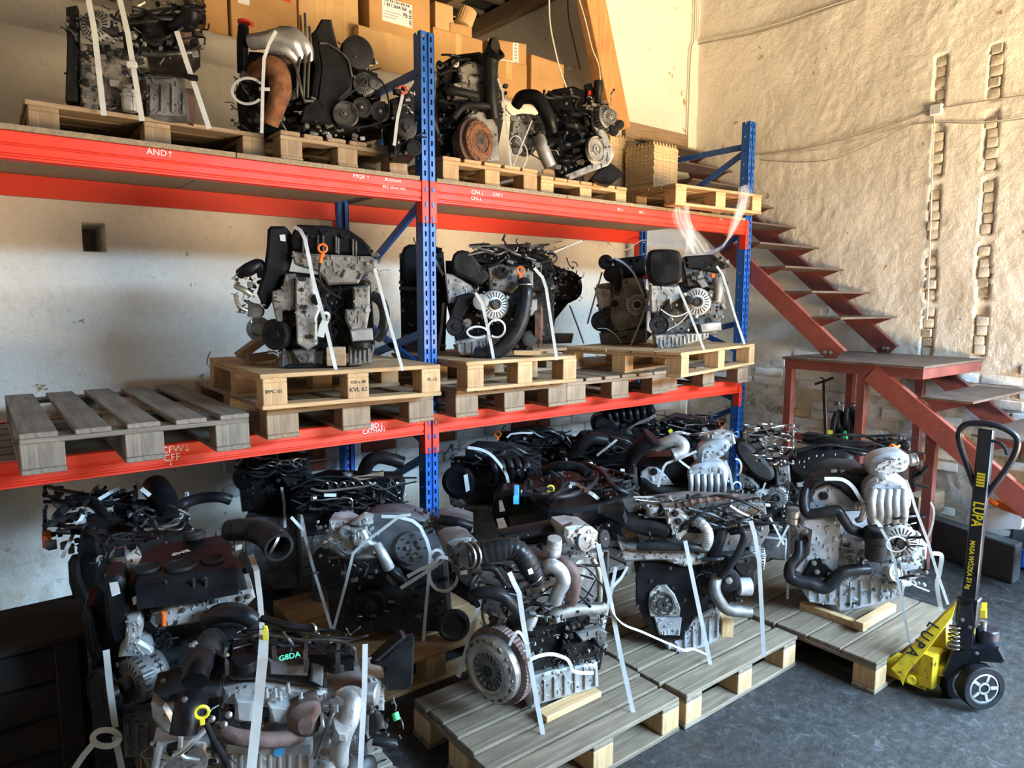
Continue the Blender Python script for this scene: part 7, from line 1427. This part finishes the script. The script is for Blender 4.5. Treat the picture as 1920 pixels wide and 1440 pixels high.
e.pulley(1556, 512, 56, -.05, .4, None, 'steel_dark', 'steel', 4); e.pulley(1628, 482, 42, -.05, .4, None, 'iron', 'steel', 3); e.pulley(1712, 500, 44, -.04, .4, None, 'iron', 'steel', 3); e.disc('tensioner', 'alu_dark', 1688, 375, 26, -.04, [(1, -.5), (1, 0), (.6, .05), (.5, -.1), (.1, -.1)], None, 20)
e.tube('drive_belt', 'rubber', [(1520, 465, -.06), (1600, 400, -.06), (1660, 345, -.06), (1720, 370, -.05), (1750, 470, -.05), (1720, 545, -.05), (1600, 575, -.06), (1520, 560, -.06)], 4, 6)
e.clutter(1040, 330, 1180, 600, 50, (-.02, .06), DK, (7, 20), 1); e.clutter(1240, 380, 1480, 620, 70, (-.03, .05), ('iron_black', 'alu_dark', 'alu_dirty', 'plastic'), (7, 20), 2); e.clutter(1500, 180, 1700, 330, 20, (.02, .08), ('alu_dark', 'alu', 'plastic'), (7, 16), 3); e.clutter(1480, 400, 1740, 600, 40, (-.01, .05), DK, (7, 18), 4); e.clutter(1400, 580, 1640, 625, 20, (-.03, .03), ('alu', 'alu_dark', 'steel'), (6, 12), 5)
e.strap('white strap in front of the rusty exhaust elbow', [(1242, 140), (1210, 200), (1188, 265), (1182, 420), (1178, 600)], .014, d=-.14); e.loop('wide white strap loop left of the rusty exhaust', 1115, 410, 70, 58, .012, -.12, .6, 5.6); e.strap('short strap piece behind the rusty exhaust elbow', [(1165, 400), (1215, 402)], .014, d=-.13)
e = Eng('car_engine', 'engine', 'engine with a red ring handle seen left of the top of the middle post', 190, 735, ZX-.13, 20, None, B_, back=.25)
e.plate('engine_block', 'iron_black', [(130, 470), (245, 430), (250, 740), (150, 740)], .04, .36); e.alternator(208, 605, 52, .0, None, 1.2, 'iron'); e.dipstick(186, 425, 17, -.02, 'red_plastic'); e.disc('lower_pulley', 'iron_black', 245, 700, 36, .0, [(1, -.4), (1, 0), (.8, .03), (.7, -.08), (.2, -.08)], None, 22); e.clutter(140, 410, 245, 740, 36, (-.02, .05), DK, (7, 18), 1); e.clutter(190, 440, 245, 540, 10, (-.03, .02), ('alu', 'alu_dark'), (6, 14), 2); e.strap('pale strap on the engine left of the post top', [(190, 450), (165, 560), (150, 690)], .014, d=-.06)
e = Eng('car_engine', 'engine', 'upright engine with rusty clutch disc and black elbow pipe on top', 520, 775, ZX, 18, None, B_)
e.plate('engine_block', 'iron_black', [(352, 480), (380, 330), (430, 290), (640, 330), (668, 560), (640, 720), (372, 745)], .08, .40); e.plate('top_cover', 'plastic', [(370, 300), (440, 255), (560, 240), (640, 300), (600, 330), (450, 330), (400, 420), (365, 400)], .02, .2, .02); e.plate('end_cover', 'alu_dirty', [(455, 315), (490, 295), (530, 288), (592, 325), (585, 378), (525, 398), (470, 380), (458, 350)], -.03, .08, .012); e.disc('cover_ring', 'alu', 440, 300, 18, -.02, [(1, -.4), (1, 0), (.6, .1), (.5, -.1)], None, 18); e.disc('cover_ring', 'alu', 580, 318, 16, -.03, [(1, -.4), (1, 0), (.6, .1), (.5, -.1)], None, 18)
e.plate('cylinder_head', 'alu_dirty', [(430, 395), (600, 385), (650, 430), (640, 480), (520, 490), (430, 470)], -.01, .14, .012); e.tube('elbow_pipe', 'plastic', [(620, 560, -.02), (608, 460, -.05), (605, 350, -.07), (608, 270, -.08), (632, 232, -.11)], [30, 34, 34, 40, 50], 20, 8, 0, True); e.disc('elbow_rim', 'plastic', 626, 236, 50, -.10, [(.98, -.25), (1.06, -.25), (1.06, .12), (.9, .12)], V((.45, -.85, -.05)), 26)
e.disc('bearing_hub', 'iron', 640, 452, 34, -.06, [(1, -.4), (1, 0), (.7, .05), (.6, -.15), (.3, -.15), (.3, .0), (.1, 0)], None, 24); e.tube('manifold_bar', 'iron_black', [(400, 430, -.03), (450, 435, -.05), (545, 455, -.04)], 20, 12); e.tube('manifold_bar', 'iron_black', [(430, 560, -.03), (480, 505, -.05), (560, 500, -.06), (625, 510, -.04)], 17, 12); e.plate('bell_plate', 'alu_dirty', [(480, 560), (520, 520), (600, 530), (640, 600), (650, 760), (600, 770), (440, 740), (425, 650)], -.01, .02, .008)
e.clutch(560, 668, 98, -.08, V((.22, -.97, 0)), 'rust', 'rust_dark', 'rust_dark', 'clutch_disc'); e.clutter(360, 290, 470, 560, 40, (-.01, .06), DK, (7, 18), 1); e.clutter(480, 400, 680, 560, 50, (-.03, .04), ('alu_dirty', 'iron_black', 'iron', 'alu_dark'), (6, 16), 2); e.wires(360, 260, 660, 540, 10, 5, (-.06, .0), 'hose', 3, 5, 'wiring_loom', 'r'); e.clutter(350, 560, 440, 740, 20, (.0, .05), DK, (7, 16), 4)
e.strap('pale strap left of the rusty clutch engine', [(352, 305, .05), (342, 400, .05), (330, 540, .06), (378, 685, .06)], .014); e.strap('thin white strap right of the rusty clutch engine', [(640, 372), (662, 430), (680, 600), (705, 800)], .010, d=-.12)
e = Eng('car_engine', 'engine', 'tilted black engine with curved duct and bright pulleys on the upper level', 1050, 858, ZD+.117, 36, None, B_)
e.plate('engine_block', 'iron_black', [(870, 560), (1060, 520), (1110, 640), (1080, 780), (1000, 852), (925, 830), (880, 700)], .03, .34); e.plate('valve_cover', 'plastic', [(862, 445), (905, 420), (1000, 405), (1048, 425), (1062, 535), (960, 572), (905, 530)], .0, .22, .015); e.bolts('steel', [(955, 450), (990, 440), (965, 490), (1000, 475), (960, 540), (985, 425)], 5, -.004)
e.tube('curved_duct', 'plastic', [(725, 500, .0), (755, 462, -.04), (815, 462, -.07), (855, 505, -.08), (885, 570, -.08), (898, 625, -.05)], [26, 32, 34, 34, 32, 28], 18, 8)
e.plate('gearcase', 'alu', [(700, 560), (740, 530), (830, 540), (870, 600), (850, 660), (790, 720), (720, 700), (695, 640)], .02, .2, .02, 1); e.tube('coolant_pipe', 'alu', [(840, 650, -.03), (855, 710, -.06), (890, 790, -.05)], [26, 32, 30], 14); e.plate('front_rail', 'alu', [(1080, 515), (1110, 530), (1150, 610), (1192, 735), (1165, 782), (975, 850), (958, 828), (1130, 755), (1140, 690), (1090, 600)], -.03, .03, .008)
e.alternator(1162, 552, 58, -.04, V((.1, -.98, .1)), 1.0, 'alu_dark', False); e.pulley(1172, 550, 34, -.07, .5, None, 'steel', 'steel', 3); e.disc('small_idler', 'iron_black', 1190, 618, 24, -.05, [(1, -.5), (1, 0), (.4, .1)], None, 16); e.disc('small_idler', 'iron_black', 1218, 590, 22, -.04, [(1, -.5), (1, 0), (.4, .1)], None, 16); e.pulley(1112, 708, 62, -.07, .35, V((.05, -1, .05)), 'steel', 'steel', 5)
e.disc('sensor_elbow', 'plastic', 1115, 440, 22, .02, [(.8, -2), (.8, 0), (1, .3), (1, 2.4), (.8, 2.5)], 'u', 16); e.blk('red_clip', 'red_plastic', 1068, 428, 1082, 446, -.02, .02, .003); e.plate('black_box', 'plastic', [(1080, 842), (1120, 800), (1178, 770), (1242, 818), (1175, 872), (1120, 868)], -.02, .12, .015); e.plate('sensor_box', 'plastic', [(1050, 400), (1085, 390), (1100, 440), (1090, 480), (1060, 480)], .02, .1, .01)
e.clutter(690, 540, 870, 720, 60, (-.03, .05), ('alu', 'alu_bright', 'alu_dark', 'iron_black'), (6, 16), 1); e.clutter(870, 560, 1080, 830, 80, (-.02, .05), DK, (6, 18), 2); e.wires(860, 430, 1130, 760, 16, 6, (-.06, .01), 'hose', 3, 5, 'wiring_loom', 'r'); e.clutter(1060, 440, 1200, 640, 40, (-.03, .04), ('alu_dark', 'alu', 'iron_black'), (6, 15), 4); e.wires(870, 590, 1060, 700, 5, 9, (-.08, -.03), 'plastic', 5)
e.strap('white tie crossing in front of the tilted engine gearcase', [(802, 572), (770, 650), (712, 792)], .008, d=-.10); e.loop('white tie loop at the left of the tilted engine', 725, 690, 32, 46, .007, -.09, .3, 6.0); e.strap('curved white tie end at the left of the tilted engine', [(730, 650), (775, 700), (778, 760), (755, 800)], .008, n=4, d=-.08)
solo('wood_wedge', MB().prism([e.P(800, 830, .02), e.P(905, 788, .02), e.P(915, 850, .02), e.P(860, 860, .02)], -e.n*.1, .003), 'pine_x', 'pine wedge propping the tilted black engine', 'wedge')
